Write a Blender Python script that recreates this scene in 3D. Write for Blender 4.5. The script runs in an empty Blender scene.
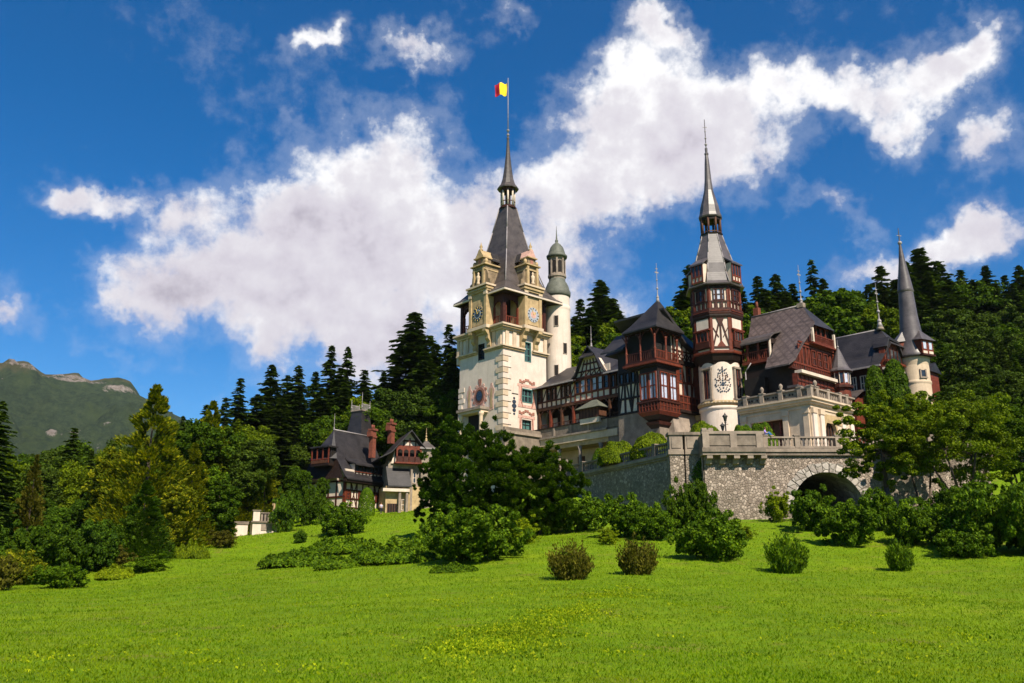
import bpy, bmesh, math, random
import numpy as np
from mathutils import Vector
rnd = random.Random(7); nr = np.random.default_rng(7)
R = math.radians
SC = bpy.context.scene; COL = SC.collection
# ---------------------------------------------------------------- camera, sky, sun
F = 900.0; PXC = 512.0; PYC = 341.5; PT = R(15.02); EYE = 1.6
cp, sp = math.cos(PT), math.sin(PT)
cam = bpy.data.cameras.new('camera'); camo = bpy.data.objects.new('camera', cam); COL.objects.link(camo)
camo.location = (0, 0, EYE); camo.rotation_euler = (R(90)+PT, 0, 0)
cam.sensor_width = 36; cam.lens = 36*F/1024; cam.clip_start = .1; cam.clip_end = 20000
SC.camera = camo
SUN_EL = 46; SX, SY = .43, -.903
sd = bpy.data.lights.new('sun', 'SUN'); so = bpy.data.objects.new('sun', sd); COL.objects.link(so)
sd.energy = 5.0; sd.angle = R(.55); sd.color = (1, .90, .74)
ce = math.cos(R(SUN_EL)); sv = Vector((SX*ce, SY*ce, math.sin(R(SUN_EL))))
so.rotation_euler = sv.to_track_quat('Z', 'Y').to_euler()
vs = SC.view_settings
try: SC.display_settings.display_device = 'sRGB'
except Exception: pass
vs.view_transform = 'Standard'; vs.look = 'None'; vs.gamma = 1; vs.exposure = .8; vs.use_curve_mapping = False
SC.cycles.max_bounces = 5; SC.cycles.transparent_max_bounces = 8

def ray(px, py):
    u = (px-PXC)/F; v = -(py-PYC)/F
    return np.array([u, cp-v*sp, sp+v*cp])
def at(px, py, Y):
    r = ray(px, py)*1.0; r = r*(Y/r[1]); r[2] += EYE; return r
def zrow(py, Y): return float(at(512, py, Y)[2])
def proj(p):
    x, y, z = p; z = z-EYE; d = y*cp+z*sp
    return PXC+F*x/d, PYC-F*(-y*sp+z*cp)/d

class NT:
    def __init__(s, nt): s.nt = nt; s.n = nt.nodes; s.l = nt.links
    def new(s, t, **k):
        n = s.n.new(t)
        for a, b in k.items(): setattr(n, a, b)
        return n
    def put(s, i, v):
        if isinstance(v, bpy.types.NodeSocket): s.l.new(v, i)
        elif v is not None: i.default_value = v
    def m(s, op, a, b=None, c=None, clamp=False):
        n = s.new('ShaderNodeMath', operation=op); n.use_clamp = clamp
        s.put(n.inputs[0], a); s.put(n.inputs[1], b)
        if c is not None: s.put(n.inputs[2], c)
        return n.outputs[0]
    def vm(s, op, a, b=None, o=0):
        n = s.new('ShaderNodeVectorMath', operation=op); s.put(n.inputs[0], a)
        if b is not None: s.put(n.inputs[1] if op != 'SCALE' else n.inputs['Scale'], b)
        return n.outputs[o]
    def noise(s, vec, scale, detail=4, rough=.55, dist=0, o=0, dim='3D'):
        n = s.new('ShaderNodeTexNoise'); n.noise_dimensions = dim
        s.put(n.inputs['Vector'], vec); s.put(n.inputs['Scale'], scale)
        n.inputs['Detail'].default_value = detail; n.inputs['Roughness'].default_value = rough
        n.inputs['Distortion'].default_value = dist
        return n.outputs[o]
    def mr(s, v, a, b, c=0., d=1., smooth=False):
        n = s.new('ShaderNodeMapRange'); n.interpolation_type = 'SMOOTHSTEP' if smooth else 'LINEAR'
        s.put(n.inputs[0], v)
        for i, q in zip((1, 2, 3, 4), (a, b, c, d)): s.put(n.inputs[i], q)
        return n.outputs[0]
    def mix(s, f, a, b, mode='MIX'):
        n = s.new('ShaderNodeMix', data_type='RGBA', blend_type=mode)
        s.put(n.inputs[0], f)
        for i, q in ((6, a), (7, b)):
            if isinstance(q, tuple) and len(q) == 3: q = (*q, 1)
            s.put(n.inputs[i], q)
        return n.outputs[2]
    def ramp(s, f, stops):
        n = s.new('ShaderNodeValToRGB'); s.put(n.inputs[0], f); e = n.color_ramp.elements
        while len(e) < len(stops): e.new(.5)
        for k, (p, c) in zip(e, stops): k.position = p; k.color = (*c, 1)
        return n.outputs[0]

# ---------------------------------------------------------------- world: Nishita sky with cumulus banks in the sky
w = bpy.data.worlds.new('World'); SC.world = w; w.use_nodes = True
N = NT(w.node_tree)
for n in list(N.n): N.n.remove(n)
sky = N.new('ShaderNodeTexSky', sky_type='NISHITA'); sky.sun_disc = False
sky.sun_elevation = R(SUN_EL); sky.sun_rotation = math.atan2(SX, SY)
sky.altitude = 900; sky.air_density = 1.0; sky.dust_density = .15; sky.ozone_density = 2.0
skyc = N.mix(1.0, sky.outputs[0], (.76, .87, 1.0), 'MULTIPLY')
hs = N.new('ShaderNodeHueSaturation'); hs.inputs['Saturation'].default_value = 1.32; hs.inputs['Value'].default_value = .95
N.put(hs.inputs['Color'], skyc); skyc = hs.outputs[0]
bg = N.new('ShaderNodeBackground'); N.put(bg.inputs[0], skyc); bg.inputs[1].default_value = .078
tc = N.new('ShaderNodeTexCoord'); D = tc.outputs['Generated']
wv = N.vm('SCALE', N.vm('SUBTRACT', N.noise(D, 7, 5, .62, o=1), (.5, .5, .5)), .17)
wv2 = N.vm('SCALE', N.vm('SUBTRACT', N.noise(D, 26, 5, .65, o=1), (.5, .5, .5)), .045)
Dw = N.vm('ADD', N.vm('ADD', D, wv), wv2)
sx = N.new('ShaderNodeSeparateXYZ'); N.put(sx.inputs[0], Dw)
yy = N.m('MAXIMUM', sx.outputs[1], .05)
X = N.m('DIVIDE', sx.outputs[0], yy); Z = N.m('DIVIDE', sx.outputs[2], yy)
BL = [(240,290,95,66,1.05,15),(330,250,115,105,1.25,0),(385,172,85,80,1.15,-20),(300,200,60,50,.8,0),(320,330,110,55,1.,0),(450,270,120,90,1.2,0),(560,200,95,62,1.1,-15),
      (620,115,85,62,1.1,0),(700,110,90,68,1.1,5),(655,40,50,42,.95,0),(640,160,90,45,.95,0),(745,150,70,36,.8,0),(790,75,62,48,.95,0),(865,95,75,48,1.,0),(930,70,70,48,1.,-15),(975,55,45,40,.85,0),(590,300,70,50,.6,0),
      (200,215,60,45,.75,-20),(80,178,56,22,.85,15),(120,195,50,20,.7,10),(165,290,60,42,.9,30),(310,45,44,20,.68,-45),(420,50,62,24,.72,15),(130,265,40,30,.6,20),(900,262,90,28,.9,-12),
      (985,240,80,28,.9,-8),(825,215,75,24,.6,10),(990,155,45,28,.6,-15),(30,310,40,18,.5,0),(300,122,30,12,.4,0),(500,22,28,14,.35,0),(120,345,60,16,.35,25)]
acc = None
for (px, py, rx, ry, wt, an) in BL:
    r = ray(px, py); x0, z0 = r[0]/r[1], r[2]/r[1]; k = 1.06/F
    ca, sa = math.cos(R(an)), math.sin(R(an))
    dx = N.m('SUBTRACT', X, float(x0)); dz = N.m('SUBTRACT', Z, float(z0))
    a = N.m('ADD', N.m('MULTIPLY', dx, ca/(rx*k)), N.m('MULTIPLY', dz, -sa/(rx*k)))
    b = N.m('ADD', N.m('MULTIPLY', dx, sa/(ry*k)), N.m('MULTIPLY', dz, ca/(ry*k)))
    q = N.m('ADD', N.m('MULTIPLY', a, a), N.m('MULTIPLY', b, b))
    g = N.m('MULTIPLY', N.m('EXPONENT', N.m('MULTIPLY', q, -1.0)), wt)
    acc = g if acc is None else N.m('MAXIMUM', N.m('ADD', N.m('MULTIPLY', N.m('ADD', acc, g), .62), 0.0), N.m('MAXIMUM', acc, g))
fb = N.noise(D, 8.5, 12, .66)
fb2 = N.noise(D, 30, 6, .65)
dens = N.m('ADD', N.m('ADD', acc, N.m('MULTIPLY', N.m('SUBTRACT', fb, .5), 1.7)), N.m('MULTIPLY', N.m('SUBTRACT', fb2, .5), .5))
front = N.mr(sx.outputs[1], .02, .15)
mask = N.m('MULTIPLY', N.m('MAXIMUM', N.mr(dens, .32, .84, smooth=True), N.m('MULTIPLY', N.mr(dens, .10, .5, smooth=True), .16)), front)
# cloud shading: billows lit from the sun's side, greyer where thick and low
off = N.vm('ADD', D, (.035, -.02, .04))
df = N.m('SUBTRACT', N.noise(D, 10, 7, .58), N.noise(off, 10, 7, .58))
df2 = N.m('SUBTRACT', N.noise(D, 34, 4, .55), N.noise(N.vm('ADD', D, (.01, -.006, .012)), 34, 4, .55))
broad = N.noise(N.vm('ADD', D, (3.1, .2, 1.7)), 5, 3, .5)
thick = N.mr(dens, .45, 1.6)
sep = N.new('ShaderNodeSeparateXYZ'); N.put(sep.inputs[0], D)
low = N.mr(sep.outputs[2], .50, .22)
sh = N.m('ADD', N.m('ADD', N.m('MULTIPLY', df, 1.15), N.m('MULTIPLY', df2, .65)), N.m('SUBTRACT', 1.10, N.m('ADD', N.m('MULTIPLY', thick, .52), N.m('ADD', N.m('MULTIPLY', low, .34), N.m('MULTIPLY', broad, .08)))))
cc = N.ramp(sh, [(0.15, (.44, .405, .475)), (.45, (.66, .62, .69)), (.78, (.78, .755, .80)), (1., (.98, .97, .98))])
bc = N.new('ShaderNodeBackground'); N.put(bc.inputs[0], cc); bc.inputs[1].default_value = .62
mx = N.new('ShaderNodeMixShader'); N.put(mx.inputs[0], mask); N.l.new(bg.outputs[0], mx.inputs[1]); N.l.new(bc.outputs[0], mx.inputs[2])
wo = N.new('ShaderNodeOutputWorld'); N.l.new(mx.outputs[0], wo.inputs[0])
w.cycles.sampling_method = 'MANUAL'; w.cycles.sample_map_resolution = 1024

# ---------------------------------------------------------------- materials
def base(name, rough=.8):
    m = bpy.data.materials.new(name); m.use_nodes = True; n = NT(m.node_tree)
    b = m.node_tree.nodes['Principled BSDF']; b.inputs['Roughness'].default_value = rough
    b.inputs['Specular IOR Level'].default_value = .25
    return m, n, b
def pos(n): return n.new('ShaderNodeNewGeometry').outputs['Position']
def bump(n, b, h, st=.5, d=.05):
    u = n.new('ShaderNodeBump'); u.inputs['Strength'].default_value = st; u.inputs['Distance'].default_value = d
    n.put(u.inputs['Height'], h); n.l.new(u.outputs[0], b.inputs['Normal'])
def plain(name, col, var=.25, sc=1.2, rough=.75, st=.3, streak=.0, stain=(.12, .10, .08)):
    """painted or plastered surface with weathering: soft mottling, fine grain and rain streaks"""
    m, n, b = base(name, rough); p = pos(n)
    f = n.noise(p, sc, 6, .65)
    c = n.mix(n.mr(f, .3, .7), tuple(x*(1-var) for x in col), tuple(min(1, x*(1+var*.6)) for x in col))
    g = n.noise(p, sc*9, 3, .6)
    c = n.mix(n.mr(g, .35, .8, 0, var*.6), c, tuple(x*.6 for x in col))
    if streak:
        mp = n.new('ShaderNodeMapping'); mp.inputs['Scale'].default_value = (2.2, 2.2, .22); n.put(mp.inputs[0], p)
        s = n.noise(mp.outputs[0], 1.3, 5, .7)
        c = n.mix(n.mr(s, .5, .78, 0, streak), c, stain)
    n.put(b.inputs['Base Color'], c); bump(n, b, g, st, .03)
    return m
def slate(name, col, lattice=False, A=None, var=.35, rough=.5):
    m, n, b = base(name, rough); p = pos(n); s = n.new('ShaderNodeSeparateXYZ'); n.put(s.inputs[0], p)
    rows = n.m('MULTIPLY', s.outputs[2], 3.4); fr = n.m('FRACT', rows)
    hx = n.m('ADD', s.outputs[0], n.m('MULTIPLY', s.outputs[1], .73))
    cell = n.new('ShaderNodeCombineXYZ'); n.put(cell.inputs[0], n.m('FLOOR', n.m('MULTIPLY', hx, 3.0))); n.put(cell.inputs[1], n.m('FLOOR', rows))
    wn = n.new('ShaderNodeTexWhiteNoise'); n.put(wn.inputs[0], cell.outputs[0])
    f = n.noise(p, .7, 6, .7)
    c = n.mix(wn.outputs[0], tuple(x*(1-var) for x in col), tuple(x*(1+var) for x in col))
    c = n.mix(n.mr(f, .35, .68, 0, .8), c, tuple(x*1.9+.012 for x in col)); c = n.mix(n.mr(n.noise(p, .25, 5, .7), .52, .7, 0, .6), c, tuple(x*.5 for x in col))
    c = n.mix(n.mr(fr, .0, .16, .55, 0.), c, (.008, .008, .009))
    if lattice:
        a = n.m('ADD', n.m('MULTIPLY', s.outputs[0], A[0]), n.m('MULTIPLY', s.outputs[1], A[1]))
        l = None
        for sg in (1, -1):
            q = n.m('FRACT', n.m('ADD', n.m('MULTIPLY', a, .85), n.m('MULTIPLY', s.outputs[2], sg*.85)))
            q = n.mr(n.m('ABSOLUTE', n.m('SUBTRACT', q, .5)), .10, .15, 1, 0)
            l = q if l is None else n.m('MAXIMUM', l, q)
        c = n.mix(n.m('MULTIPLY', l, .45), c, tuple(x*.40 for x in col))
    n.put(b.inputs['Base Color'], c); bump(n, b, fr, .35, .04); b.inputs['Specular IOR Level'].default_value = .45
    return m
def stonework(name, c1, c2, mort, sc=2.2, st=.9):
    m, n, b = base(name, .9); p = pos(n)
    v = n.new('ShaderNodeTexVoronoi', feature='DISTANCE_TO_EDGE'); n.put(v.inputs['Scale'], sc)
    v2 = n.new('ShaderNodeTexVoronoi', feature='F1'); n.put(v2.inputs['Scale'], sc)
    pp = n.vm('ADD', p, n.vm('SCALE', n.noise(p, 3, 3, o=1), .12)); n.put(v.inputs['Vector'], pp); n.put(v2.inputs['Vector'], pp)
    sc2 = n.new('ShaderNodeSeparateColor'); n.put(sc2.inputs[0], v2.outputs['Color'])
    c = n.mix(sc2.outputs[0], c1, c2)
    c = n.mix(n.mr(n.noise(p, 9, 4, .7), .4, .7, 0, .5), c, tuple(x*.45 for x in c1))
    c = n.mix(n.mr(sc2.outputs[1], .8, .95, 0, .8), c, tuple(min(1, x*1.35) for x in c2))
    c = n.mix(n.mr(v.outputs[0], .02, .07, .9, 0), c, mort)
    c = n.mix(n.mr(n.noise(p, .35, 4, .6), .45, .75, 0, .5), c, (.09, .085, .06))
    n.put(b.inputs['Base Color'], c); bump(n, b, n.mr(v.outputs[0], 0, .12), st, .12)
    return m
def glass(name, col=(.02, .025, .03), rough=.08):
    m, n, b = base(name, rough); f = n.noise(pos(n), 1.5, 2)
    n.put(b.inputs['Base Color'], n.mix(f, tuple(x*.4 for x in col), tuple(x*1.6 for x in col)))
    b.inputs['Specular IOR Level'].default_value = .6
    return m
def leafmat(name, c1, c2, c3=None, trans=.3, hv=.5):
    m, n, b = base(name, .65); b.inputs['Specular IOR Level'].default_value = .08; g = n.new('ShaderNodeNewGeometry'); oi = n.new('ShaderNodeObjectInfo')
    r = g.outputs['Random Per Island']
    c = n.ramp(r, [(0, c1), (.55, c2), (1, c3 or tuple(x*1.4 for x in c2))])
    tw = n.noise(g.outputs['Position'], .35, 3, .6)
    c = n.mix(n.mr(tw, .35, .68, 0, .5), c, tuple(x*.55 for x in c1))
    o = oi.outputs['Random']
    c = n.mix(n.m('MULTIPLY', o, hv), c, n.mix(1., c, (.62, .70, .8), 'MULTIPLY'))
    if name == 'grass_blades':     # drier and lusher patches across the meadow
        pq = n.vm('MULTIPLY', g.outputs['Position'], (1., 1., 0.))
        c = n.mix(n.mr(n.noise(pq, .16, 6, .7), .45, .68, 0, .6), c, (.17, .215, .006)); c = n.mix(n.mr(n.noise(n.vm('ADD', pq, (9, 40, 0)), .45, 6, .75), .52, .68, 0, .6), c, (.045, .11, .003))
        c = n.mix(n.mr(n.noise(n.vm('ADD', pq, (50, 3, 0)), .7, 6, .75), .62, .72, 0, .75), c, (.19, .15, .04))
    c = n.mix(1., c, (1.42, 1.30, .8), 'MULTIPLY'); n.put(b.inputs['Base Color'], c)
    t = n.new('ShaderNodeBsdfTranslucent'); n.put(t.inputs[0], n.mix(1., c, (1.3, 1.35, .6), 'MULTIPLY'))
    ms = n.new('ShaderNodeMixShader'); ms.inputs[0].default_value = trans
    n.l.new(b.outputs[0], ms.inputs[1]); n.l.new(t.outputs[0], ms.inputs[2])
    n.l.new(ms.outputs[0], m.node_tree.nodes['Material Output'].inputs[0])
    return m
TH = R(42); AA = math.atan2(-math.cos(TH), math.sin(TH)); AB = AA+R(90)
Av = (math.cos(AA), math.sin(AA)); Bv = (math.cos(AB), math.sin(AB))
M = dict(
 white=plain('white_plaster', (.61, .51, .43), .16, .5, .85, .2, .62, (.42, .33, .26)),
 sandst=plain('weathered_sandstone', (.235, .17, .105), .5, 1.6, .9, .5, .6, (.10, .08, .06)),
 cream=plain('cream_render', (.54, .42, .30), .24, .6, .85, .25, .5, (.30, .22, .14)),
 ochre=plain('ochre_stone', (.42, .30, .16), .36, 1.2, .85, .5, .45, (.16, .12, .07)),
 panel=plain('timber_infill_plaster', (.58, .48, .39), .25, .8, .85, .2, .3, (.3, .22, .18)),
 pinkp=plain('faded_fresco', (.55, .33, .27), .35, 2.2, .85, .2),
 fresco=plain('painted_fresco', (.34, .15, .11), .5, 3., .85, .2),
 greystone=plain('weathered_ashlar', (.20, .16, .125), .45, .9, .9, .6, .6, (.08, .075, .065)),
 palestone=plain('pale_ashlar', (.27, .215, .17), .42, .9, .9, .5, .5, (.13, .12, .10)),
 red=plain('oxblood_timber', (.050, .013, .007), .55, 2.5, .6, .4, .3, (.05, .01, .01)),  # timber red, darkened so its shaded tone sits in the colour
 redl=plain('red_timber', (.135, .028, .013), .5, 2.5, .6, .4, .2, (.08, .02, .015)),  # same timber, with its orange sunlit tone put into the colour
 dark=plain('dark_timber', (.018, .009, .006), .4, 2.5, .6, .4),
 black=plain('shade_black', (.012, .009, .008), .3, 2, .8, .2),  # near-black colour standing in for shade inside openings and recesses
 brown=plain('brown_timber', (.085, .035, .018), .4, 2.5, .65, .4),
 roofb=slate('dark_slate', (.014, .0115, .012), rough=.5), roofg=slate('grey_brown_slate', (.046, .036, .033), rough=.5),
 roofl=slate('lattice_slate', (.072, .052, .048), True, Av), roofz=slate('zinc_shingle', (.060, .050, .051), rough=.4, var=.2),
 metal=plain('weathered_zinc', (.28, .25, .25), .3, 1.5, .4, .3, .4, (.08, .07, .07)),
 copper=plain('verdigris_copper', (.11, .115, .092), .38, 1.6, .6, .4, .5, (.05, .06, .05)),
 stone=stonework('rubble_stone', (.20, .155, .12), (.37, .30, .245), (.16, .125, .10), 3.5, .7),
 arch=stonework('voussoir_stone', (.30, .26, .23), (.42, .38, .34), (.2, .18, .15), 1.2, .5),
 glass=glass('window_glass'), teal=plain('teal_shutter', (.07, .16, .15), .3, 3, .5),
 curtain=plain('pale_curtain', (.42, .46, .58), .35, 4, .6), brick=plain('red_brick', (.17, .05, .03), .4, 3., .85, .5),
 iron=plain('black_iron', (.02, .02, .02), .2, 4, .5), clockf=plain('clock_face', (.34, .36, .40), .3, 3, .6),
 navy=plain('dark_clock_ring', (.03, .045, .07), .3, 4, .5), gold=plain('gilding', (.60, .42, .12), .3, 4, .4),
 bark=plain('bark', (.075, .055, .04), .4, 3, .9, .8), paving=plain('terrace_paving', (.36, .33, .29), .3, 1.0, .9),
 sign=plain('white_painted_board', (.8, .8, .78), .05, 3, .6),
)
# ---------------------------------------------------------------- mesh builder and object tree
class Fr:
    """plan frame: s along d, n along the outward normal, z up"""
    def __init__(s, o, ang, nang=None):
        s.o = (float(o[0]), float(o[1])); s.d = (math.cos(ang), math.sin(ang)); na = ang-R(90) if nang is None else nang
        s.n = (math.cos(na), math.sin(na)); s.ang = ang
    def p(s, a, n, z): return (s.o[0]+a*s.d[0]+n*s.n[0], s.o[1]+a*s.d[1]+n*s.n[1], z)
    def hit(s, px, py, n=0):
        r = ray(px, py); ox = s.o[0]+n*s.n[0]; oy = s.o[1]+n*s.n[1]
        t, a = np.linalg.solve(np.array([[r[0], -s.d[0]], [r[1], -s.d[1]]]), np.array([ox, oy]))
        return float(a), float(EYE+t*r[2])
    def sh(s, a, n=0): q = s.p(a, n, 0); f = Fr(q, s.ang); f.n = s.n; return f
class MB:
    def __init__(s): s.v = []; s.f = []; s.m = []; s.ms = []; s.sm = []
    def mi(s, m):
        m = M[m] if isinstance(m, str) else m
        if m not in s.ms: s.ms.append(m)
        return s.ms.index(m)
    def add(s, vs, fs, m, sm=False):
        o = len(s.v); k = s.mi(m); s.v += [tuple(map(float, v)) for v in vs]
        for f in fs: s.f.append([i+o for i in f]); s.m.append(k); s.sm.append(sm)
        return s
    def box(s, F_, a0, a1, n0, n1, z0, z1, m):
        v = [F_.p(a, n, z) for z in (z0, z1) for a, n in ((a0, n0), (a1, n0), (a1, n1), (a0, n1))]
        return s.add(v, [(0, 3, 2, 1), (4, 5, 6, 7), (0, 1, 5, 4), (1, 2, 6, 5), (2, 3, 7, 6), (3, 0, 4, 7)], m)
    def prism(s, F_, poly, n0, n1, m):
        k = len(poly); v = [F_.p(a, n0, z) for a, z in poly]+[F_.p(a, n1, z) for a, z in poly]
        return s.add(v, [tuple(range(k)), tuple(range(2*k-1, k-1, -1))]+[(i, i+k, (i+1) % k+k, (i+1) % k) for i in range(k)], m)
    def bar(s, F_, p0, p1, wd, n0, n1, m):
        dx, dz = p1[0]-p0[0], p1[1]-p0[1]; l = math.hypot(dx, dz) or 1; ox, oz = -dz/l*wd/2, dx/l*wd/2
        return s.prism(F_, [(p0[0]+ox, p0[1]+oz), (p1[0]+ox, p1[1]+oz), (p1[0]-ox, p1[1]-oz), (p0[0]-ox, p0[1]-oz)], n0, n1, m)
    def plan(s, poly, z0, z1, m, top=None):
        k = len(poly); v = [(x, y, z0) for x, y in poly]+[(x, y, z1) for x, y in (top or poly)]
        return s.add(v, [tuple(range(k-1, -1, -1)), tuple(range(k, 2*k))]+[(i, (i+1) % k, (i+1) % k+k, i+k) for i in range(k)], m)
    def lathe(s, cx, cy, prof, seg, m, sm=True, a0=0., cap=True):
        v = []; f = []
        if sm:      # keep the shading crisp at the ends of long straight runs
            q = [prof[0]]
            for (r0, z0), (r1, z1) in zip(prof, prof[1:]):
                if abs(z1-z0) > 1.0: e = .03/abs(z1-z0); q += [(r0+(r1-r0)*e, z0+(z1-z0)*e), (r1-(r1-r0)*e, z1-(z1-z0)*e)]
                q.append((r1, z1))
            prof = q
        for r, z in prof:
            for i in range(seg):
                a = a0+2*math.pi*i/seg; v.append((cx+r*math.cos(a), cy+r*math.sin(a), z))
        for j in range(len(prof)-1):
            for i in range(seg):
                k = (i+1) % seg; f.append((j*seg+i, j*seg+k, (j+1)*seg+k, (j+1)*seg+i))
        if cap: f.append(tuple(range(seg-1, -1, -1))); f.append(tuple((len(prof)-1)*seg+i for i in range(seg)))
        return s.add(v, f, m, sm)
    def tube(s, p0, p1, r0, r1=None, seg=8, m='iron', sm=True):
        r1 = r0 if r1 is None else r1; a = Vector(p0); b = Vector(p1); d = (b-a).normalized()
        u = d.orthogonal().normalized(); w_ = d.cross(u); v = []
        for c, r in ((a, r0), (b, r1)):
            for i in range(seg):
                t = 2*math.pi*i/seg; v.append(tuple(c+u*(r*math.cos(t))+w_*(r*math.sin(t))))
        return s.add(v, [(i, (i+1) % seg, (i+1) % seg+seg, i+seg) for i in range(seg)]+[tuple(range(seg-1, -1, -1)), tuple(range(seg, 2*seg))], m, sm)
    def ball(s, c, r, m='ochre', sz=1., seg=10):
        return s.lathe(c[0], c[1], [(max(.01, r*math.sin(math.pi*t/6)), c[2]-r*sz*math.cos(math.pi*t/6)) for t in range(7)], seg, m)
    def wall(s, F_, a0, a1, z0, z1, ops, m, n=0., dp=.35, mr_=None):
        xs = sorted({a0, a1, *[q for o in ops for q in o[:2]]}); zs = sorted({z0, z1, *[q for o in ops for q in o[2:4]]})
        for i in range(len(xs)-1):
            for j in range(len(zs)-1):
                cx, cz = (xs[i]+xs[i+1])/2, (zs[j]+zs[j+1])/2
                if any(o[0] < cx < o[1] and o[2] < cz < o[3] for o in ops): continue
                s.add([F_.p(xs[i], n, zs[j]), F_.p(xs[i+1], n, zs[j]), F_.p(xs[i+1], n, zs[j+1]), F_.p(xs[i], n, zs[j+1])], [(0, 1, 2, 3)], m)
        for o in ops:
            c = [(o[0], o[2]), (o[1], o[2]), (o[1], o[3]), (o[0], o[3])]
            for k in range(4):
                p, q = c[k], c[(k+1) % 4]
                s.add([F_.p(p[0], n, p[1]), F_.p(q[0], n, q[1]), F_.p(q[0], n-dp, q[1]), F_.p(p[0], n-dp, p[1])], [(0, 1, 2, 3)], mr_ or m)
        return s
WL = {}
def build(mb, name, parent=None, origin=None, recalc=True):
    o3 = np.array(WL[parent.name] if parent is not None else (origin if origin is not None else (0, 0, 0)), float)
    me = bpy.data.meshes.new(name); V = [(v[0]-o3[0], v[1]-o3[1], v[2]-o3[2]) for v in mb.v]
    me.from_pydata(V, [], mb.f)
    for m in mb.ms: me.materials.append(m)
    me.polygons.foreach_set('material_index', mb.m); me.polygons.foreach_set('use_smooth', mb.sm)
    if recalc:
        b = bmesh.new(); b.from_mesh(me); bmesh.ops.recalc_face_normals(b, faces=b.faces); b.to_mesh(me); b.free()
    me.update()
    ob = bpy.data.objects.new(name, me); COL.objects.link(ob)
    if parent is not None: ob.parent = parent
    else: ob.location = tuple(o3)
    WL[ob.name] = tuple(o3); return ob
def tag(o, label=None, cat=None, group=None, kind=None):
    for k, v in (('label', label), ('category', cat), ('group', group), ('kind', kind)):
        if v: o[k] = v
    return o
def thing(name, loc, label, cat, group=None):
    o = bpy.data.objects.new(name, None); COL.objects.link(o); o.location = tuple(map(float, loc)); o.empty_display_size = .5
    WL[o.name] = tuple(map(float, loc)); return tag(o, label, cat, group)
def window(F_, a0, a1, z0, z1, n, parent, fm='dark', gm='glass', nx=2, nz=2, fw=.13, name='window', inset=.28, pr=.05, arch=False):
    b = MB(); g = n-inset
    b.box(F_, a0, a1, g-.05, g, z0, z1, gm)
    for i in range(nx+1):
        c = a0+(a1-a0)*i/nx; hw = fw/2 if 0 < i < nx else fw
        b.box(F_, max(a0, c-hw), min(a1, c+hw), g+.004, n+pr if i in (0, nx) else g+.09, z0, z1, fm)
    for j in range(nz+1):
        c = z0+(z1-z0)*j/nz; hw = fw/2 if 0 < j < nz else fw
        b.box(F_, a0+fw, a1-fw, g+.006, n+pr-.01 if j in (0, nz) else g+.08, max(z0, c-hw), min(z1, c+hw), fm)
    return build(b, name, parent)
def opening(F_, px0, px1, py0, py1, n=0):
    """measures a rectangle on a wall plane"""
    mx_, my_ = (px0+px1)/2, (py0+py1)/2
    a0 = F_.hit(px0, my_, n)[0]; a1 = F_.hit(px1, my_, n)[0]
    z1 = F_.hit(mx_, py0, n)[1]; z0 = F_.hit(mx_, py1, n)[1]
    return min(a0, a1), max(a0, a1), z0, z1
def timber(b, F_, a0, a1, z0, z1, nb, n=0, m='red', t=.16, rails=(0, 1), brace='', wd=.22, pr=.10):
    w_ = (a1-a0)/nb; sg = 1
    for i in range(nb+1):
        c = a0+w_*i; b.box(F_, c-wd/2, c+wd/2, n, n+pr, z0, z1, m)
    for r_ in rails:
        zc = z0+(z1-z0)*r_; b.box(F_, a0-wd/2, a1+wd/2, n+.003, n+pr+.03, zc-wd/2, zc+wd/2, m)
    for i in range(nb):
        x0 = a0+w_*i; k = brace[i % len(brace)] if brace else ' '
        if k in '/X': b.bar(F_, (x0, z0), (x0+w_, z1), t, n+.002, n+pr-.02, m)
        if k in '\\X': b.bar(F_, (x0, z1), (x0+w_, z0), t, n+.001, n+pr-.03, m)
        if k == 'A': b.bar(F_, (x0+w_*.1, z0), (x0+w_*.5, z1), t, n+.002, n+pr-.02, m); b.bar(F_, (x0+w_*.9, z0), (x0+w_*.5, z1), t, n+.001, n+pr-.03, m)
def railing(b, F_, a0, a1, z0, z1, n, m='redl', step=.35, th=.1):
    b.box(F_, a0, a1, n-th/2, n+th/2, z1-.12, z1, m); b.box(F_, a0, a1, n-th/2+.01, n+th/2-.01, z0, z0+.1, m)
    k = max(2, int((a1-a0)/step))
    for i in range(k+1):
        c = a0+(a1-a0)*i/k; b.box(F_, c-.05, c+.05, n-.03, n+.03, z0+.1, z1-.12, m)
def finial(b, x, y, z0, z1, m='metal', r=.16, k=3, cross=False):
    h = z1-z0; b.lathe(x, y, [(r*1.6, z0-.1), (r, z0+h*.06), (r*.35, z0+h*.2), (.05, z0+h*.5), (.03, z1)], 8, m)
    for i in range(k): b.ball((x, y, z0+h*(.12+.22*i)), r*(1.05-.22*i), m, seg=8)
    if cross:
        f = Fr((x, y), R(30)); b.box(f, -.32, .32, -.03, .03, z0+h*.74, z0+h*.77, m); b.box(f, -.2, .2, -.03, .03, z0+h*.84, z0+h*.86, m)
def roofquad(b, F_, prof, a0, a1, m, th=.22):
    """roof sheet: profile (n, z) points swept along s with real thickness"""
    for (n0, z0), (n1, z1) in zip(prof, prof[1:]):
        v = [F_.p(a, n_, z) for z_ in (0, -th) for a, n_, z in ((a0, n0, z0+z_), (a1, n0, z0+z_), (a1, n1, z1+z_), (a0, n1, z1+z_))]
        b.add(v, [(0, 1, 2, 3), (7, 6, 5, 4), (0, 4, 5, 1), (1, 5, 6, 2), (2, 6, 7, 3), (3, 7, 4, 0)], m)
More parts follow.
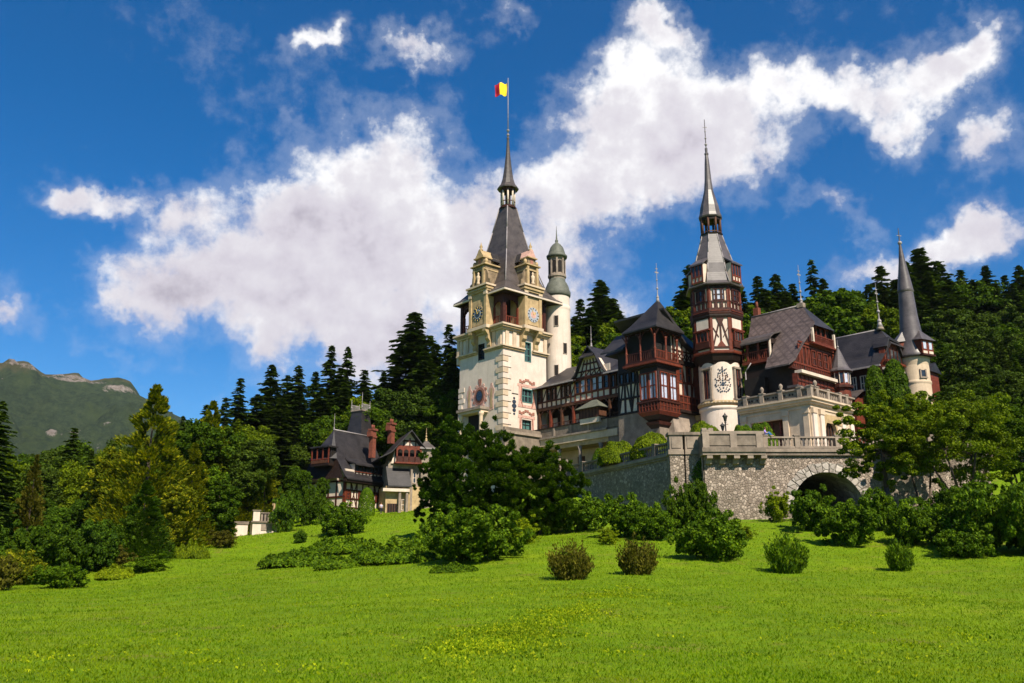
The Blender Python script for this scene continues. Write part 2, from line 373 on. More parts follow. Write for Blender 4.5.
def rings(b, F_, ctr, prof, m, cap=True, sy=1.):
    """square-plan roof: (half width, z) rings about a centre in frame coords"""
    v = []; f = []
    for h, z in prof:
        for a, n in ((-h, -h*sy), (h, -h*sy), (h, h*sy), (-h, h*sy)): v.append(F_.p(ctr[0]+a, ctr[1]+n, z))
    for j in range(len(prof)-1):
        for i in range(4): k = (i+1) % 4; f.append((j*4+i, j*4+k, j*4+4+k, j*4+4+i))
    if cap: f += [(3, 2, 1, 0), tuple((len(prof)-1)*4+i for i in range(4))]
    b.add(v, f, m)
# ---------------------------------------------------------------- terrain
TP = [at(*q) for q in [(0,683,18),(512,683,18),(1024,683,18),(-200,683,18),(1200,683,18),(512,622,30),(0,640,30),(1024,625,30),(512,596,42),(0,612,45),(1024,590,45),
      (20,592,66),(-120,594,66),(90,583,76),(150,562,88),(200,550,100),(262,534,120),(330,520,134),(400,513.5,146),(440,513,146),(300,560,86),(400,558,82),(470,562,66),(540,545,74),
      (570,581,52),(638,576,54),(715,562,62),(788,573,58),(640,540,80),(700,522,93),(760,517,93.6),(830,515,93.6),(900,518,92),(853,548,74),(900,571,60),(965,559,64),(1000,552,68),(1100,552,68),(940,520,86),(1040,520,90),(350,540,104),(250,560,96)]]
TP += [np.array(q, float) for q in [(0,0,-.1),(-30,0,-.2),(30,0,0),(0,-40,-1.5),(-80,0,-2),(80,0,0),(-10,155,16),(-4,141,15),(5,122,13.5),(10,140,17),(15,128,17),(30,130,18),(50,122,18),(33,96.5,8.2),(33,101,7.8),(26,99,7.8),(40,99,8),(33,106,9),(62,108,15),(52,98,11),(75,100,14),
      (0,185,28),(50,175,33),(100,150,30),(110,100,17),(-20,180,23),(-45,180,18),(-80,185,13),(-60,130,6.5),(-80,100,2.5),(-110,60,-1),(100,60,4),(0,250,50),(80,250,62),(-80,260,26),(150,200,48),(-160,200,4),(-160,100,-3),(160,50,4),(0,330,70),(120,330,90),(-120,330,30)]]
TP = np.array(TP); _n = len(TP)
_d = np.hypot(TP[:, None, 0]-TP[None, :, 0], TP[:, None, 1]-TP[None, :, 1])
_A = np.zeros((_n+3, _n+3)); _A[:_n, :_n] = -_d-np.eye(_n)*(-.8); _A[:_n, _n] = 1; _A[:_n, _n+1:] = TP[:, :2]; _A[_n, :_n] = 1; _A[_n+1:, :_n] = TP[:, :2].T
_w = np.linalg.solve(_A, np.concatenate([TP[:, 2], np.zeros(3)]))
def H(x, y):
    x = np.atleast_1d(np.asarray(x, float)); y = np.atleast_1d(np.asarray(y, float))
    xc = np.clip(x, -190, 190); yc = np.clip(y, -60, 340)
    z = np.full(x.shape, _w[_n])+xc*_w[_n+1]+yc*_w[_n+2]
    for i in range(_n): z = z-_w[i]*np.sqrt((xc-TP[i, 0])**2+(yc-TP[i, 1])**2+4.)
    z = z+.05*np.sin(xc*.21+1)*np.sin(yc*.17)+.04*np.sin(xc*.53+yc*.31)+.03*np.sin(xc*.9-yc*.6+2)*np.sin(yc*.8+xc*.2)
    far = np.maximum(np.abs(x)-190, 0)+np.maximum(y-340, 0)+np.maximum(-60-y, 0)
    return np.where(far > 0, z*np.exp(-far/500.)-far*.01, z)
def hz(x, y): return float(H(x, y)[0])
def axis(lo, hi, st, far):
    a = list(np.arange(lo, hi+.01, st)); s = st; p = hi
    while p < far: s *= 1.35; p += s; a.append(p)
    s = st; p = lo
    while p > -far: s *= 1.35; p -= s; a.insert(0, p)
    return np.array(a)
gx = axis(-170, 170, 1.6, 6000); gy = axis(-10, 300, 1.6, 6000)
GX, GY = np.meshgrid(gx, gy); GZ = H(GX.ravel(), GY.ravel())
nx_, ny_ = len(gx), len(gy)
me = bpy.data.meshes.new('meadow'); V = np.stack([GX.ravel(), GY.ravel(), GZ], 1)
ii = (np.arange(ny_-1)[:, None]*nx_+np.arange(nx_-1)[None, :]).ravel()
FQ = np.stack([ii, ii+1, ii+nx_+1, ii+nx_], 1)
def fast_mesh(me, V, Q):
    me.vertices.add(len(V)); me.vertices.foreach_set('co', np.ascontiguousarray(V, np.float32).ravel())
    k = Q.shape[1]; me.loops.add(Q.size); me.loops.foreach_set('vertex_index', np.ascontiguousarray(Q, np.int32).ravel())
    me.polygons.add(len(Q)); me.polygons.foreach_set('loop_start', np.arange(0, Q.size, k, dtype=np.int32)); me.polygons.foreach_set('loop_total', np.full(len(Q), k, np.int32))
    me.update(calc_edges=True)
fast_mesh(me, V, FQ); me.polygons.foreach_set('use_smooth', [True]*len(FQ))
m, n, b = base('meadow_grass', .85); p = pos(n)
c = n.ramp(n.noise(p, .09, 5, .6), [(.3, (.120, .225, .002)), (.5, (.165, .285, .002)), (.7, (.235, .325, .003))])
c = n.mix(n.mr(n.noise(p, .55, 5, .7), .38, .66, 0, .75), c, (.085, .155, .003))
c = n.mix(n.mr(n.noise(p, 2.3, 5, .75), .47, .72, 0, .75), c, (.27, .32, .008))
c = n.mix(n.mr(n.noise(p, 9, 4, .7), .48, .7, 0, .75), c, (.065, .12, .003))
c = n.mix(n.mr(n.noise(n.vm('ADD', p, (31, 7, 0)), .33, 6, .75), .56, .70, 0, .8), c, (.20, .165, .035))
n.put(b.inputs['Base Color'], c); bump(n, b, n.m('ADD', n.noise(p, 7, 4, .7), n.noise(p, 28, 2, .6)), .8, .09); b.inputs['Specular IOR Level'].default_value = .12
me.materials.append(m); o = bpy.data.objects.new('meadow', me); COL.objects.link(o); tag(o, kind='structure', label='bright green mown meadow sloping up to the castle')
# mountain
RP = [(-500,420),(-300,385),(-120,372),(-40,366),(0,361),(15,359),(27,357),(36,364),(45,371),(60,371),(78,369),(84,376),(94,380),(108,377),(122,376),(131,380),(138,392),(150,398),(170,408),(190,418),(215,430),(260,446),(330,470)]
YR = 2600.
rxs = []; rzs = []
for q in RP:
    p_ = at(q[0], q[1], YR); rxs.append(p_[0]); rzs.append(p_[2])
mxs = np.arange(-3300, 0, 14.); mys = np.concatenate([np.arange(900, 2500, 22.), np.arange(2500, 2760, 10.), np.arange(2760, 3400, 40.)])
MX, MY = np.meshgrid(mxs, mys); mx_, my_ = MX.ravel(), MY.ravel()
Hr = np.interp(mx_, rxs, rzs)
t = np.clip((my_-900)/(YR-900), 0, 1); bk = np.clip((my_-YR)/800, 0, 1)
z = Hr*(t**1.15)*(1-bk**1.3)
rn = np.zeros_like(z); r2 = np.random.default_rng(3)
for sc_, am in ((330, 42), (170, 26), (80, 15), (38, 8), (17, 4.2)):
    for k in range(5):
        a_ = r2.uniform(0, 6.28); ph = r2.uniform(0, 6.28); rn += am/2.4*np.sin((mx_*math.cos(a_)+my_*math.sin(a_))*6.28/sc_/r2.uniform(.8, 1.3)+ph)
z += rn*np.clip(np.abs(my_-YR)/300+.07, 0, 1)*np.clip(t*4, 0, 1)
me = bpy.data.meshes.new('mountain'); ii = (np.arange(len(mys)-1)[:, None]*len(mxs)+np.arange(len(mxs)-1)[None, :]).ravel()
fast_mesh(me, np.stack([mx_, my_, z-8], 1), np.stack([ii, ii+1, ii+len(mxs)+1, ii+len(mxs)], 1))
m, n, b = base('wooded_mountainside', .95); p = pos(n); s_ = n.new('ShaderNodeSeparateXYZ'); n.put(s_.inputs[0], p)
pf = n.vm('MULTIPLY', p, (1, .5, 1))
c = n.ramp(n.noise(pf, .06, 8, .85), [(.33, (.024, .040, .020)), (.5, (.050, .076, .034)), (.66, (.090, .118, .048))])
c = n.mix(n.mr(n.noise(p, .008, 5, .6), .52, .64, 0, .6), c, (.075, .105, .030))
gz = n.m('ADD', s_.outputs[2], n.m('MULTIPLY', n.noise(p, .008, 5, .6), 170))
gx_ = n.m('MULTIPLY', n.mr(s_.outputs[0], -1000, -1500), 60)
c = n.mix(n.mr(n.m('ADD', gz, gx_), 668, 700), c, n.ramp(n.noise(p, .02, 6, .7), [(.35, (.075, .085, .03)), (.6, (.15, .125, .06)), (.75, (.2, .16, .10))]))
rk = n.noise(n.vm('MULTIPLY', p, (.8, .4, 1.6)), .0125, 7, .68)
c = n.mix(n.m('MULTIPLY', n.mr(n.m('ADD', rk, n.mr(gz, 600, 740, 0, .07)), .655, .68), n.mr(s_.outputs[2], 250, 520, .6, 1)), c, n.ramp(n.noise(p, .1, 4, .7), [(.3, (.22, .18, .16)), (.7, (.52, .46, .42))]))
for qx, qy, wx, wz in ((64, 377, 62, 15), (29, 360, 22, 12), (62, 433, 16, 18), (118, 389, 30, 14), (24, 374, 26, 9), (84, 384, 60, 8)):
    q = at(qx, qy, YR-60 if qy < 400 else YR-420); dx = n.m('DIVIDE', n.m('SUBTRACT', s_.outputs[0], float(q[0])), float(wx)); dz = n.m('DIVIDE', n.m('SUBTRACT', s_.outputs[2], float(q[2])), float(wz))
    e_ = n.m('ADD', n.m('ADD', n.m('MULTIPLY', dx, dx), n.m('MULTIPLY', dz, dz)), n.m('MULTIPLY', n.m('SUBTRACT', n.noise(p, .05, 7, .8), .5), 6.5))
    c = n.mix(n.mr(e_, 1.0, .3, 0, .8), c, n.ramp(n.noise(p, .12, 4, .7), [(.3, (.26, .20, .17)), (.7, (.60, .50, .44))]))
n.put(b.inputs['Base Color'], c); bump(n, b, n.noise(p, .09, 6, .85), 1., 22.); b.inputs['Specular IOR Level'].default_value = 0
me.materials.append(m); o = bpy.data.objects.new('mountain', me); COL.objects.link(o); tag(o, kind='structure', label='wooded mountain with rocky grass summit')
# ---------------------------------------------------------------- the castle
castle = thing('castle', (15, 130, 15), 'cream and dark red timbered hilltop castle with clock tower, turrets and steep slate roofs', 'castle')
def LR(c): return Fr(c, AA), Fr(c, AB, AA)
# ---- clock tower
c = at(503, 400, 143); CT, CR = LR(c); TL, TW = 11.3, 9.8
b = MB()
def op(F_, x0, x1, y0, y1, n=0): return opening(F_, x0, x1, y0, y1, n)
oL = [op(CT, 478.5, 484.5, 344, 360, .0)]
oR = [op(CR, 524.5, 531, 342, 362), op(CR, 521.5, 532.5, 389, 403), op(CR, 522, 531, 420, 434)]
b.wall(CT, -TL, 0, 12, 43, oL, 'white', 0, .45); b.wall(CR, 0, TW, 12, 43, oR, 'white', 0, .45)
b.wall(CT, -TL, 0, 12, 43, [], 'white', -TW); b.wall(CR, 0, TW, 12, 43, [], 'white', -TL)
b.box(CT, -TL, 0, -TW, 0, 42.6, 42.9, 'cream')
tower = build(b, 'clock_tower', castle); tower['label'] = 'tall square cream clock tower with quoins and steep slate spire'
b = MB(); bq = MB()     # quoins
for z in np.arange(14, 38.6, .95):
    k = int(round(z/.95)) % 2; l1, l2 = (1.75, 1.05) if k else (1.05, 1.75)
    b.box(CT, -l1, .12, -l2, .12, z, z+.80, 'cream' if k else 'white')
    if z < 33.4: bq.box(CT, -TL-.12, -TL+l1*.8, -.6, .13, z, z+.74, 'white')
build(b, 'quoins', tower); build(bq, 'quoins', tower)
b = MB()     # corniced upper stage
def band(z0, z1, pr, m='cream', back=True):
    b.box(CT, -TL-pr, pr, -TW-pr, pr, z0, z1, m)
for z0, z1, pr, m in ((38.95, 39.25, .28, 'ochre'), (39.25, 39.5, .5, 'cream'), (42.15, 42.45, .45, 'cream'), (42.45, 42.75, .75, 'ochre'), (42.75, 43.05, .95, 'cream')):
    # the bands run around the shaft as four strips
    cut = z0 < 40
    for F_, e0, e1, oo, q in ((CT, -TL-pr, pr, oL[0], 0), (CR, 0, TW+pr, oR[0], .003)):
        for s0_, s1_ in (((e0, oo[0]-.15), (oo[1]+.15, e1)) if cut else ((e0, e1),)): b.box(F_, s0_, s1_, 0, pr-q, z0, z1, m)
    b.box(CT, -TL-pr+.003, -TL, -TW, 0, z0+.002, z1-.002, m)
for a in (-TL+.5, -TL+2.1, -3.6, -2.2, -.75): b.box(CT, a-.35, a+.35, 0, .24, 39.5, 42.15, 'cream')
for a in (.75, 2.4, 4.0, 9.5): b.box(CR, a-.35, a+.35, 0, .24, 39.5, 42.15, 'cream')
b.box(CT, -TL-.55, -TL, -1.2, .3, 38.0, 42.15, 'cream')
build(b, 'cornice', tower)
for o_ in oL: window(CT, *o_, 0, tower, 'iron', 'glass', 2, 3, .1, inset=.4)
window(CR, *oR[0], 0, tower, 'teal', 'glass', 2, 3, .16, inset=.3); window(CR, *oR[1], 0, tower, 'teal', 'glass', 3, 2, .16, inset=.3); window(CR, *oR[2], 0, tower, 'iron', 'teal', 2, 3, .12, inset=.3)
b = MB()     # painted surrounds with scrolled heads
for (a0, a1, z0, z1) in oR[1:]:
    for q in ((a0-.62, a0-.12, z0-.6, z1+.7), (a1+.12, a1+.62, z0-.6, z1+.7), (a0-.9, a1+.9, z1+.25, z1+.7), (a0-.8, a1+.8, z0-.85, z0-.4)): b.box(CR, q[0], q[1], .001, .05+(q[0]*7 % 1)*.02, q[2], q[3], 'pinkp')
    mid = (a0+a1)/2
    for k in (-1, 1):
        for j in range(4):
            t = j/3; b.box(CR, mid+k*(.25+t*1.3)-.2, mid+k*(.25+t*1.3)+.2, .002, .1, z1+.75+.5*(1-t)**2+.15*(j == 3), z1+1.15+.5*(1-t)**2+.25*(j == 3), 'fresco')
        b.bar(CR, (mid+k*1.25, z1+.3), (mid+k*1.5, z0+.2), .22, .002, .09, 'fresco'); b.bar(CR, (mid+k*1.35, z0+.3), (mid+k*1.0, z0-.8), .2, .002, .08, 'fresco')
build(b, 'painted_window_surround', tower)
b = MB(); a, z = CR.hit(514, 407)     # wrought crest plate
for dz, r_ in ((1.5, .22), (.9, .42), (.2, .5), (-.5, .38), (-1.1, .22)): b.prism(CR, [(a+r_*math.cos(t*math.pi/4), z+dz+r_*.75*math.sin(t*math.pi/4)) for t in range(8)], .01, .09, 'navy')
b.box(CR, a-.5, a+.9, .01, .08, z+2.2, z+2.3, 'iron'); build(b, 'wall_ornament', tower)
b = MB(); a, z = CT.hit(480, 396)     # round window and fresco figures
for r_, n_, m_ in ((1.75, .05, 'pinkp'), (1.35, .11, 'fresco'), (.95, .16, 'brown'), (.72, .19, 'glass')): b.prism(CT, [(a+r_*math.cos(t*math.pi/10), z+r_*1.12*math.sin(t*math.pi/10)) for t in range(20)], .0, n_, m_)
for t in range(12): q = t*math.pi/6; b.prism(CT, [(a+1.75*math.cos(q)+.3*math.cos(j*1.257), z+1.95*math.sin(q)+.3*math.sin(j*1.257)) for j in range(5)], .001, .08, 'fresco' if t % 2 else 'pinkp')
b.box(CT, a-.4, a+.4, .01, .07, z+2.1, z+2.9, 'fresco')
build(b, 'round_window', tower)
for px_, py_ in ((469.5, 399), (491.5, 396)):
    b = MB(); a, z = CT.hit(px_, py_)
    b.prism(CT, [(a-.2, z+2.2), (a+.2, z+2.2), (a+.35, z+1.6), (a+.75, z+1.1), (a+.6, z+.2), (a+.4, z-.4), (a+.55, z-2.2), (a-.5, z-2.4), (a-.42, z-.5), (a-.75, z+.4), (a-.6, z+1.3), (a-.3, z+1.6)], .0, .05, 'pinkp')
    b.prism(CT, [(a-.1, z+1.4), (a+.3, z+1.2), (a+.2, z-.3), (a+.28, z-1.9), (a-.25, z-2.0), (a-.3, z)], .051, .08, 'ochre')
    build(b, 'fresco_figure', tower)
b = MB()     # balcony with columns
a0 = CT.hit(465, 412)[0]; a1 = CT.hit(489, 408)[0]; z = CT.hit(478, 410)[1]
b.box(CT, a0, a1, 0, 1.9, z-.35, z+.1, 'palestone'); b.box(CT, a0+.2, a1-.2, 0, 1.6, z-.75, z-.35, 'cream'); b.box(CT, a0+1, a1-1.6, .01, .06, z-6, z-.8, 'black')
for a in (a0+.5, a1-.6): b.lathe(*CT.p(a, 1.2, 0)[:2], [(.5, z-8), (.5, z-7.4), (.36, z-7.2), (.32, z-1.4), (.5, z-1.1), (.5, z-.75)], 12, 'cream')
build(b, 'column_porch', tower)
# corbels under the clock bays
bayL = (CT.hit(469.6, 316, 1.25)[0], CT.hit(487, 316, 1.25)[0]); bayR = (CR.hit(524.2, 315, 1.25)[0], CR.hit(541.2, 315, 1.25)[0])
for F_, by in ((CT, bayL), (CR, bayR)):
    for a in (by[0]+.45, by[1]-.45):
        b = MB()
        prof = [(0, 39.3), (.35, 39.35), (.55, 39.9), (.5, 40.5), (.95, 41.0), (1.0, 41.6), (1.55, 42.2), (1.6, 43.0), (0, 43.0)]
        v = [F_.p(a+q, n_, z_) for q in (-.42, .42) for n_, z_ in prof]; k = len(prof)
        b.add(v, [tuple(range(k)), tuple(range(2*k-1, k-1, -1))]+[(i, (i+1) % k, (i+1) % k+k, i+k) for i in range(k)], 'ochre'); build(b, 'corbel', tower)
# loggia stage
b = MB(); z0, z1 = 43.05, 48.9
b.box(CT, -TL+2.0, -2.2, -TW+2.0, -2.2, z0, z1, 'dark')
for a, n_ in ((0, 0), (-TL, 0), (0, -TW), (-TL, -TW)): b.box(CT, a-.3-(.28 if a == 0 else -.28), a+.3-(.28 if a == 0 else -.28), n_-.3-(.28 if n_ == 0 else -.28), n_+.3-(.28 if n_ == 0 else -.28), z0, z1, 'red')
def archrail(F_, a0, a1):
    railing(b, F_, a0, a1, z0+.1, z0+1.7, -.25, 'redl', .38)
    mid = (a0+a1)/2; hw = (a1-a0)/2; pts = [(a0, z1-.7)]+[(mid-hw*.94*math.cos(t*math.pi/8), z0+3.3+hw*.9*math.sin(t*math.pi/8)) for t in range(9)]+[(a1, z1-.7)]
    top = z1-.5
    for p, q in zip(pts[1:-1], pts[2:-1]): b.prism(F_, [(p[0], p[1]), (q[0], q[1]), (q[0], top), (p[0], top)], -.4, -.12, 'red')
    b.box(F_, a0, a0+.25, -.42, -.1, z0, z0+3.4, 'redl'); b.box(F_, a1-.25, a1, -.42, -.1, z0, z0+3.4, 'redl'); b.box(F_, a0, a1, -.45, -.05, top, z1, 'red')
archrail(CT, bayL[1]+.05, -.6); archrail(CR, .6, bayR[0]-.05); archrail(CR, bayR[1]+.05, TW-.6); archrail(CT, -TL+.6, bayL[0]-.05)
for a0, a1 in ((.6, TW/2), (TW/2, TW-.6)): archrail(Fr(CT.p(-TL, 0, 0), AB, AA+math.pi), a0, a1)
build(b, 'loggia', tower)
# eave skirt and spire roof
cc_ = (-TL/2+.45, -TW/2-.75)
b = MB(); rings(b, CT, cc_, [(6.75, 48.72), (6.75, 48.95), (6.0, 49.5), (4.75, 51.0), (4.1, 52.6), (3.35, 55.5), (2.85, 57.6), (1.95, 62.2), (1.12, 66.8)], 'roofg')
b.box(CT, cc_[0]-6.82, cc_[0]+6.82, cc_[1]-6.82, cc_[1]+6.82, 48.5, 48.78, 'panel'); b.box(CT, cc_[0]-6.5, cc_[0]+6.5, cc_[1]-6.5, cc_[1]+6.5, 48.42, 48.51, 'dark')
for sx_, sy_ in ((-1, -1), (1, -1), (1, 1), (-1, 1)):
    for (h0, q0), (h1, q1) in zip([(4.75, 51), (2.85, 57.6), (1.95, 62.2)], [(2.85, 57.6), (1.95, 62.2), (1.12, 66.8)]):
        b.tube(CT.p(cc_[0]+sx_*h0, cc_[1]+sy_*h0, q0), CT.p(cc_[0]+sx_*h1, cc_[1]+sy_*h1, q1), .1, .1, 6, 'metal')
build(b, 'roof', tower)
cx, cy, _ = CT.p(*cc_, 0)
b = MB(); b.lathe(cx, cy, [(1.55, 66.7), (1.6, 66.95), (1.3, 67.1), (1.3, 67.25)], 8, 'red', False)
for i in range(8):
    t = i*math.pi/4; b.tube((cx+1.2*math.cos(t), cy+1.2*math.sin(t), 67.2), (cx+1.2*math.cos(t), cy+1.2*math.sin(t), 70.6), .17, .17, 6, 'panel')
b.lathe(cx, cy, [(1.33, 67.9), (1.38, 68.0), (1.33, 68.1)], 8, 'red', False, cap=False); b.lathe(cx, cy, [(.5, 67.2), (.5, 70.6)], 8, 'dark')
b.lathe(cx, cy, [(1.35, 69.9), (1.4, 70.6)], 8, 'red', False, cap=True)
build(b, 'lantern', tower)
b = MB(); b.lathe(cx, cy, [(1.95, 70.5), (1.98, 70.7), (1.35, 71.5), (1.0, 72.6), (.72, 74.5), (.42, 77.3), (.2, 80.5), (.26, 80.7), (.26, 80.9), (.16, 81.0), (.14, 81.3)], 10, 'roofg', False)
build(b, 'spire', tower)
b = MB(); b.tube((cx, cy, 81.2), (cx, cy, zrow(78, cy)), .1, .06, 8, 'metal'); b.ball((cx, cy, 81.5), .28, 'metal'); b.lathe(cx, cy, [(.05, 82), (.3, 82.4), (.3, 82.5), (.05, 82.6)], 8, 'metal')
build(b, 'flagpole', tower)
# clock bays: projecting ochre aedicules with tall gabled dormers
for F_, by, dk in ((CT, bayL, 0), (CR, bayR, 1)):
    a0, a1 = by; am = (a0+a1)/2; hw = (a1-a0)/2; P = 1.25
    b = MB(); b.box(F_, a0, a1, -2.2, P, 43.0, 50.2, 'ochre'); b.box(F_, a0-.25, a1+.25, -2.2, P+.35, 42.7, 43.25, 'cream')
    for a in (a0+.32, a1-.32): b.box(F_, a-.3, a+.3, P, P+.2, 43.3, 49.2, 'ochre'); b.box(F_, a-.4, a+.4, P, P+.3, 48.6, 49.25, 'cream')
    for z_, pr in ((49.25, .25), (49.6, .45), (50.15, .6)): b.box(F_, a0-pr*.7, a1+pr*.7, -2, P+pr, z_, z_+.32, 'ochre' if z_ < 50 else 'cream')
    b.box(F_, am-hw+.8, am+hw-.8, P, P+.09, 43.5, 44.3, 'ochre')
    bay = build(b, 'clock_bay', tower)
    b = MB(); cz = F_.hit(476 if not dk else 532.3, 315, P)[1]; cr_ = 1.32
    def disc(r0, n0, n1, m_, k=24): b.prism(F_, [(am+r0*math.cos(2*math.pi*t/k), cz+r0*math.sin(2*math.pi*t/k)) for t in range(k)], n0, n1, m_)
    disc(1.5, P, P+.1, 'ochre'); disc(1.3, P, P+.14, 'navy' if not dk else 'clockf'); disc(.95 if dk else .8, P, P+.17, 'clockf'); disc(.62, P, P+.19, 'navy' if not dk else 'pinkp')
    for t in range(12):
        q = t*math.pi/6; b.bar(F_, (am+.98*math.cos(q), cz+.98*math.sin(q)), (am+1.24*math.cos(q), cz+1.24*math.sin(q)), .12, P+.10, P+.2, 'gold' if not dk else 'iron')
    b.bar(F_, (am, cz), (am+.55, cz+.5), .11, P+.2, P+.24, 'gold'); b.bar(F_, (am, cz), (am-.3, cz+.95), .09, P+.2, P+.26, 'gold'); build(b, 'clock_face', tower)
    # upper aedicule
    b = MB(); hu = hw*.70; zt = 55.5
    b.box(F_, am-hu, am+hu, -3.4, P-.15, 50.45, 54.2, 'sandst'); b.box(F_, am-hu*.66, am+hu*.66, -3.0, P-.2, 54.2, zt, 'sandst')
    for z_, pr, w2 in ((50.45, .2, hu), (53.2, .15, hu), (54.1, .4, hu+.1), (zt, .25, hu*.7)): b.box(F_, am-w2-pr*.6, am+w2+pr*.6, -2.8, P-.12+pr, z_, z_+.22, 'ochre')
    for k in (-1, 1):
        b.box(F_, am+k*hu*.78-.22, am+k*hu*.78+.22, P-.16, P+.12, 50.7, 53.9, 'ochre'); b.ball(F_.p(am+k*hu*.95, P-.4, 54.8), .34, 'ochre', 1.4); b.box(F_, am+k*hu*.95-.25, am+k*hu*.95+.25, P-.7, P-.1, 54.2, 54.5, 'ochre')
        pr_ = [(am+k*hu, 50.45), (am+k*(hu+1.0), 50.45), (am+k*(hu+1.05), 51.3), (am+k*(hu+.55), 51.5), (am+k*(hu+.45), 52.4), (am+k*hu, 53.4)]
        b.prism(F_, pr_, P-.7, P-.3, 'sandst')
    b.box(F_, am-.5, am+.5, P-.16, P-.12, 50.9, 52.8, 'black'); b.prism(F_, [(am+.5*math.cos(t*math.pi/6), 52.8+.5*math.sin(t*math.pi/6)) for t in range(7)], P-.16, P-.121, 'black')
    b.box(F_, am-.34, am+.34, P-.21, P-.17, 54.55, 55.5, 'fresco')
    b.prism(F_, [(am-hu*.7, zt+.26), (am+hu*.7, zt+.26), (am+.45, zt+1.15), (am+.25, zt+1.6), (am-.25, zt+1.6), (am-.45, zt+1.15)], -2.6, P-.1, 'pinkp' if dk else 'ochre')
    b.lathe(*F_.p(am, P-.5, 0)[:2], [(.32, zt+1.5), (.38, zt+1.75), (.14, zt+1.95), (.32, zt+2.25), (.1, zt+2.7), (.03, zt+3.1)], 8, 'ochre')
    build(b, 'ornate_gable', tower)
    b = MB(); b.lathe(*F_.p(am, P+.05, 0)[:2], [(.3, 50.75), (.33, 51.0), (.2, 51.3), (.34, 51.8), (.36, 52.2), (.12, 52.45), (.19, 52.65), (.16, 52.85), (.03, 52.98)], 8, 'cream'); build(b, 'niche_statue', tower)
    # dormer body behind, roofed in slate
    b = MB(); kk = hu*.8
    b.box(F_, am-kk*.9, am+kk*.9, -4.4, -1.2, 50.2, 55.2, 'dark')
    v = [F_.p(am-kk-.35, -.6, 55.1), F_.p(am+kk+.35, -.6, 55.1), F_.p(am+kk+.35, -5, 55.1), F_.p(am-kk-.35, -5, 55.1), F_.p(am-.5, -1.2, 57.0), F_.p(am+.5, -1.2, 57.0), F_.p(am+.5, -5, 57.0), F_.p(am-.5, -5, 57.0)]
    b.add(v, [(0, 3, 2, 1), (4, 5, 6, 7), (0, 1, 5, 4), (1, 2, 6, 5), (2, 3, 7, 6), (3, 0, 4, 7)], 'roofb')
    sd_ = 1 if not dk else -1
    for z_ in (51.4, 53.5):
        for n_ in (-1.9, -2.9):
            b.box(Fr(F_.p(am+sd_*kk*.9, 0, 0), F_.ang+R(90), F_.ang if sd_ > 0 else F_.ang+math.pi) if False else F_, am+sd_*kk*.9-.04, am+sd_*kk*.9+.05, n_-.38, n_+.38, z_, z_+1.1, 'panel')
    b.box(F_, am-kk-.2, am+kk+.2, -4.4, -1.0, 52.8, 53.1, 'roofb')
    build(b, 'dormer', tower)
# ---- stair turret beside the tower
def plan_on(F_, a, px, z):
    best = min(np.arange(-25, 25, .02), key=lambda n_: abs(proj(F_.p(a, n_, z))[0]-px)); return F_.p(a, best, z)
p_ = plan_on(CT, -.6, 558, 42); cx, cy = p_[:2]; zr = lambda y: zrow(y, cy)
k_ = (cy*cp+42*sp)/F
b = MB(); b.lathe(cx, cy, [(13*k_, 18), (13*k_, zr(380)), (12.6*k_, zr(312)), (13.0*k_, zr(311)), (13.0*k_, zr(308)), (12.3*k_, zr(307)), (12.3*k_, zr(297))], 32, 'white')
turret = build(b, 'stair_turret', castle); turret['label'] = 'slender white round stair turret with green copper dome'
k2 = (cy*cp+52*sp)/F
b = MB(); b.lathe(cx, cy, [(12.6*k2, zr(298)), (13.2*k2, zr(296)), (13.3*k2, zr(293)), (12.2*k2, zr(291)), (11.6*k2, zr(288)), (9.8*k2, zr(284)), (8.4*k2, zr(282)), (8.2*k2, zr(280))], 28, 'copper'); build(b, 'copper_collar', turret)
b = MB(); b.lathe(cx, cy, [(8.0*k2, zr(283)), (8.2*k2, zr(279)), (9.2*k2, zr(278)), (9.2*k2, zr(276)), (7.6*k2, zr(275)), (7.4*k2, zr(260)), (8.4*k2, zr(258))], 16, 'palestone', False)
for i in range(8):
    t = i*math.pi/4+.35; q = Fr((cx+7.45*k2*math.cos(t), cy+7.45*k2*math.sin(t)), t+R(90), t)
    b.box(q, -.33, .33, -.3, .04, zr(274), zr(264), 'black'); b.prism(q, [(.33*math.cos(j*math.pi/5), zr(264)+.4*math.sin(j*math.pi/5)) for j in range(6)], -.3, .041, 'black')
    q = Fr((cx+7.5*k2*math.cos(t+.39), cy+7.5*k2*math.sin(t+.39)), t+.39+R(90), t+.39); b.box(q, -.16, .16, 0, .22, zr(276), zr(260), 'palestone')
build(b, 'lantern', turret)
b = MB(); b.lathe(cx, cy, [(10.2*k2, zr(258.5)), (10.6*k2, zr(256.5)), (8.8*k2, zr(255)), (8.0*k2, zr(252)), (6.6*k2, zr(248)), (4.2*k2, zr(245)), (1.6*k2, zr(243)), (.9*k2, zr(240)), (.5*k2, zr(234)), (.12*k2, zr(226))], 24, 'copper'); b.ball((cx, cy, zr(241)), .3, 'copper'); build(b, 'dome', turret)
for px_, py_ in ((556.5, 324), (565, 351), (556, 373)):
    q = min(np.arange(-math.pi, 0, .01), key=lambda t: abs(proj((cx+13*k_*math.cos(t), cy+13*k_*math.sin(t), 42))[0]-px_))
    f = Fr((cx+12.9*k_*math.cos(q), cy+12.9*k_*math.sin(q)), q+R(90), q); z_ = zr(py_)
    b = MB(); b.box(f, -.3, .3, -.2, .03, z_-.9, z_+.9, 'black')
    for s_ in (-1, 1): b.box(f, s_*.34-.04, s_*.34+.04, -.2, .06, z_-.95, z_+.95, 'palestone')
    b.box(f, -.4, .4, -.2, .08, z_-1.0, z_-.9, 'palestone'); build(b, 'window', turret)
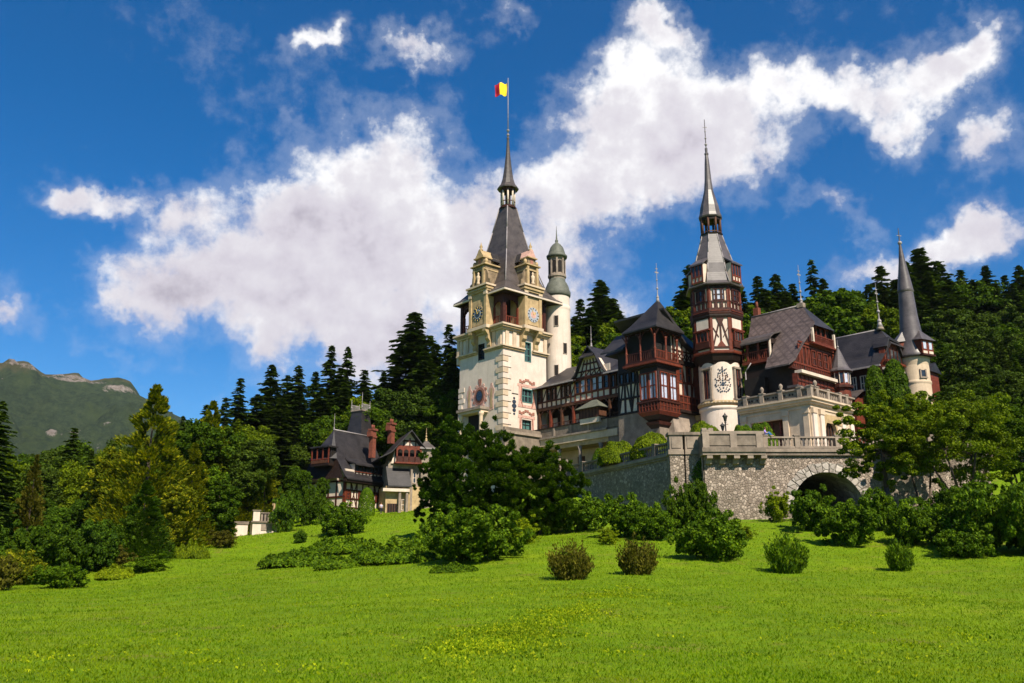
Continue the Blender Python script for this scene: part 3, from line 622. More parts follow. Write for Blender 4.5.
# ---- gallery wing running forward from the tower
wo_ = CR.p(CR.hit(537, 391)[0], 0, 0); W, WR = LR(wo_); WLn = 21.5
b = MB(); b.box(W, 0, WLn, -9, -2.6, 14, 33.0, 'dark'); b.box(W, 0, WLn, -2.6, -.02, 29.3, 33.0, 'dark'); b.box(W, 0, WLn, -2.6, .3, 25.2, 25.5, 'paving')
ops_ = []
wing = build(b, 'gallery_wing', castle)
b = MB(); b.box(W, .1, WLn, -.02, .0, 29.5, 33.0, 'panel')
timber(b, W, .2, 9.0, 29.5, 32.9, 8, 0, 'red', rails=(0, .30, .98), brace='', wd=.26); timber(b, W, 16.6, WLn, 29.5, 32.9, 5, 0, 'red', rails=(0, .30, .98), brace='', wd=.26)
timber(b, W, 9.0, 16.4, 29.5, 33.0, 6, .12, 'redl', rails=(0, .32, 1), wd=.24); b.box(W, 8.9, 16.5, 0, .12, 29.6, 34.6, 'panel')
for i in (1, 4, 7): x0 = .2+i*1.1; b.bar(W, (x0, 30.5), (x0+1.1, 32.8), .15, .002, .08, 'dark')
for i, x in enumerate(np.arange(.6, WLn, 2.6)):
    b.box(W, x-.17, x+.17, -.34, .14, 25.5, 29.4, 'redl' if i % 2 else 'brown'); b.bar(W, (x, 28.2), (x+1.1, 29.3), .18, -.25, .05, 'brown'); b.bar(W, (x, 28.2), (x-1.1, 29.3), .18, -.25, .05, 'brown')
b.box(W, 0, WLn, -.4, .2, 29.1, 29.5, 'brown'); railing(b, W, .2, WLn-.4, 25.6, 26.8, -.12, 'brown', .5)
for x in np.arange(1.2, WLn-1, 2.6): b.box(W, x, x+1.0, -2.58, -2.52, 25.7, 28.2, 'panel' if int(x*3) % 2 else 'brown')
build(b, 'timber_frame', wing)
for i in range(8):
    if i in (1, 4, 7): continue
    x0 = .2+1.1*i+.13; window(W, x0, x0+.84, 30.65, 32.7, .18, wing, 'brown', 'glass', 1, 2, .07, inset=.14)
for i in range(6): x0 = 9.0+7.4/6*i+.12; window(W, x0, x0+.98, 30.75, 32.85, .30, wing, 'brown', 'curtain' if i in (1, 3, 4) else 'glass', 1, 2, .08, inset=.14)
for i in range(5): x0 = 16.6+.98*i+.13; window(W, x0, x0+.72, 30.65, 32.7, .18, wing, 'brown', 'glass', 1, 2, .07, inset=.14)
b = MB(); roofquad(b, W, [(1.1, 32.9), (-1.2, 33.9), (-5.5, 37.2), (-9.6, 33.2)], -.2, 9.6, 'roofb'); roofquad(b, W, [(1.1, 32.95), (-1.2, 34.2), (-5.5, 37.4), (-9.6, 33.2)], 15.6, WLn, 'roofb')
b.box(W, -.3, 9.4, 1.08, 1.2, 32.75, 32.98, 'metal'); b.box(W, 16, WLn, 1.08, 1.2, 32.75, 32.98, 'metal'); build(b, 'roof', wing)
b = MB(); ap = 12.6     # central gable
b.prism(W, [(9.2, 33.1), (16.2, 33.1), (ap+1.4, 36.4), (ap-1.4, 36.4)], -.3, .3, 'panel')
for p0, p1 in (((9.2, 33.2), (16.2, 33.2)), ((10, 34.1), (15.3, 34.1)), ((11, 35.2), (14.3, 35.2))): b.bar(W, p0, p1, .25, .3, .42, 'red')
for x in (10.4, 11.5, 12.6, 13.7, 14.8): b.bar(W, (x, 33.2), (ap+(x-ap)*.55, 35.9), .2, .3, .40, 'red')
for x in (10.9, 12.05, 13.2, 14.3): b.bar(W, (x-.45, 33.3), (x+.45, 34.1), .14, .3, .38, 'red')
build(b, 'gable', wing)
b = MB(); G = [(8.3, 32.7), (9.6, 33.7), (11.2, 36.5), (12.6, 38.0), (14.0, 36.5), (15.6, 33.7), (16.9, 32.8)]
for (x0, q0), (x1, q1) in zip(G, G[1:]):
    fz = lambda q: q; tipn = (1.0, .1) 
    v = [W.p(x0, 1.0-.0*(q0 > 37), q0), W.p(x1, 1.0, q1), W.p(x1, -5.5, q1), W.p(x0, -5.5, q0)]; v += [(a_, b_, c_-.2) for a_, b_, c_ in v]
    b.add(v, [(0, 1, 2, 3), (7, 6, 5, 4), (0, 4, 5, 1), (1, 5, 6, 2), (2, 6, 7, 3), (3, 7, 4, 0)], 'roofb')
v = [W.p(11.0, 1.35, 36.2), W.p(14.2, 1.35, 36.2), W.p(12.6, -.3, 38.1)]; v += [(a_, b_, c_-.2) for a_, b_, c_ in v]; b.add(v, [(0, 1, 2), (5, 4, 3), (0, 3, 4, 1), (1, 4, 5, 2), (2, 5, 3, 0)], 'roofb')
build(b, 'gable_roof', wing)
b = MB(); finial(b, *W.p(12.6, 0, 0)[:2], 38.0, zrow(326, W.p(12.6, 0, 0)[1]), 'metal', .16); build(b, 'finial', wing)
b = MB()     # hipped bay in the loggia
a0 = W.hit(577, 410, 1.6)[0]; a1 = W.hit(601, 410, 1.6)[0]; z_ = W.hit(590, 408, 1.6)[1]
b.box(W, a0+.5, a1-.5, -1, 1.5, 25.4, z_-1.4, 'panel'); b.box(W, a0+.4, a1-.4, -1, 1.55, z_-1.5, z_, 'brown')
for i in range(7): x = a0+.5+(a1-a0-1)*i/6; b.box(W, x-.07, x+.07, 1.55, 1.62, z_-1.5, z_, 'red')
v = [W.p(a0-.1, 2.1, z_), W.p(a1+.1, 2.1, z_), W.p(a1+.1, -1, z_), W.p(a0-.1, -1, z_), W.p((a0+a1)/2-.5, .3, z_+1.5), W.p((a0+a1)/2+.5, .3, z_+1.5)]
b.add(v, [(0, 3, 2, 1), (0, 1, 5, 4), (1, 2, 5), (2, 3, 4, 5), (3, 0, 4)], 'copper'); build(b, 'roofed_bay', wing)
b = MB()     # terrace deck, parapet and undercroft
b.box(W, 0, WLn, .3, 1.0, 24.35, 25.75, 'greystone'); b.box(W, -.05, WLn, .22, 1.15, 25.75, 25.92, 'dark'); b.box(W, 0, 16.5, .2, 1.35, 24.05, 24.35, 'palestone'); b.box(W, .4, WLn-3, .0, 1.1, 23.0, 24.05, 'cream'); b.box(W, .4, WLn, -2.5, .8, 22.3, 23.0, 'ochre')
for x in np.arange(1.2, WLn, 3.8): b.box(W, x-.2, x+.2, .98, 1.12, 24.4, 25.74, 'palestone')
b.box(W, .3, WLn, -2.7, -2.5, 14, 22.4, 'cream'); b.box(W, 16.5, WLn+1, -2.5, .9, 14, 24.3, 'greystone')
for x in (.9, 5.6, 10.2, 14.6): b.lathe(*W.p(x, .5, 0)[:2], [(.42, 15), (.42, 18), (.3, 18.3), (.26, 21.6), (.42, 22.3)], 10, 'palestone')
for x in (3.2, 7.6, 12.2): b.box(W, x-.8, x+.8, -2.48, -2.44, 18.8, 21.2, 'brown')
b.box(CR, -1.5, 7.7, .12, 2.1, 24.5, 24.95, 'palestone'); b.box(CR, -1.3, 7.6, 1.5, 1.9, 24.95, 25.5, 'greystone'); b.box(CR, -1.2, 7.6, .1, 1.8, 15, 24.5, 'greystone')
build(b, 'terrace_parapet', wing)
# ---- corner pavilion of dark red timber
c = at(657, 400, 117); PL, PR = LR(c)
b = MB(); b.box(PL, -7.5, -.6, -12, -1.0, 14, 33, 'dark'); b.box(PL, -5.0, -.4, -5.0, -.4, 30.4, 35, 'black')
b.box(PL, -7.6, -.5, -12.1, -.9, 14, 24.2, 'greystone')
pav = build(b, 'corner_pavilion', castle); pav['label'] = 'dark red timber pavilion with oriel, balcony and hipped slate roof'
b = MB()     # buttressed base wall, splayed at its foot
v = [PR.p(1.6, 2.2, 14), PR.p(9.9, 2.2, 14), PR.p(9.9, -.3, 24.4), PR.p(3.4, -.3, 24.4), PR.p(1.6, -1, 14), PR.p(9.9, -1, 14), PR.p(9.9, -1, 24.4), PR.p(3.4, -1, 24.4)]
b.add(v, [(0, 1, 2, 3), (7, 6, 5, 4), (0, 4, 5, 1), (1, 5, 6, 2), (2, 6, 7, 3), (3, 7, 4, 0)], 'palestone')
for i, z in enumerate(np.arange(16, 24, .8)): b.box(PR, 8.6-.3*(i % 2), 9.95, -.5, .35+(24.4-z)*.235, z, z+.7, 'ochre')
build(b, 'buttress', pav)
b = MB()     # timbered walls, left and right of the oriel
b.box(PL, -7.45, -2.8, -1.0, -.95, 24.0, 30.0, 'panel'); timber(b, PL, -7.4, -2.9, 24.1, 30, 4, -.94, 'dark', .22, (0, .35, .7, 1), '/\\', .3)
build(b, 'timber_frame', pav); b = MB()
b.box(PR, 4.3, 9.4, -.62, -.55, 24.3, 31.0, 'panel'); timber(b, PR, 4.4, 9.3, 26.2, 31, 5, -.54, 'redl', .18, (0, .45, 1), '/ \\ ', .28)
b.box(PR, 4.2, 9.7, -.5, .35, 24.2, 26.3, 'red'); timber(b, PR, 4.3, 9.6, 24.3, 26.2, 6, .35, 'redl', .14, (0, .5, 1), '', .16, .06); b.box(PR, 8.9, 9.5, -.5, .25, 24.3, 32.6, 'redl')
b.box(PR, 4.2, 9.7, -.5, .0, 30.8, 31.3, 'dark'); b.box(PR, 4.2, 10, -.2, .6, 23.9, 24.25, 'dark')
# triangular panel beneath the swept eave
b.prism(PR, [(4.0, 31.2), (10.4, 31.2), (9.2, 32.7), (7.8, 33.1), (6.2, 33.9), (4.5, 35.2), (4.0, 35.2)], -.9, -.3, 'panel')
b.box(PR, 4.0, 9.6, -.3, -.18, 31.2, 31.45, 'red'); b.box(PR, 4.0, 8.9, -.3, -.19, 32.6, 32.8, 'red')
for x in (4.2, 5.2, 6.2, 7.2, 8.2): b.box(PR, x-.1, x+.1, -.3, -.17, 31.3, 35.1-(x-4)*.55, 'red')
for x in (4.2, 5.2, 6.2, 7.2): b.bar(PR, (x, 31.4), (x+1, 32.6), .12, -.3, -.2, 'red'); b.bar(PR, (x, 32.6), (x+1, 31.4), .12, -.3, -.21, 'red')
build(b, 'timber_frame', pav)
for x0 in (5.5, 7.45): window(PR, x0, x0+.85, 28.5, 30.7, -.40, pav, 'redl', 'glass', 1, 2, .1, inset=.12)
for x0 in (-7.2, -6.1, -5.1): window(PL, x0, x0+.75, 28.3, 29.8, -.80, pav, 'dark', 'glass', 1, 1, .1, inset=.12)
b = MB()     # oriel
O = [(-3.4, 0.0), (.3, 0.0), (.3, -4.2), (-3.4, -4.2)]
b.box(PL, -2.8, .3, -4.0, 0, 23.6, 30.0, 'dark')
def orl(z, g): return [PL.p(-2.9-g, .1+g, z), PL.p(.4+g, .1+g, z), PL.p(.4+g, -4.1-g, z), PL.p(-2.9-g, -4.1-g, z)]
def orb(zs, m_):
    v = []; f = []
    for z, g in zs: v += orl(z, g)
    for j in range(len(zs)-1):
        for i in range(4): k = (i+1) % 4; f.append((4*j+i, 4*j+k, 4*j+4+k, 4*j+4+i))
    f += [(3, 2, 1, 0), tuple(4*(len(zs)-1)+i for i in range(4))]; b.add(v, f, m_)
orb([(23.6, .1), (24.8, .12), (24.8, .3), (25.05, .3)], 'red'); orb([(23.1, -.1), (23.55, .2), (23.65, .2)], 'redl'); orb([(22.4, -.8), (23.1, -.15)], 'dark'); orb([(21.9, -.65), (22.3, -.5), (22.4, -.8)], 'red'); orb([(20.4, -1.6), (21.4, -1.0), (21.9, -.7)], 'dark')
for F_, a0, a1 in ((PL, -2.8, .3), (PR, 0, 4.0)):
    k = 6
    for i in range(k+1): x = a0+(a1-a0)*i/k; b.box(F_, x-.07, x+.07, .2 if F_ is PL else .5, (.32 if F_ is PL else .6), 23.7, 24.75, 'redl')
    b.box(F_, a0, a1, .2 if F_ is PL else .5, .3 if F_ is PL else .58, 24.2, 24.3, 'redl')
ori = build(b, 'oriel', pav)
for x0 in (-2.7, -1.2): window(PL, x0, x0+1.35, 25.2, 28.9, .22, pav, 'redl', 'curtain', 2, 2, .14, inset=.2)
for x0 in (.25, 2.2): window(PR, x0, x0+1.65, 25.2, 28.9, .52, pav, 'redl', 'curtain', 2, 2, .14, inset=.2)
b = MB(); b.box(PL, -5.0, .9, -4.7, .9, 29.95, 30.25, 'redl'); b.box(PL, -4.8, .7, -4.6, .7, 30.25, 30.55, 'red'); b.box(PL, -4.6, .5, -4.5, .5, 29.7, 29.95, 'dark')
build(b, 'balcony_slab', pav)
b = MB()     # upper balcony
for a, n_ in ((-4.7, .35), (.3, .35), (.3, -4.4), (-4.7, -4.4), (-2.2, .35), (.3, -2.0)):
    b.lathe(*PL.p(a, n_, 0)[:2], [(.17, 30.5), (.17, 31.9), (.24, 32.0), (.12, 32.15), (.15, 33.6), (.22, 33.75), (.22, 33.95), (.14, 34.0), (.14, 35.0)], 8, 'redl')
railing(b, PL, -4.6, .2, 30.7, 31.9, .35, 'red', .32); railing(b, PR, -.2, 4.3, 30.7, 31.9, .3, 'redl', .32)
b.box(PL, -4.9, .5, -4.6, .5, 34.6, 35.0, 'dark')
for a in (-4.7, -2.2, .3):
    for k in (-1, 1): b.bar(PL, (a, 33.6), (a+k*.7, 34.6), .14, .28, .4, 'red')
for a in (-.35, 2.0, 4.4):
    for k in (-1, 1): b.bar(PR, (a, 33.6), (a+k*.7, 34.6), .14, .2, .34, 'redl')
build(b, 'upper_balcony', pav)
b = MB(); v = []; f_ = []
for h_, z_, ca_, cb_ in ((3.05, 34.75, -1.9, -2.1), (3.05, 34.95, -1.9, -2.1), (2.25, 36.0, -1.7, -2.2), (1.2, 37.8, -1.4, -2.4), (.1, 39.6, -1.2, -2.6)):
    for a, n_ in ((-h_, -h_), (h_, -h_), (h_, h_), (-h_, h_)): v.append(PL.p(ca_+a, cb_+n_, z_))
for j in range(4):
    for i in range(4): k = (i+1) % 4; f_.append((j*4+i, j*4+k, j*4+4+k, j*4+4+i))
b.add(v, f_+[(3, 2, 1, 0), (16, 17, 18, 19)], 'roofb')
prof = [(1.6, 38.0), (3.0, 36.9), (4.5, 35.3), (6.2, 33.95), (8.2, 33.05), (10.3, 32.75), (12.4, 33.0)]
for (n0, q0), (n1, q1) in zip(prof, prof[1:]):
    v = [PL.p(a, -n_, q-t) for t in (0, .28) for a, n_, q in ((-8.5, n0, q0), (.55, n0, q0), (.55, n1, q1), (-8.5, n1, q1))]
    b.add(v, [(0, 1, 2, 3), (7, 6, 5, 4), (0, 4, 5, 1), (1, 5, 6, 2), (2, 6, 7, 3), (3, 7, 4, 0)], 'roofb')
rings(b, PL, (-5.5, -7.0), [(5.2, 33.2), (2.6, 36.8), (.6, 39.0)], 'roofb')
roofquad(b, PL, [(.4, 33.0), (-3.2, 36.2)], -9.5, -5.2, 'roofb')
build(b, 'roof', pav)
b = MB(); q = PL.p(-1.2, -2.6, 0); finial(b, q[0], q[1], 39.4, zrow(263, q[1]), 'metal', .2, 4, True); build(b, 'finial', pav)
# ---- octagonal turret
c = at(720.5, 400, 118); cx, cy = c[:2]
b = MB(); b.lathe(cx, cy, [(2.85, 14), (2.85, 24.0), (3.0, 24.1), (3.0, 24.45), (2.8, 24.5), (2.8, 30.4)], 40, 'white')
b.lathe(cx, cy, [(2.95, 24.5), (3.12, 24.75), (3.12, 25.1), (2.95, 25.15)], 40, 'ochre'); b.lathe(cx, cy, [(2.85, 30.0), (3.0, 30.3), (3.2, 30.5), (3.5, 31.2), (3.6, 31.5)], 8, 'dark', False, R(-95+22.5))
octt = build(b, 'octagonal_turret', castle); octt['label'] = 'cream round turret with red timber octagon and bell-shaped spire'
b = MB(); b.lathe(cx, cy, [(3.0, 24.72), (3.15, 24.75), (3.15, 25.09), (3.0, 25.12)], 40, 'ochre')
for j in range(40):
    t = j*2*math.pi/40; f = Fr((cx+3.1*math.cos(t), cy+3.1*math.sin(t)), t+R(90), t); b.prism(f, [(.13*math.cos(q*math.pi/3), 24.92+.12*math.sin(q*math.pi/3)) for q in range(6)], 0, .07, 'cream')
build(b, 'frieze', octt)
def on(cx, cy, r_, px, z):
    t = min(np.arange(-math.pi, 0, .01), key=lambda t: abs(proj((cx+r_*math.cos(t), cy+r_*math.sin(t), z))[0]-px)+(0 if math.sin(t) < -.05 else 99)); return Fr((cx+r_*math.cos(t), cy+r_*math.sin(t)), t+R(90), t)
for px_, hh in ((706.5, 2.0), (735.5, 2.0)):
    f = on(cx, cy, 2.72, px_, 28); z_ = zrow(383, cy)
    b = MB(); b.box(f, -.55, .55, -.3, .16, z_-hh, z_+hh-.2, 'glass'); b.box(f, -.06, .06, .16, .22, z_-hh, z_+hh-.2, 'redl')
    for s_ in (-1, 1): b.box(f, s_*.62-.14, s_*.62+.14, -.3, .3, z_-hh-.1, z_+hh-.1, 'palestone'); b.box(f, s_*.4-.07, s_*.4+.07, .16, .23, z_-hh, z_+hh-.2, 'red')
    b.box(f, -.9, .9, -.3, .42, z_-hh-.35, z_-hh-.08, 'palestone'); b.box(f, -.8, .8, -.3, .36, z_+hh-.1, z_+hh+.15, 'palestone'); b.box(f, -.5, .5, .161, .225, z_+.5, z_+.62, 'red'); build(b, 'window', octt)
b = MB()     # painted coat-of-arms scrollwork: generic foliage rosettes
f = on(cx, cy, 2.8, 721.5, 28); zc = zrow(380, cy); r3 = random.Random(5)
def curved(a, z, r_, k=6, m_='navy', th=.06):
    t0 = math.atan2(f.n[1], f.n[0])+a/2.8; g = Fr((cx+2.79*math.cos(t0), cy+2.79*math.sin(t0)), t0+R(90), t0)
    b.prism(g, [(r_*math.cos(2*math.pi*q/k), z+r_*math.sin(2*math.pi*q/k)) for q in range(k)], 0, th, m_)
sp_ = []
while len(sp_) < 30:
    a = r3.uniform(.0, 1.0); z = r3.uniform(-1.75, 1.1)
    if (a/1.02)**2+((z+.35)/1.45)**2 < 1 and all((a-q[0])**2+(z-q[1])**2 > .055 for q in sp_): sp_.append((a, z))
for i, (a, z) in enumerate(sp_):
    for sg in (-1, 1): curved(sg*a, zc+z, .085+.05*r3.random(), 5, 'navy' if i % 4 else 'brown', .04+.001*i)
for a, z, r_ in ((0, -.5, .24), (0, 1.5, .13), (0, 1.75, .1), (-.3, 1.35, .12), (.3, 1.35, .12), (-.5, 1.5, .08), (.5, 1.5, .08), (0, 1.2, .14)): curved(a, zc+z-.1, r_, 7, 'navy', .08)
build(b, 'painted_crest', octt)
OA = R(-95)
def octf(i, r_): t = OA+i*math.pi/4; d_ = r_*math.cos(math.pi/8); return Fr((cx+d_*math.cos(t), cy+d_*math.sin(t)), t+R(90), t)
b = MB(); b.lathe(cx, cy, [(3.3, 31.4), (3.3, 36.8)], 8, 'white', False, OA+math.pi/8); b.lathe(cx, cy, [(3.55, 36.7), (3.65, 36.9), (3.65, 37.6), (3.35, 37.7)], 8, 'red', False, OA+math.pi/8)
b.lathe(cx, cy, [(3.35, 37.6), (3.35, 40.9)], 8, 'panel', False, OA+math.pi/8); b.lathe(cx, cy, [(3.72, 31.35), (3.78, 31.5), (3.78, 31.75), (3.5, 31.8)], 8, 'redl', False, OA+math.pi/8)
b.lathe(cx, cy, [(3.5, 36.3), (3.6, 36.55), (3.6, 36.75)], 8, 'dark', False, OA+math.pi/8)
for i in range(8):
    f = octf(i, 3.3); hw = 3.3*math.sin(math.pi/8)
    for s_ in (-1, 1): b.box(f, s_*(hw-.1)-.16, s_*(hw-.1)+.16, -.1, .14, 31.7, 36.7, 'redl')
    b.box(f, -hw, hw, 0, .12, 32.1, 32.35, 'red'); b.box(f, -hw, hw, 0, .12, 36.3, 36.6, 'red')
    if i % 2 == 0:
        b.bar(f, (-hw+.2, 32.3), (0, 36.3), .2, 0, .10, 'red'); b.bar(f, (hw-.2, 32.3), (0, 36.3), .2, .0, .09, 'red'); b.box(f, -.1, .1, .0, .11, 32.2, 36.4, 'red'); b.prism(f, [(-.55, 36.3), (.55, 36.3), (.12, 35.2), (-.12, 35.2)], 0, .13, 'red')
        b.prism(f, [(-.6, 32.3), (.6, 32.3), (0, 33.2)], 0, .125, 'redl'); b.bar(f, (-hw+.3, 34.9), (-.3, 33.6), .12, 0, .08, 'red'); b.bar(f, (hw-.3, 34.9), (.3, 33.6), .12, 0, .08, 'red')
    else:
        b.box(f, -hw+.1, hw-.1, 0, .45, 32.2, 33.0, 'red'); b.box(f, -hw, hw, 0, .5, 34.55, 34.75, 'redl'); b.box(f, -hw+.3, hw-.3, .0, .16, 34.75, 36.2, 'white')
    f = octf(i, 3.36)
    for s_ in (-1, -.33, .33, 1): b.box(f, s_*(hw-.1)-.13, s_*(hw-.1)+.13, -.1, .13, 37.6, 40.8, 'redl' if abs(s_) == 1 else 'red')
    b.box(f, -hw, hw, 0, .16, 38.45, 38.65, 'red'); b.box(f, -hw, hw, 0, .14, 40.4, 40.75, 'dark')
    for s_ in np.arange(-hw+.3, hw-.1, .36): b.box(f, s_-.06, s_+.06, 0, .08, 37.7, 38.5, 'red')
    f = octf(i, 3.68); b.box(f, -hw, hw, 0, .05, 37.15, 37.25, 'redl')
oc = build(b, 'timber_octagon', octt)
for i in range(8):
    f = octf(i, 3.3)
    if i % 2: window(f, -.95, .95, 33.05, 34.5, .40, octt, 'redl', 'glass', 3, 1, .1, inset=.15)
    window(octf(i, 3.36), -.75, .75, 38.7, 40.35, .18, octt, 'red', 'glass' if i % 3 else 'curtain', 3, 2, .1, inset=.1)
b = MB(); a8 = OA+math.pi/8
b.lathe(cx, cy, [(4.05, 40.8), (4.12, 40.95), (3.85, 41.15), (3.5, 41.5), (3.15, 42.8), (2.9, 44.2), (2.4, 45.9), (1.85, 47.6), (1.5, 48.9), (1.5, 49.1)], 8, 'roofz', False, a8)
for i in range(8):
    t = a8+i*math.pi/4; pr_ = [(3.85, 41.15), (3.15, 42.8), (2.9, 44.2), (2.4, 45.9), (1.85, 47.6), (1.5, 48.9)]
    for (r0, q0), (r1, q1) in zip(pr_, pr_[1:]): b.tube((cx+r0*math.cos(t), cy+r0*math.sin(t), q0), (cx+r1*math.cos(t), cy+r1*math.sin(t), q1), .08, .08, 5, 'metal')
bell = build(b, 'bell_roof', octt)
for i in (1, 3, 5, 7):
    f = octf(i, 2.9); b = MB(); b.box(f, -.95, .95, -1, 1.0, 41.3, 44.0, 'panel')
    for x in (-.9, -.3, .3, .9): b.box(f, x-.1, x+.1, 1.0, 1.08, 41.3, 44.0, 'redl')
    for z in (41.4, 42.2, 43.9): b.box(f, -1, 1, 1.0, 1.07, z-.1, z+.1, 'redl')
    b.box(f, -.8, .8, 1.0, 1.03, 42.3, 43.8, 'glass')
    v = [f.p(-1.2, 1.25, 44.0), f.p(1.2, 1.25, 44.0), f.p(1.0, -.9, 45.6), f.p(-1.0, -.9, 45.6)]; v += [(x, y, z-.22) for x, y, z in v]
    b.add(v, [(0, 1, 2, 3), (7, 6, 5, 4), (0, 4, 5, 1), (1, 5, 6, 2), (2, 6, 7, 3), (3, 7, 4, 0)], 'roofz'); build(b, 'dormer', octt)
b = MB()
b.lathe(cx, cy, [(1.6, 49.0), (1.65, 49.15), (1.4, 49.25)], 8, 'dark', False, a8)
for i in range(8): t = a8+i*math.pi/4; b.tube((cx+1.33*math.cos(t), cy+1.33*math.sin(t), 49.1), (cx+1.33*math.cos(t), cy+1.33*math.sin(t), 51.7), .16, .16, 6, 'brown')
b.lathe(cx, cy, [(1.45, 51.2), (1.5, 51.75)], 8, 'dark', False, a8); b.lathe(cx, cy, [(1.5, 49.3), (1.5, 49.45)], 8, 'brown', False, a8, cap=False)
build(b, 'lantern', octt)
b = MB(); b.lathe(cx, cy, [(1.62, 51.6), (1.68, 51.8), (1.5, 52.3), (1.32, 53.4), (.95, 54.7), (.66, 55.9), (.5, 57.5), (.36, 60.0), (.24, 61.5), (.3, 61.6), (.3, 61.8), (.18, 61.9), (.2, 62.6), (.08, 62.7), (.05, 67.2)], 10, 'roofz', False)
for z, r_ in ((63.2, .2), (64.2, .15), (65.3, .12)): b.ball((cx, cy, z), r_, 'metal', seg=8)
b.box(Fr((cx, cy), 0), -.3, .3, -.03, .03, 65.9, 65.98, 'metal'); build(b, 'spire', octt)
KT = 120/118; nc = at(721.5, 400, 120)     # the turret stands further back and is that much bigger
for o_ in [octt]+[q for q in castle.children_recursive if q.parent is octt]:
    me_ = o_.data; n_ = len(me_.vertices); co = np.empty(n_*3, np.float32); me_.vertices.foreach_get('co', co); co = co.reshape(-1, 3); w0 = np.array(WL[castle.name])
    co += w0; co[:, 0] = nc[0]+(co[:, 0]-cx)*KT; co[:, 1] = nc[1]+(co[:, 1]-cy)*KT; co[:, 2] = EYE+(co[:, 2]-EYE)*KT-.55; co -= w0
    me_.vertices.foreach_set('co', co.ravel()); me_.update()
# ---- conservatory block with roof terrace
c = at(809, 393, 103); G1, G2 = LR(c)
o1 = opening(G1, 751, 784, 421, 437); o2 = opening(G2, 825, 836, 421, 438); DN = 3.2
b = MB(); o1 = (o1[0], o1[1], 15.6, o1[3]); o2 = (o2[0], o2[1], 15.4, o2[3])
b.wall(G1, -9.6, 0, 14, 22.2, [o1], 'cream', 0, .5); b.wall(G2, 0, 9.8, 14, 22.2, [o2], 'cream', 0, .5); b.wall(G1, -9.6, 0, 14, 22.2, [], 'cream', -9.8); b.box(G1, -9.6, 0, -9.8, -.0, 22.0, 22.25, 'palestone')
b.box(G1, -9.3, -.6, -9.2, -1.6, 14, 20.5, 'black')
for z0, z1, pr in ((21.3, 21.5, .12), (21.75, 22.0, .3), (22.0, 22.3, .6), (22.3, 22.5, .8)):
    b.box(G1, -9.6, pr, 0, pr, z0, z1, 'cream'); b.box(G2, 0, 9.8, 0, pr-.004, z0, z1, 'cream')
cons = build(b, 'conservatory', castle); cons['label'] = 'cream conservatory block with balustraded roof terrace'
for x in (-.55, -3.25, -9.0): b = MB(); b.box(G1, x-.35, x+.35, 0, .2, 14, 21.3, 'cream'); b.box(G1, x-.45, x+.45, 0, .3, 20.7, 21.3, 'cream'); build(b, 'pilaster', cons)
for x in (.55, 2.2, 7.2, 9.2): b = MB(); b.box(G2, x-.4, x+.4, 0, .25, 14, 21.3, 'white'); b.box(G2, x-.5, x+.5, 0, .35, 20.7, 21.3, 'cream'); build(b, 'pilaster', cons)
b = MB(); b.box(G2, 2.8, 6.8, 0, .1, 19.9, 20.9, 'ochre'); build(b, 'lintel_panel', cons)
am = (o2[0]+o2[1])/2; hw = (o2[1]-o2[0])/2
b = MB(); b.box(G2, o2[0], o2[1], -.5, -.42, 15.4, o2[3], 'black')
for i in range(5): x = o2[0]+(o2[1]-o2[0])*i/4; b.box(G2, x-.06, x+.06, -.42, -.3, 15.4, o2[3], 'brown')
for t in range(8):
    q0, q1 = t*math.pi/8, (t+1)*math.pi/8; b.prism(G2, [(am+hw*math.cos(q0), o2[3]-hw+hw*math.sin(q0)), (am+hw*math.cos(q1), o2[3]-hw+hw*math.sin(q1)), (am+hw*1.25*math.cos(q1), o2[3]-hw+hw*1.25*math.sin(q1)), (am+hw*1.25*math.cos(q0), o2[3]-hw+hw*1.25*math.sin(q0))], -.3, .12, 'ochre')
build(b, 'arched_door', cons)
b = MB(); b.box(G1, o1[0], o1[1], -1.4, -1.3, 14, 20.6, 'brown')
for x in np.arange(o1[0], o1[1], 1.1): b.box(G1, x-.08, x+.08, -1.3, -1.2, 15, 20.4, 'redl')
build(b, 'loggia_glazing', cons)
def castle_part(p): return p if (p.parent is not None) else None
def stone_rail(F_, a0, a1, n_, zb, h, name, parent, posts, m_='palestone', bal=True, step=.42, r_=.12, ball=()):
    b = MB(); b.box(F_, a0, a1, n_-.22, n_+.22, zb, zb+.16, m_); b.box(F_, a0, a1, n_-.24, n_+.24, zb+h-.17, zb+h, m_)
    for x in posts: b.box(F_, x-.26, x+.26, n_-.27, n_+.27, zb-.002, zb+h+.06, m_); b.box(F_, x-.33, x+.33, n_-.33, n_+.33, zb+h+.06, zb+h+.18, m_)
    for x in ball: b.lathe(*F_.p(x, n_, 0)[:2], [(.2, zb+h+.15), (.12, zb+h+.3), (.26, zb+h+.55), (.24, zb+h+.75), (.08, zb+h+.95)], 8, m_)
    o = build(b, name, parent); pb = None
    if bal:
        x = a0+step
        while x < a1-step*.5:
            if all(abs(x-q) > .4 for q in posts):
                X_, Y_, _ = F_.p(x, n_, 0)
                if pb is None:
                    b = MB(); q = h-.33; z0 = zb+.16
                    b.lathe(X_, Y_, [(r_*.9, z0), (r_*.9, z0+q*.08), (r_*.5, z0+q*.14), (r_*1.0, z0+q*.36), (r_*.8, z0+q*.55), (r_*.45, z0+q*.8), (r_*.9, z0+q*.92), (r_*.9, z0+q)], 8, m_)
                    pb = build(b, 'baluster', o if parent is not castle_part(parent) else parent); p0 = (X_, Y_)
                else:
                    cpy = pb.copy(); COL.objects.link(cpy); cpy.parent = pb.parent; cpy.location = (X_-p0[0], Y_-p0[1], 0)
            x += step
    return o
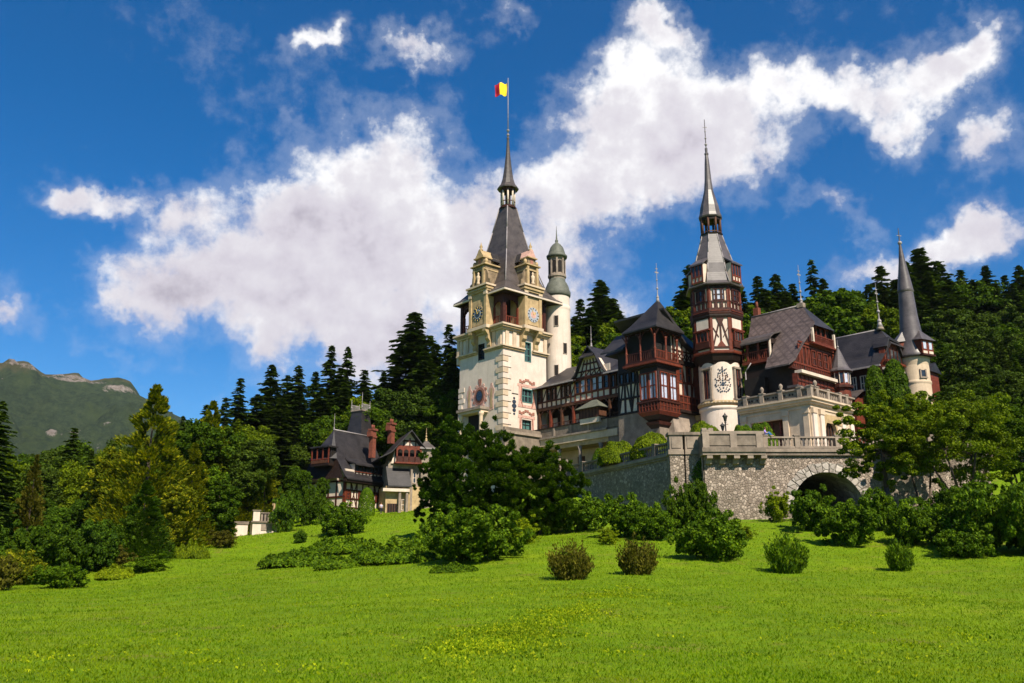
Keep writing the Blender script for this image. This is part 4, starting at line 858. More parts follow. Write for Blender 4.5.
pl = [G1.hit(x, 390, .2)[0] for x in (746, 762.5, 781.5, 800.5)]
stone_rail(G1, -9.6, .4, .35, 22.5, 1.15, 'roof_balustrade', cons, pl+[.35], 'palestone', False, ball=pl[1:3])
b = MB(); b.box(G1, -9.5, .3, .3, .4, 22.66, 23.45, 'greystone')
for i in range(26): x = -9.3+i*.37; b.prism(G1, [(x+.11*math.cos(q*math.pi/3), 23.05+.14*math.sin(q*math.pi/3)) for q in range(6)], .4, .45, 'dark' if i % 3 else 'palestone')
build(b, 'pierced_panel', cons)
stone_rail(G2, .4, 9.8, .35, 22.5, 1.15, 'roof_balustrade', cons, [.9, 3.4, 6.2, G2.hit(845, 400, .3)[0]], 'palestone', True, .4, .11, ball=[.9])
# ---- gabled timber wing behind the conservatory
gc = at(811, 350, 113); U1, U2 = LR(gc)       # U2 runs along the gable, U1 runs back along the ridge
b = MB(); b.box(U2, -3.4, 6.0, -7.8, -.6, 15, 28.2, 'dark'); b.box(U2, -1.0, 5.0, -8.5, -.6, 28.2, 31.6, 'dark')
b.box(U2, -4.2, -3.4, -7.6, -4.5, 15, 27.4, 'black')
gw = build(b, 'gabled_wing', castle); gw['label'] = 'red timber gabled wing with lattice-patterned brown slate roof'
GP = [(.4, 34.3), (-.6, 32.7), (-1.9, 31.3), (-3.2, 29.9), (-4.9, 27.7), (6.5, 27.0), (5.7, 31.2), (5.1, 32.8), (4.9, 34.3)]
b = MB(); b.prism(U2, GP, -.6, -.1, 'red')
for z, x0, x1, pr in ((28.4, -4.6, 6.3, .12), (30.9, -3.2, 5.9, .15), (31.3, -3.0, 5.7, .22), (34.2, .3, 5, .1)): b.box(U2, x0, x1, -.1, -.1+pr, z, z+.22, 'redl')
for x in np.arange(-4.4, 6.3, .55): b.box(U2, x-.06, x+.06, -.1, -.03, 27.9, 28.4+(0 if abs(x-1) > 3.6 else .0), 'redl')
for x in (-3.0, -2.2, -1.3, -.4, 3.9, 4.8, 5.6): b.box(U2, x-.12, x+.12, -.1, .02, 28.5, 30.9, 'redl')
for x in (-2.6, -.85, 4.35): b.bar(U2, (x-.4, 28.6), (x+.4, 30.8), .12, -.1, .0, 'redl')
# balconied upper storey
b.box(U2, -.6, 5.2, -.1, .75, 31.5, 31.75, 'redl'); railing(b, U2, -.5, 5.1, 31.8, 32.8, .65, 'redl', .3, .12); b.box(U2, .3, 4.6, -.08, -.02, 32.7, 34.1, 'black')
for x in (-.4, 5.0): b.box(U2, x-.14, x+.14, .5, .78, 31.7, 33.6, 'panel')
for x in (1.4, 2.6, 3.8): b.box(U2, x-.1, x+.1, .0, .2, 32.7, 34.3, 'redl')
b.box(U2, -4.3, 4.5, -.1, .9, 27.0, 27.4, 'panel'); b.box(U2, -4.6, 6.6, -.3, .3, 25.2, 27.0, 'redl'); timber(b, U2, -4.5, 6.5, 25.3, 26.9, 12, .3, 'red', .1, (0, .5, 1), '', .16, .06)
b.box(U2, -6.0, 7.5, -.3, 1.1, 24.9, 25.2, 'roofg')
build(b, 'gable_front', gw)
for x0 in (-.1, 1.35, 2.8): window(U2, x0, x0+1.1, 28.7, 30.8, .08, gw, 'redl', 'glass', 2, 2, .12, inset=.12)
b = MB(); rg = (2.65, 37.9)
lp = [rg, (1.3, 35.9), (.2, 34.5), (-.9, 32.9), (-2.2, 31.5), (-3.5, 30.0)]; lp2 = [(-3.5, 30.0), (-4.4, 28.9), (-5.3, 28.2)]; rp = [rg, (3.9, 35.9), (5.3, 34.2), (6.2, 31.2), (7.4, 27.2)]
def slope(pr_, ns, m_, ends):
    for j, ((x0, q0), (x1, q1)) in enumerate(zip(pr_, pr_[1:])):
        n0 = ends[j]; n1 = ends[j+1]
        v = [U2.p(x0, n0, q0), U2.p(x1, n1, q1), U2.p(x1, ns+max(0, 2.65-x1)*.37, q1), U2.p(x0, ns+max(0, 2.65-x0)*.37, q0)]; v += [(x, y, z-.2) for x, y, z in v]
        b.add(v, [(0, 1, 2, 3), (7, 6, 5, 4), (0, 4, 5, 1), (1, 5, 6, 2), (2, 6, 7, 3), (3, 7, 4, 0)], m_)
slope(lp[:4], -10.2, 'roofl', [-2.2, -.7, .75, .6]); slope(lp[3:], -6.0, 'roofl', [.6, .4, .3]); slope(lp2, -6.6, 'roofl', [.3, .2, -.2]); slope(rp, -10.2, 'roofb', [-2.2, -.7, .55, .55, .5])
v = [U2.p(rg[0], -2.2, rg[1]+.02), U2.p(.1, .75, 34.05), U2.p(5.35, .75, 34.15), U2.p(rg[0], -2.5, rg[1]-.1)]; b.add(v, [(0, 1, 2), (3, 2, 1)], 'roofb')
b.tube(U2.p(rg[0], -2.2, rg[1]+.05), U2.p(rg[0], -10.2, rg[1]+.05), .12, .12, 6, 'metal')
build(b, 'roof', gw)
b = MB(); q = U2.p(rg[0], -2.3, 0); finial(b, q[0], q[1], 37.9, zrow(265, q[1]), 'metal', .24, 4, True); b.box(U2, rg[0]-.35, rg[0]+.35, -2.8, -1.9, 37.6, 38.2, 'palestone'); build(b, 'finial', gw)
b = MB(); q = U2.p(3.2, -9.5, 0); b.box(U2, 2.9, 3.6, -10, -9.2, 37, 39.3, 'brick'); b.lathe(q[0], q[1], [(.22, 39.3), (.16, 40.2)], 8, 'brick'); build(b, 'chimney', gw)
UG = U1.sh(0, -1.5)
b = MB()     # side balcony with curved roof beside the octagonal turret
zb = 29.95; s0, s1 = -8.6, -4.6
b.box(UG, s0, s1, .5, 3.3, 23.4, 32.9, 'black'); b.box(UG, s0, s1+.3, .5, 4.3, zb-.2, zb+.2, 'redl'); railing(b, UG, s0, s1+.2, zb+.3, zb+1.5, 4.1, 'redl', .3, .12)
for x in np.linspace(s0-.8, s1+.1, 4): b.box(UG, x-.13, x+.13, 4.0, 4.2, zb+.2, zb+3.2, 'redl')
b.box(UG, s1+.16, s1+.3, 3.9, 4.25, zb-.8, zb+3.0, 'panel')
build(b, 'side_balcony', gw)
b = MB()
pr_ = [(4.6, 32.6), (4.25, 33.1), (3.5, 33.6), (2.4, 34.0), (.2, 34.6)]; roofquad(b, UG, pr_, s0-.2, s1+.6, 'roofg'); b.box(UG, s0, s1+.3, .3, 3.9, 32.2, 32.9, 'dark')
build(b, 'balcony_roof', gw)
b = MB()     # shaded recess, struts and downpipe below
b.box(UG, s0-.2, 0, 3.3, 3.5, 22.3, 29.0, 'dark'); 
for x in np.arange(s0+.2, -.3, 1.7): b.box(UG, x-.14, x+.14, 3.5, 3.8, 22.4, 28.6, 'brown'); b.bar(UG, (x, 26.2), (x+1.1, 28.3), .16, 3.52, 3.76, 'brown')
b.box(UG, s0, -.2, 3.5, 4.1, 26.0, 26.25, 'brown'); b.box(UG, s0, -.2, 3.4, 4.4, 28.3, 28.6, 'dark')
build(b, 'recessed_gallery', gw)
b = MB(); q0 = at(745.5, 372, 116.2); q1 = at(751, 363, 115.8); b.tube(q1, q0, .07, .07, 8, 'metal'); b.tube(q0, (q0[0], q0[1], 22.6), .07, .07, 8, 'metal'); build(b, 'downpipe', gw)
# ---- small cone-roofed turret
c = at(840, 372, 116.5); cx, cy = c[:2]; zr = lambda y: zrow(y, cy)
b = MB(); b.lathe(cx, cy, [(1.15, 16), (1.15, zr(372))], 12, 'redl', False)
for i in range(12):
    t = (i+.5)*math.pi/6; f = Fr((cx+1.12*math.cos(t), cy+1.12*math.sin(t)), t+R(90), t); b.box(f, -.2, .2, -.05, .06, zr(384), zr(375), 'curtain' if i % 4 == 1 else 'glass'); b.box(f, -.27, -.2, -.05, .1, zr(385), zr(374), 'panel')
b.lathe(cx, cy, [(1.5, zr(389)), (1.5, zr(387)), (1.2, zr(386))], 12, 'red', False)
ct = build(b, 'small_turret', castle)
b = MB(); b.lathe(cx, cy, [(1.62, zr(372.5)), (1.6, zr(371.5)), (1.25, zr(369)), (.85, zr(362)), (.4, zr(353)), (.1, zr(348)), (.05, zr(340))], 12, 'roofz', False); b.ball((cx, cy, zr(347)), .17, 'metal'); build(b, 'cone_roof', ct)
# ---- rear wing with big dark roof
c = at(880, 327.5, 123); RW, RW2 = LR(c)
b = MB(); b.box(RW, -12, 1, -5, 3.2, 14, 30.6, 'dark'); b.box(RW, -12, 1.02, 3.2, 3.3, 22, 30.6, 'red')
rw = build(b, 'rear_wing', castle)
for x in np.arange(-11, 0, 1.5): window(RW, x, x+.9, 27.2, 29.4, 3.45, rw, 'panel', 'glass', 2, 2, .1, inset=.12)
b = MB(); rz = 36.4; za = [(4.2, 30.4), (2.8, 31.9), (0, rz), (-5.5, 31)]; roofquad(b, RW, za, -10.5, .0, 'roofb')
v = [RW.p(0, 4.2, 30.4), RW.p(0, 0, rz), RW.p(2.2, 1.8, 33.6), RW.p(2.2, -2.5, 33.6), RW.p(0, -5.5, 31), RW.p(1.2, 4.0, 30.4)]; b.add(v, [(1, 2, 3), (0, 5, 2, 1), (1, 3, 4)], 'roofb')
b.box(RW, -12, 1.4, 4.1, 4.35, 30.15, 30.4, 'metal'); b.tube(RW.p(-10.5, 0, rz), RW.p(0, 0, rz), .12, .12, 6, 'metal'); build(b, 'roof', rw)
b = MB(); q = RW.p(0, 0, 0); b.lathe(q[0], q[1], [(.6, rz-.1), (.45, rz+.3), (.2, rz+.6)], 8, 'palestone'); finial(b, q[0], q[1], rz+.4, zrow(283, q[1]), 'metal', .3, 4, True); build(b, 'finial', rw)
b = MB(); gg = [(-1.5, 30.2), (3.6, 30.2), (3.4, 32.4), (2.4, 34.2), (-.4, 34.4), (-1.3, 33)]
FG = Fr(RW.p(1.6, 1.5, 0), AB, AA); b.prism(FG, gg, -.8, 0, 'redl'); 
for g0, g1 in zip(gg[2:5], gg[3:6]): b.bar(FG, g0, g1, .35, -1.6, .4, 'roofb')
for x in (-1, .1, 1.2, 2.3, 3.3): b.box(FG, x-.12, x+.12, 0, .1, 30.2, 33.4, 'red')
for x in (-.8, .35, 1.45, 2.5): b.box(FG, x, x+.65, 0, .05, 31.4, 32.9, 'glass'); b.box(FG, x, x+.65, 0, .07, 30.3, 30.9, 'panel')
b.box(FG, -1.6, 3.8, 0, .45, 30.9, 31.2, 'redl'); b.box(FG, -1.5, 3.6, -.5, .3, 29.9, 30.2, 'white'); build(b, 'gable_front', rw)
b = MB(); b.box(RW, -12, -2, 3.3, 5.5, 15, 26.2, 'redl'); roofquad(b, RW, [(6.1, 26.1), (3.3, 27.6)], -12.4, -1.6, 'roofg'); 
for x in np.arange(-11.5, -3, 1.3): b.box(RW, x, x+.7, 5.5, 5.58, 24.0, 25.6, 'curtain'); b.box(RW, x-.25, x-.05, 5.5, 5.65, 23.2, 26, 'panel')
build(b, 'lower_range', rw)
# ---- round turret on the right
c = at(915.5, 375, 124); cx, cy = c[:2]; zr = lambda y: zrow(y, cy); k = .1405
b = MB(); b.lathe(cx, cy, [(13.5*k, 14), (13.5*k, zr(386)), (14.2*k, zr(385)), (14.2*k, zr(383)), (13.4*k, zr(382)), (13.4*k, zr(367)), (14.4*k, zr(364)), (15.0*k, zr(359))], 32, 'cream')
rt = build(b, 'round_turret', castle); rt['label'] = 'cream round turret with tall swept zinc cone spire'
f = on(cx, cy, 13.3*k, 923, zr(375)); b = MB(); b.box(f, -.3, .3, -.3, .06, zr(379), zr(373), 'glass'); 
for s_ in (-1, 1): b.box(f, s_*.4-.1, s_*.4+.1, -.3, .14, zr(380), zr(372), 'palestone')
b.box(f, -.55, .55, -.3, .2, zr(381), zr(379.8), 'palestone'); build(b, 'window', rt)
b = MB(); b.lathe(cx, cy, [(17*k, zr(359.5)), (17.4*k, zr(357.5)), (15.5*k, zr(354)), (12.5*k, zr(345)), (10.6*k, zr(333)), (8.8*k, zr(318)), (7.6*k, zr(300)), (7.1*k, zr(293)), (8.2*k, zr(292)), (7.6*k, zr(290)), (5.8*k, zr(278)), (3.4*k, zr(262)), (1.6*k, zr(248)), (.7*k, zr(241)), (.35*k, zr(228))], 28, 'roofz')
b.ball((cx, cy, zr(243)), .32, 'metal'); b.box(Fr((cx, cy), .3), -.4, .4, -.03, .03, zr(236), zr(235.3), 'metal'); build(b, 'cone_spire', rt)
for px_, ap_, s_ in ((923, 312, 1.0), (899.5, 326, .7)):
    f = on(cx, cy, 12.5*k, px_, zr(350)); b = MB(); hw = 1.15*s_
    b.box(f, -hw, hw, -1.4, .75, zr(358), zr(344), 'redl')
    for x in (-hw*.5, hw*.5): b.box(f, x-.28*s_, x+.28*s_, .75, .78, zr(353), zr(346), 'curtain'); b.box(f, x-.42*s_, x+.42*s_, .75, .8, zr(357.5), zr(355), 'panel')
    b.box(f, -hw-.1, hw+.1, .3, .95, zr(359.5), zr(358), 'red')
    v = [f.p(-hw-.3, 1.1, zr(344.5)), f.p(hw+.3, 1.1, zr(344.5)), f.p(hw+.1, -1.2, zr(342)), f.p(-hw-.1, -1.2, zr(342)), f.p(0, -.35, zr(332)), f.p(0, -1.15, zr(ap_))]
    b.add(v, [(0, 3, 2, 1), (0, 1, 4), (1, 2, 5, 4), (3, 0, 4, 5), (2, 3, 5)], 'roofz'); build(b, 'dormer', rt)
b = MB(); q = at(937, 380, 126); f = Fr(q, AB, AA); b.box(f, -2.5, .6, -5, 0, 14, zrow(374, 126), 'redl'); b.add([f.p(-2.8, .4, zrow(374, 126)), f.p(.9, .4, zrow(374, 126)), f.p(-.9, .4, zrow(364, 126)), f.p(-2.8, -5, zrow(374, 126)), f.p(.9, -5, zrow(374, 126)), f.p(-.9, -5, zrow(364, 126))], [(0, 1, 2), (5, 4, 3), (0, 2, 5, 3), (1, 4, 5, 2), (0, 3, 4, 1)], 'roofb'); build(b, 'annexe', rt)
q = at(962, 391, 150); b = MB(); f = Fr(q, R(5)); b.box(f, -4.5, 3.5, -6, 0, 20, q[2], 'dark'); roofquad(b, f, [(.6, q[2]-.1), (-3, q[2]+1.2), (-6.5, q[2])], -5, 4, 'roofz')
tag(build(b, 'outbuilding', None, (q[0], q[1], 20)), 'low grey-roofed outbuilding half hidden by trees right of the round turret', 'outbuilding')
# ---- flag
b = MB(); q = CT.p(*cc_, 0); zt = zrow(82.5, q[1]); hh = zt-zrow(95, q[1]); L_ = 2.55; v = []; f_ = []; nn = 16
for s_ in (0, .04):
    for i in range(nn+1):
        t = i/nn; x = q[0]-.08-L_*t*.93; y = q[1]+.28*math.sin(t*8)+s_; d_ = -.35*t-.12*math.sin(t*9)
        for j in range(5): v.append((x+.05*math.sin(j+t*5), y+.08*math.sin(j*1.3+t*4), zt+d_-hh*(j/4)*(1-.08*t)))
def flagmat(n_, c_): m_, n, bb = base(n_, .7); n.put(bb.inputs['Base Color'], n.mix(n.noise(pos(n), 3), tuple(x*.8 for x in c_), c_)); return m_
fm_ = [flagmat('blue_cloth', (.01, .03, .35)), flagmat('yellow_cloth', (.85, .62, .02)), flagmat('red_cloth', (.42, .01, .03))]
for s_ in (0, 1):
    for i in range(nn):
        for j in range(4):
            a = s_*(nn+1)*5+i*5+j; m_ = fm_[0] if i < 1 else fm_[1] if i < 10 else fm_[2]
            fb_ = [v[k] for k in (a, a+5, a+6, a+1)]; b.add(fb_, [(0, 1, 2, 3)], m_, False)
tag(build(b, 'flag', None, (q[0], q[1], zt), False), 'small red and yellow flag flying from the pole on the clock tower spire', 'flag')
# ---------------------------------------------------------------- terrace wall and its balustrades
zt_ = 15.4
T = Fr((20.25, 95.0), 0); 
terr = thing('terrace_wall', (30, 96, 9), 'rubble stone terrace wall with balustrade, bracketed bastion and dark round arch below the castle', 'stone wall')
b = MB(); a0, a1 = -.1, 30.0; ac = T.hit(826.6, 480)[0]; ar = (T.hit(862, 480)[0]-T.hit(791, 480)[0])/2; zc = T.hit(826, 472)[1]-ar; zc = max(zc, 8.8)
xs = [a0]+list(np.linspace(ac-ar, ac+ar, 25))+[a1]
for x0, x1 in zip(xs, xs[1:]):
    def lo(x): d_ = abs(x-ac); return zc+math.sqrt(max(0, ar*ar-d_*d_)) if d_ <= ar+1e-6 else 4
    l0, l1 = (4, 4) if (x1 <= ac-ar+1e-6 or x0 >= ac+ar-1e-6) else (lo(x0), lo(x1))
    v = [T.p(x0, 0, l0), T.p(x1, 0, l1), T.p(x1, 0, 14.7), T.p(x0, 0, 14.7)]; b.add(v, [(0, 1, 2, 3)], 'stone')
    if l0 != 4 or l1 != 4: b.add([T.p(x0, 0, l0), T.p(x1, 0, l1), T.p(x1, -16, l1), T.p(x0, -16, l0)], [(0, 1, 2, 3)], 'arch')
for x in (ac-ar, ac+ar): b.add([T.p(x, 0, 4), T.p(x, 0, zc), T.p(x, -16, zc), T.p(x, -16, 4)], [(0, 1, 2, 3)], 'stone')
b.box(T, ac-ar-.5, ac+ar+.5, -16.4, -16, 4, 14.6, 'black'); b.box(T, ac-ar, ac+ar, -16, -.4, 8.0, 9.0, 'black'); b.box(T, a0, a0+.02, -6, -.01, 4, 14.7, 'stone'); b.box(T, a1-.02, a1, -8, -.01, 4, 14.7, 'stone')  # black back wall and floor put the arch's deep shade into colour
tag(build(b, 'stone_wall', terr, recalc=False), 'sunlit rubble wall pierced by a round arch')
b = MB()
for i in range(19):
    q0 = math.pi*i/19+.01; q1 = math.pi*(i+1)/19-.01; r1 = ar+.95+.12*(i % 2)
    b.prism(T, [(ac+(ar-.02)*math.cos(q0), zc+(ar-.02)*math.sin(q0)), (ac+r1*math.cos(q0), zc+r1*math.sin(q0)), (ac+r1*math.cos(q1), zc+r1*math.sin(q1)), (ac+(ar-.02)*math.cos(q1), zc+(ar-.02)*math.sin(q1))], -.3, .07+.03*(i % 3), 'arch')
build(b, 'arch_ring', terr)
xb = T.hit(760, 440)[0]
b = MB()     # cornice, bastion parapet on brackets
b.box(T, xb, a1, -.6, .28, 14.6, 14.95, 'greystone'); b.box(T, xb, a1, -.6, .42, 14.95, 15.25, 'palestone'); b.box(T, xb, a1, -.9, .2, 15.25, 15.42, 'greystone')
b.box(T, -.3, xb+.2, -.6, 1.05, 14.55, 14.85, 'palestone'); b.box(T, -.35, xb+.25, -.7, 1.2, 14.85, 15.3, 'greystone'); b.box(T, -.2, xb+.1, .45, .95, 15.3, 16.75, 'greystone'); b.box(T, -.3, xb+.2, .35, 1.1, 16.75, 17.05, 'palestone'); b.box(T, -.2, .3, -4, .94, 15.3, 16.75, 'greystone')
b.box(T, .3, xb-.7, .95, 1.03, 15.55, 16.55, 'greystone')
for x in (0.1, 3.0, xb-.35): b.box(T, x-.35, x+.35, .9, 1.12, 15.3, 16.78, 'palestone')
for x in (.2, .9): b.box(T, x-.3, x+.2, -.3, .3, 15.4, 17.5, 'palestone')
b.box(T, -.25, .55, .3, 1.12, 17.05, 17.2, 'palestone')
build(b, 'bastion_parapet', terr)
for i in range(5):
    b = MB(); x = .45+i*1.42; pr_ = [(0, 13.6), (.35, 13.7), (.5, 14.1), (.98, 14.2), (1.0, 14.55), (0, 14.55)]
    v = [T.p(x+q, n_, z_) for q in (-.3, .3) for n_, z_ in pr_]; k = len(pr_); b.add(v, [tuple(range(k)), tuple(range(2*k-1, k-1, -1))]+[(i_, (i_+1) % k, (i_+1) % k+k, i_+k) for i_ in range(k)], 'palestone'); build(b, 'bracket', terr)
stone_rail(T, xb, a1, -.05, 15.42, 1.2, 'balustrade', terr, [xb+.5, xb+3.9, xb+8.2, xb+12.8, xb+18], 'palestone', True, .40, .13)
# recessed corner between two pillars, then the long left wall
TLf = Fr(at(672, 440, 97), R(115), R(205))
b = MB(); b.box(Fr((17.2, 97.3), 0), 0, 3.1, 1.0-2.9, -1.7, 4, 15.0, 'stone'); b.box(T, -.12, .0, -4.4, 0, 4, 14.7, 'stone'); build(b, 'recess_wall', terr)
for px_, w_ in ((676, .75), (692, .8)):
    b = MB(); q = at(px_, 440, 96.2); f = Fr(q, 0); b.box(f, -w_, w_, -1.6, 0, 4, 14.9, 'stone'); b.box(f, -w_-.15, w_+.15, -1.7, .15, 14.9, 15.4, 'palestone'); b.box(f, -w_+.05, w_-.05, -1.5, -.05, 15.4, 17.0, 'palestone'); b.box(f, -w_-.1, w_+.1, -1.6, .1, 17.0, 17.3, 'greystone')
    b.box(f, -w_+.25, w_-.25, -.05, .03, 15.6, 16.8, 'palestone'); build(b, 'pillar', terr)
b = MB(); b.box(TLf, -.6, 24.5, -1.2, 0, 4, 14.6, 'stone'); tag(build(b, 'side_wall', terr), 'shaded rubble wall running back to the left')
b = MB(); b.box(TLf, -.6, 24.6, -.8, .2, 14.6, 14.85, 'greystone'); b.box(TLf, -.6, 24.6, -.8, .35, 14.85, 15.15, 'palestone'); build(b, 'cornice', terr)
stone_rail(TLf, 0, 24.3, -.1, 15.15, 1.25, 'balustrade', terr, [.3, 3.4, 7.2, 11.2, 15.4, 19.8, 24.1], 'greystone', True, .42, .13, ball=[24.1])
b = MB(); P0 = TLf.p(24.2, -.5, 0)[:2]; poly = [(20.3, 95.3), (50.2, 95.3), (58, 118), (50, 130), (25, 140), (5, 150), (-2, 146), P0, TLf.p(.2, -.5, 0)[:2], (20.3, 97.2)]
b.plan(poly, 13.5, zt_, 'paving'); tag(build(b, 'terrace_floor', None, (0, 0, zt_)), kind='structure', label='paved terrace')
# lamp posts on the terrace
def lamp(px_, py_, Y, ptop, label):
    q = at(px_, py_, Y); zt2 = zrow(ptop, Y); h = zt2-zt_; s = 1.
    o = thing('lamp_post', (q[0], q[1], zt_), label, 'street lamp', 'iron lamps on the terrace')
    b = MB(); b.lathe(q[0], q[1], [(.22, zt_), (.2, zt_+.3), (.09, zt_+.5), (.07, zt2-1.1), (.14, zt2-1.0), (.05, zt2-.9)], 10, 'iron'); b.box(Fr(q, 0), -.3, .3, -.03, .03, zt2-1.25, zt2-1.2, 'iron'); build(b, 'post', o)
    b = MB(); b.lathe(q[0], q[1], [(.13, zt2-.9), (.25, zt2-.35)], 6, 'glass', False); b.lathe(q[0], q[1], [(.33, zt2-.35), (.28, zt2-.25), (.1, zt2-.1), (.03, zt2+.1)], 6, 'iron', False); build(b, 'lantern', o)
lamp(725.5, 425, 100, 413.5, 'taller black iron lamp post in front of the white round turret base'); lamp(722.6, 427, 106, 423, 'shorter lamp post just left of the taller one at the turret base')
# ---------------------------------------------------------------- people
def skin_body(name, pts, edges, rad, col, parent):
    me = bpy.data.meshes.new(name); o3 = WL[parent.name]; me.from_pydata([(p[0], p[1], p[2]) for p in pts], edges, [])
    o = bpy.data.objects.new(name, me); COL.objects.link(o); o.parent = parent; WL[o.name] = o3
    md = o.modifiers.new('skin', 'SKIN'); md.use_smooth_shade = True
    for i, r_ in enumerate(rad): me.skin_vertices[0].data[i].radius = (r_, r_)
    me.skin_vertices[0].data[0].use_root = True
    o.modifiers.new('sub', 'SUBSURF').levels = 1; o.modifiers['sub'].render_levels = 1; me.materials.append(col); return o
def cloth(n_, c_, r_=.75): return plain(n_, c_, .15, 6, r_)
skin_m = cloth('skin', (.55, .32, .22), .55); hair_m = cloth('brown_hair', (.10, .045, .02)); pur = cloth('violet_top', (.30, .20, .62)); jean = cloth('blue_jeans', (.04, .13, .30)); greyc = cloth('lilac_grey_top', (.42, .38, .46)); darkc = cloth('dark_trousers', (.03, .03, .04))
def person(loc, rot, label, seated, top, legs):
    o = thing('person', loc, label, 'person'); o.rotation_euler = (0, 0, rot)
    WL[o.name] = (0, 0, 0)
    if seated:   # sitting sideways on the rail with knees drawn up, x = facing
        hip = (0, 0, .12); P = [hip, (0, 0, .35), (.03, 0, .58), (.05, 0, .68), (.07, 0, .80), (.09, 0, .92), (.44, .09, .48), (.78, .09, .08), (.95, .09, .06), (.42, -.10, .40), (.62, -.10, .05), (.80, -.10, .04),
             (.05, .20, .60), (.18, .27, .34), (.40, .15, .44), (.05, -.20, .60), (.14, -.28, .34), (.38, -.14, .42), (.10, .09, .12), (.10, -.1, .12)]
        E_ = [(0, 1), (1, 2), (2, 3), (3, 4), (4, 5), (0, 18), (18, 6), (6, 7), (7, 8), (0, 19), (19, 9), (9, 10), (10, 11), (2, 12), (12, 13), (13, 14), (2, 15), (15, 16), (16, 17)]
        Rr = [.14, .13, .14, .055, .085, .09, .075, .05, .045, .075, .05, .045, .07, .05, .035, .07, .05, .035, .10, .10]; hd = (.08, 0, .86)
    else:
        P = [(0, 0, .92), (0, 0, 1.12), (0, 0, 1.38), (0, 0, 1.5), (0, 0, 1.6), (0, 0, 1.7), (0, .1, .88), (.03, .11, .48), (0, .11, .07), (.17, .12, .04), (0, -.1, .88), (-.03, -.11, .48), (-.05, -.11, .07), (.12, -.12, .04),
             (0, .2, 1.4), (.02, .25, 1.12), (.15, .22, .92), (0, -.2, 1.4), (.02, -.25, 1.12), (.15, -.22, .92)]
        E_ = [(0, 1), (1, 2), (2, 3), (3, 4), (4, 5), (0, 6), (6, 7), (7, 8), (8, 9), (0, 10), (10, 11), (11, 12), (12, 13), (2, 14), (14, 15), (15, 16), (2, 17), (17, 18), (18, 19)]
        Rr = [.14, .13, .15, .055, .085, .09, .09, .065, .05, .04, .09, .065, .05, .04, .07, .05, .035, .07, .05, .035]; hd = (.0, 0, 1.65)
    skin_body('body', P, E_, Rr, skin_m, o)
    ti = [0, 1, 2, 12, 13, 15, 16] if seated else [0, 1, 2, 14, 15, 17, 18]
    te = [(0, 1), (1, 2), (2, 3), (3, 4), (2, 5), (5, 6)]
    skin_body('shirt', [P[i] for i in ti], te, [Rr[i]+.025 for i in ti], top, o)
    li = [0, 18, 6, 7, 19, 9, 10] if seated else [0, 6, 7, 8, 10, 11, 12]
    skin_body('trousers', [P[i] for i in li], [(0, 1), (1, 2), (2, 3), (0, 4), (4, 5), (5, 6)], [Rr[i]+.02 for i in li], legs, o)
    b = MB(); b.ball((hd[0]-.03, 0, hd[2]+.04), .125, hair_m, 1.05, 12)
    h_ = build(b, 'hair', o)
    for k_ in (-1, 1): b = MB(); b.ball((hd[0]+.11, .035*k_, hd[2]+.01), .014, 'iron'); build(b, 'eye', o)
    WL[o.name] = loc
q = at(765, 435, 94.9); person((q[0], 95.03, 16.64), R(-20), 'person in violet top and blue jeans sitting on the terrace balustrade', True, pur, jean)
q = at(381, 513, 145.5); person((q[0], q[1], hz(q[0], q[1])), R(-60), 'person in lilac-grey top standing by the dark doorway of the lower house', False, greyc, darkc)
# ---------------------------------------------------------------- lower timber-framed house
hc = at(344, 505, 146); hd_ = math.atan2(.83, .56); hb = hz(hc[0], hc[1])-2
V = Fr(hc, hd_); house = thing('timber_house', (hc[0], hc[1], hb), 'dark-roofed half-timbered house on the lawn left of the clock tower', 'house')
K = 146*.97/F; zr = lambda y, Y=148: zrow(y, Y)
def vs_(px, n=0): return V.hit(px, 490, n)[0]
L1 = vs_(385); DP = 9.
b = MB(); b.box(V, 0, L1, -DP, 0, hb, zr(470), 'panel'); wallh = build(b, 'wall', house)
b = MB(); timber(b, V, 0, L1, zr(508), zr(482), 7, 0, 'red', .16, (0, .34, .66, 1), ' X  ', .22, .1)
VL = Fr(V.p(0, 0, 0), hd_+R(90), hd_+math.pi); VLs = VL
b.box(V, -.12, .25, -.3, .14, hb, zr(478), 'redl'); timber(b, VL, 0, DP, zr(508), zr(482), 5, 0, 'red', .2, (0, .4, 1), '', .28)
b.box(V, -.3, L1+.3, -.2, .5, zr(484), zr(481), 'dark'); build(b, 'timber_frame', house)
for i in (0, 2, 4, 5): x0 = L1*i/7+.3; window(V, x0, x0+L1/7-.6, zr(500), zr(490), .16, house, 'redl', 'glass', 2, 3, .1, inset=.1)
rz_ = zrow(432, 152); ez = zr(478)
b = MB(); s0, s1 = -1.1, L1+1.0
prf = [(1.5, ez-.35), (.6, ez+.2), (-1.6, ez+3.0), (-4.6, rz_)]
nb_ = -4.6
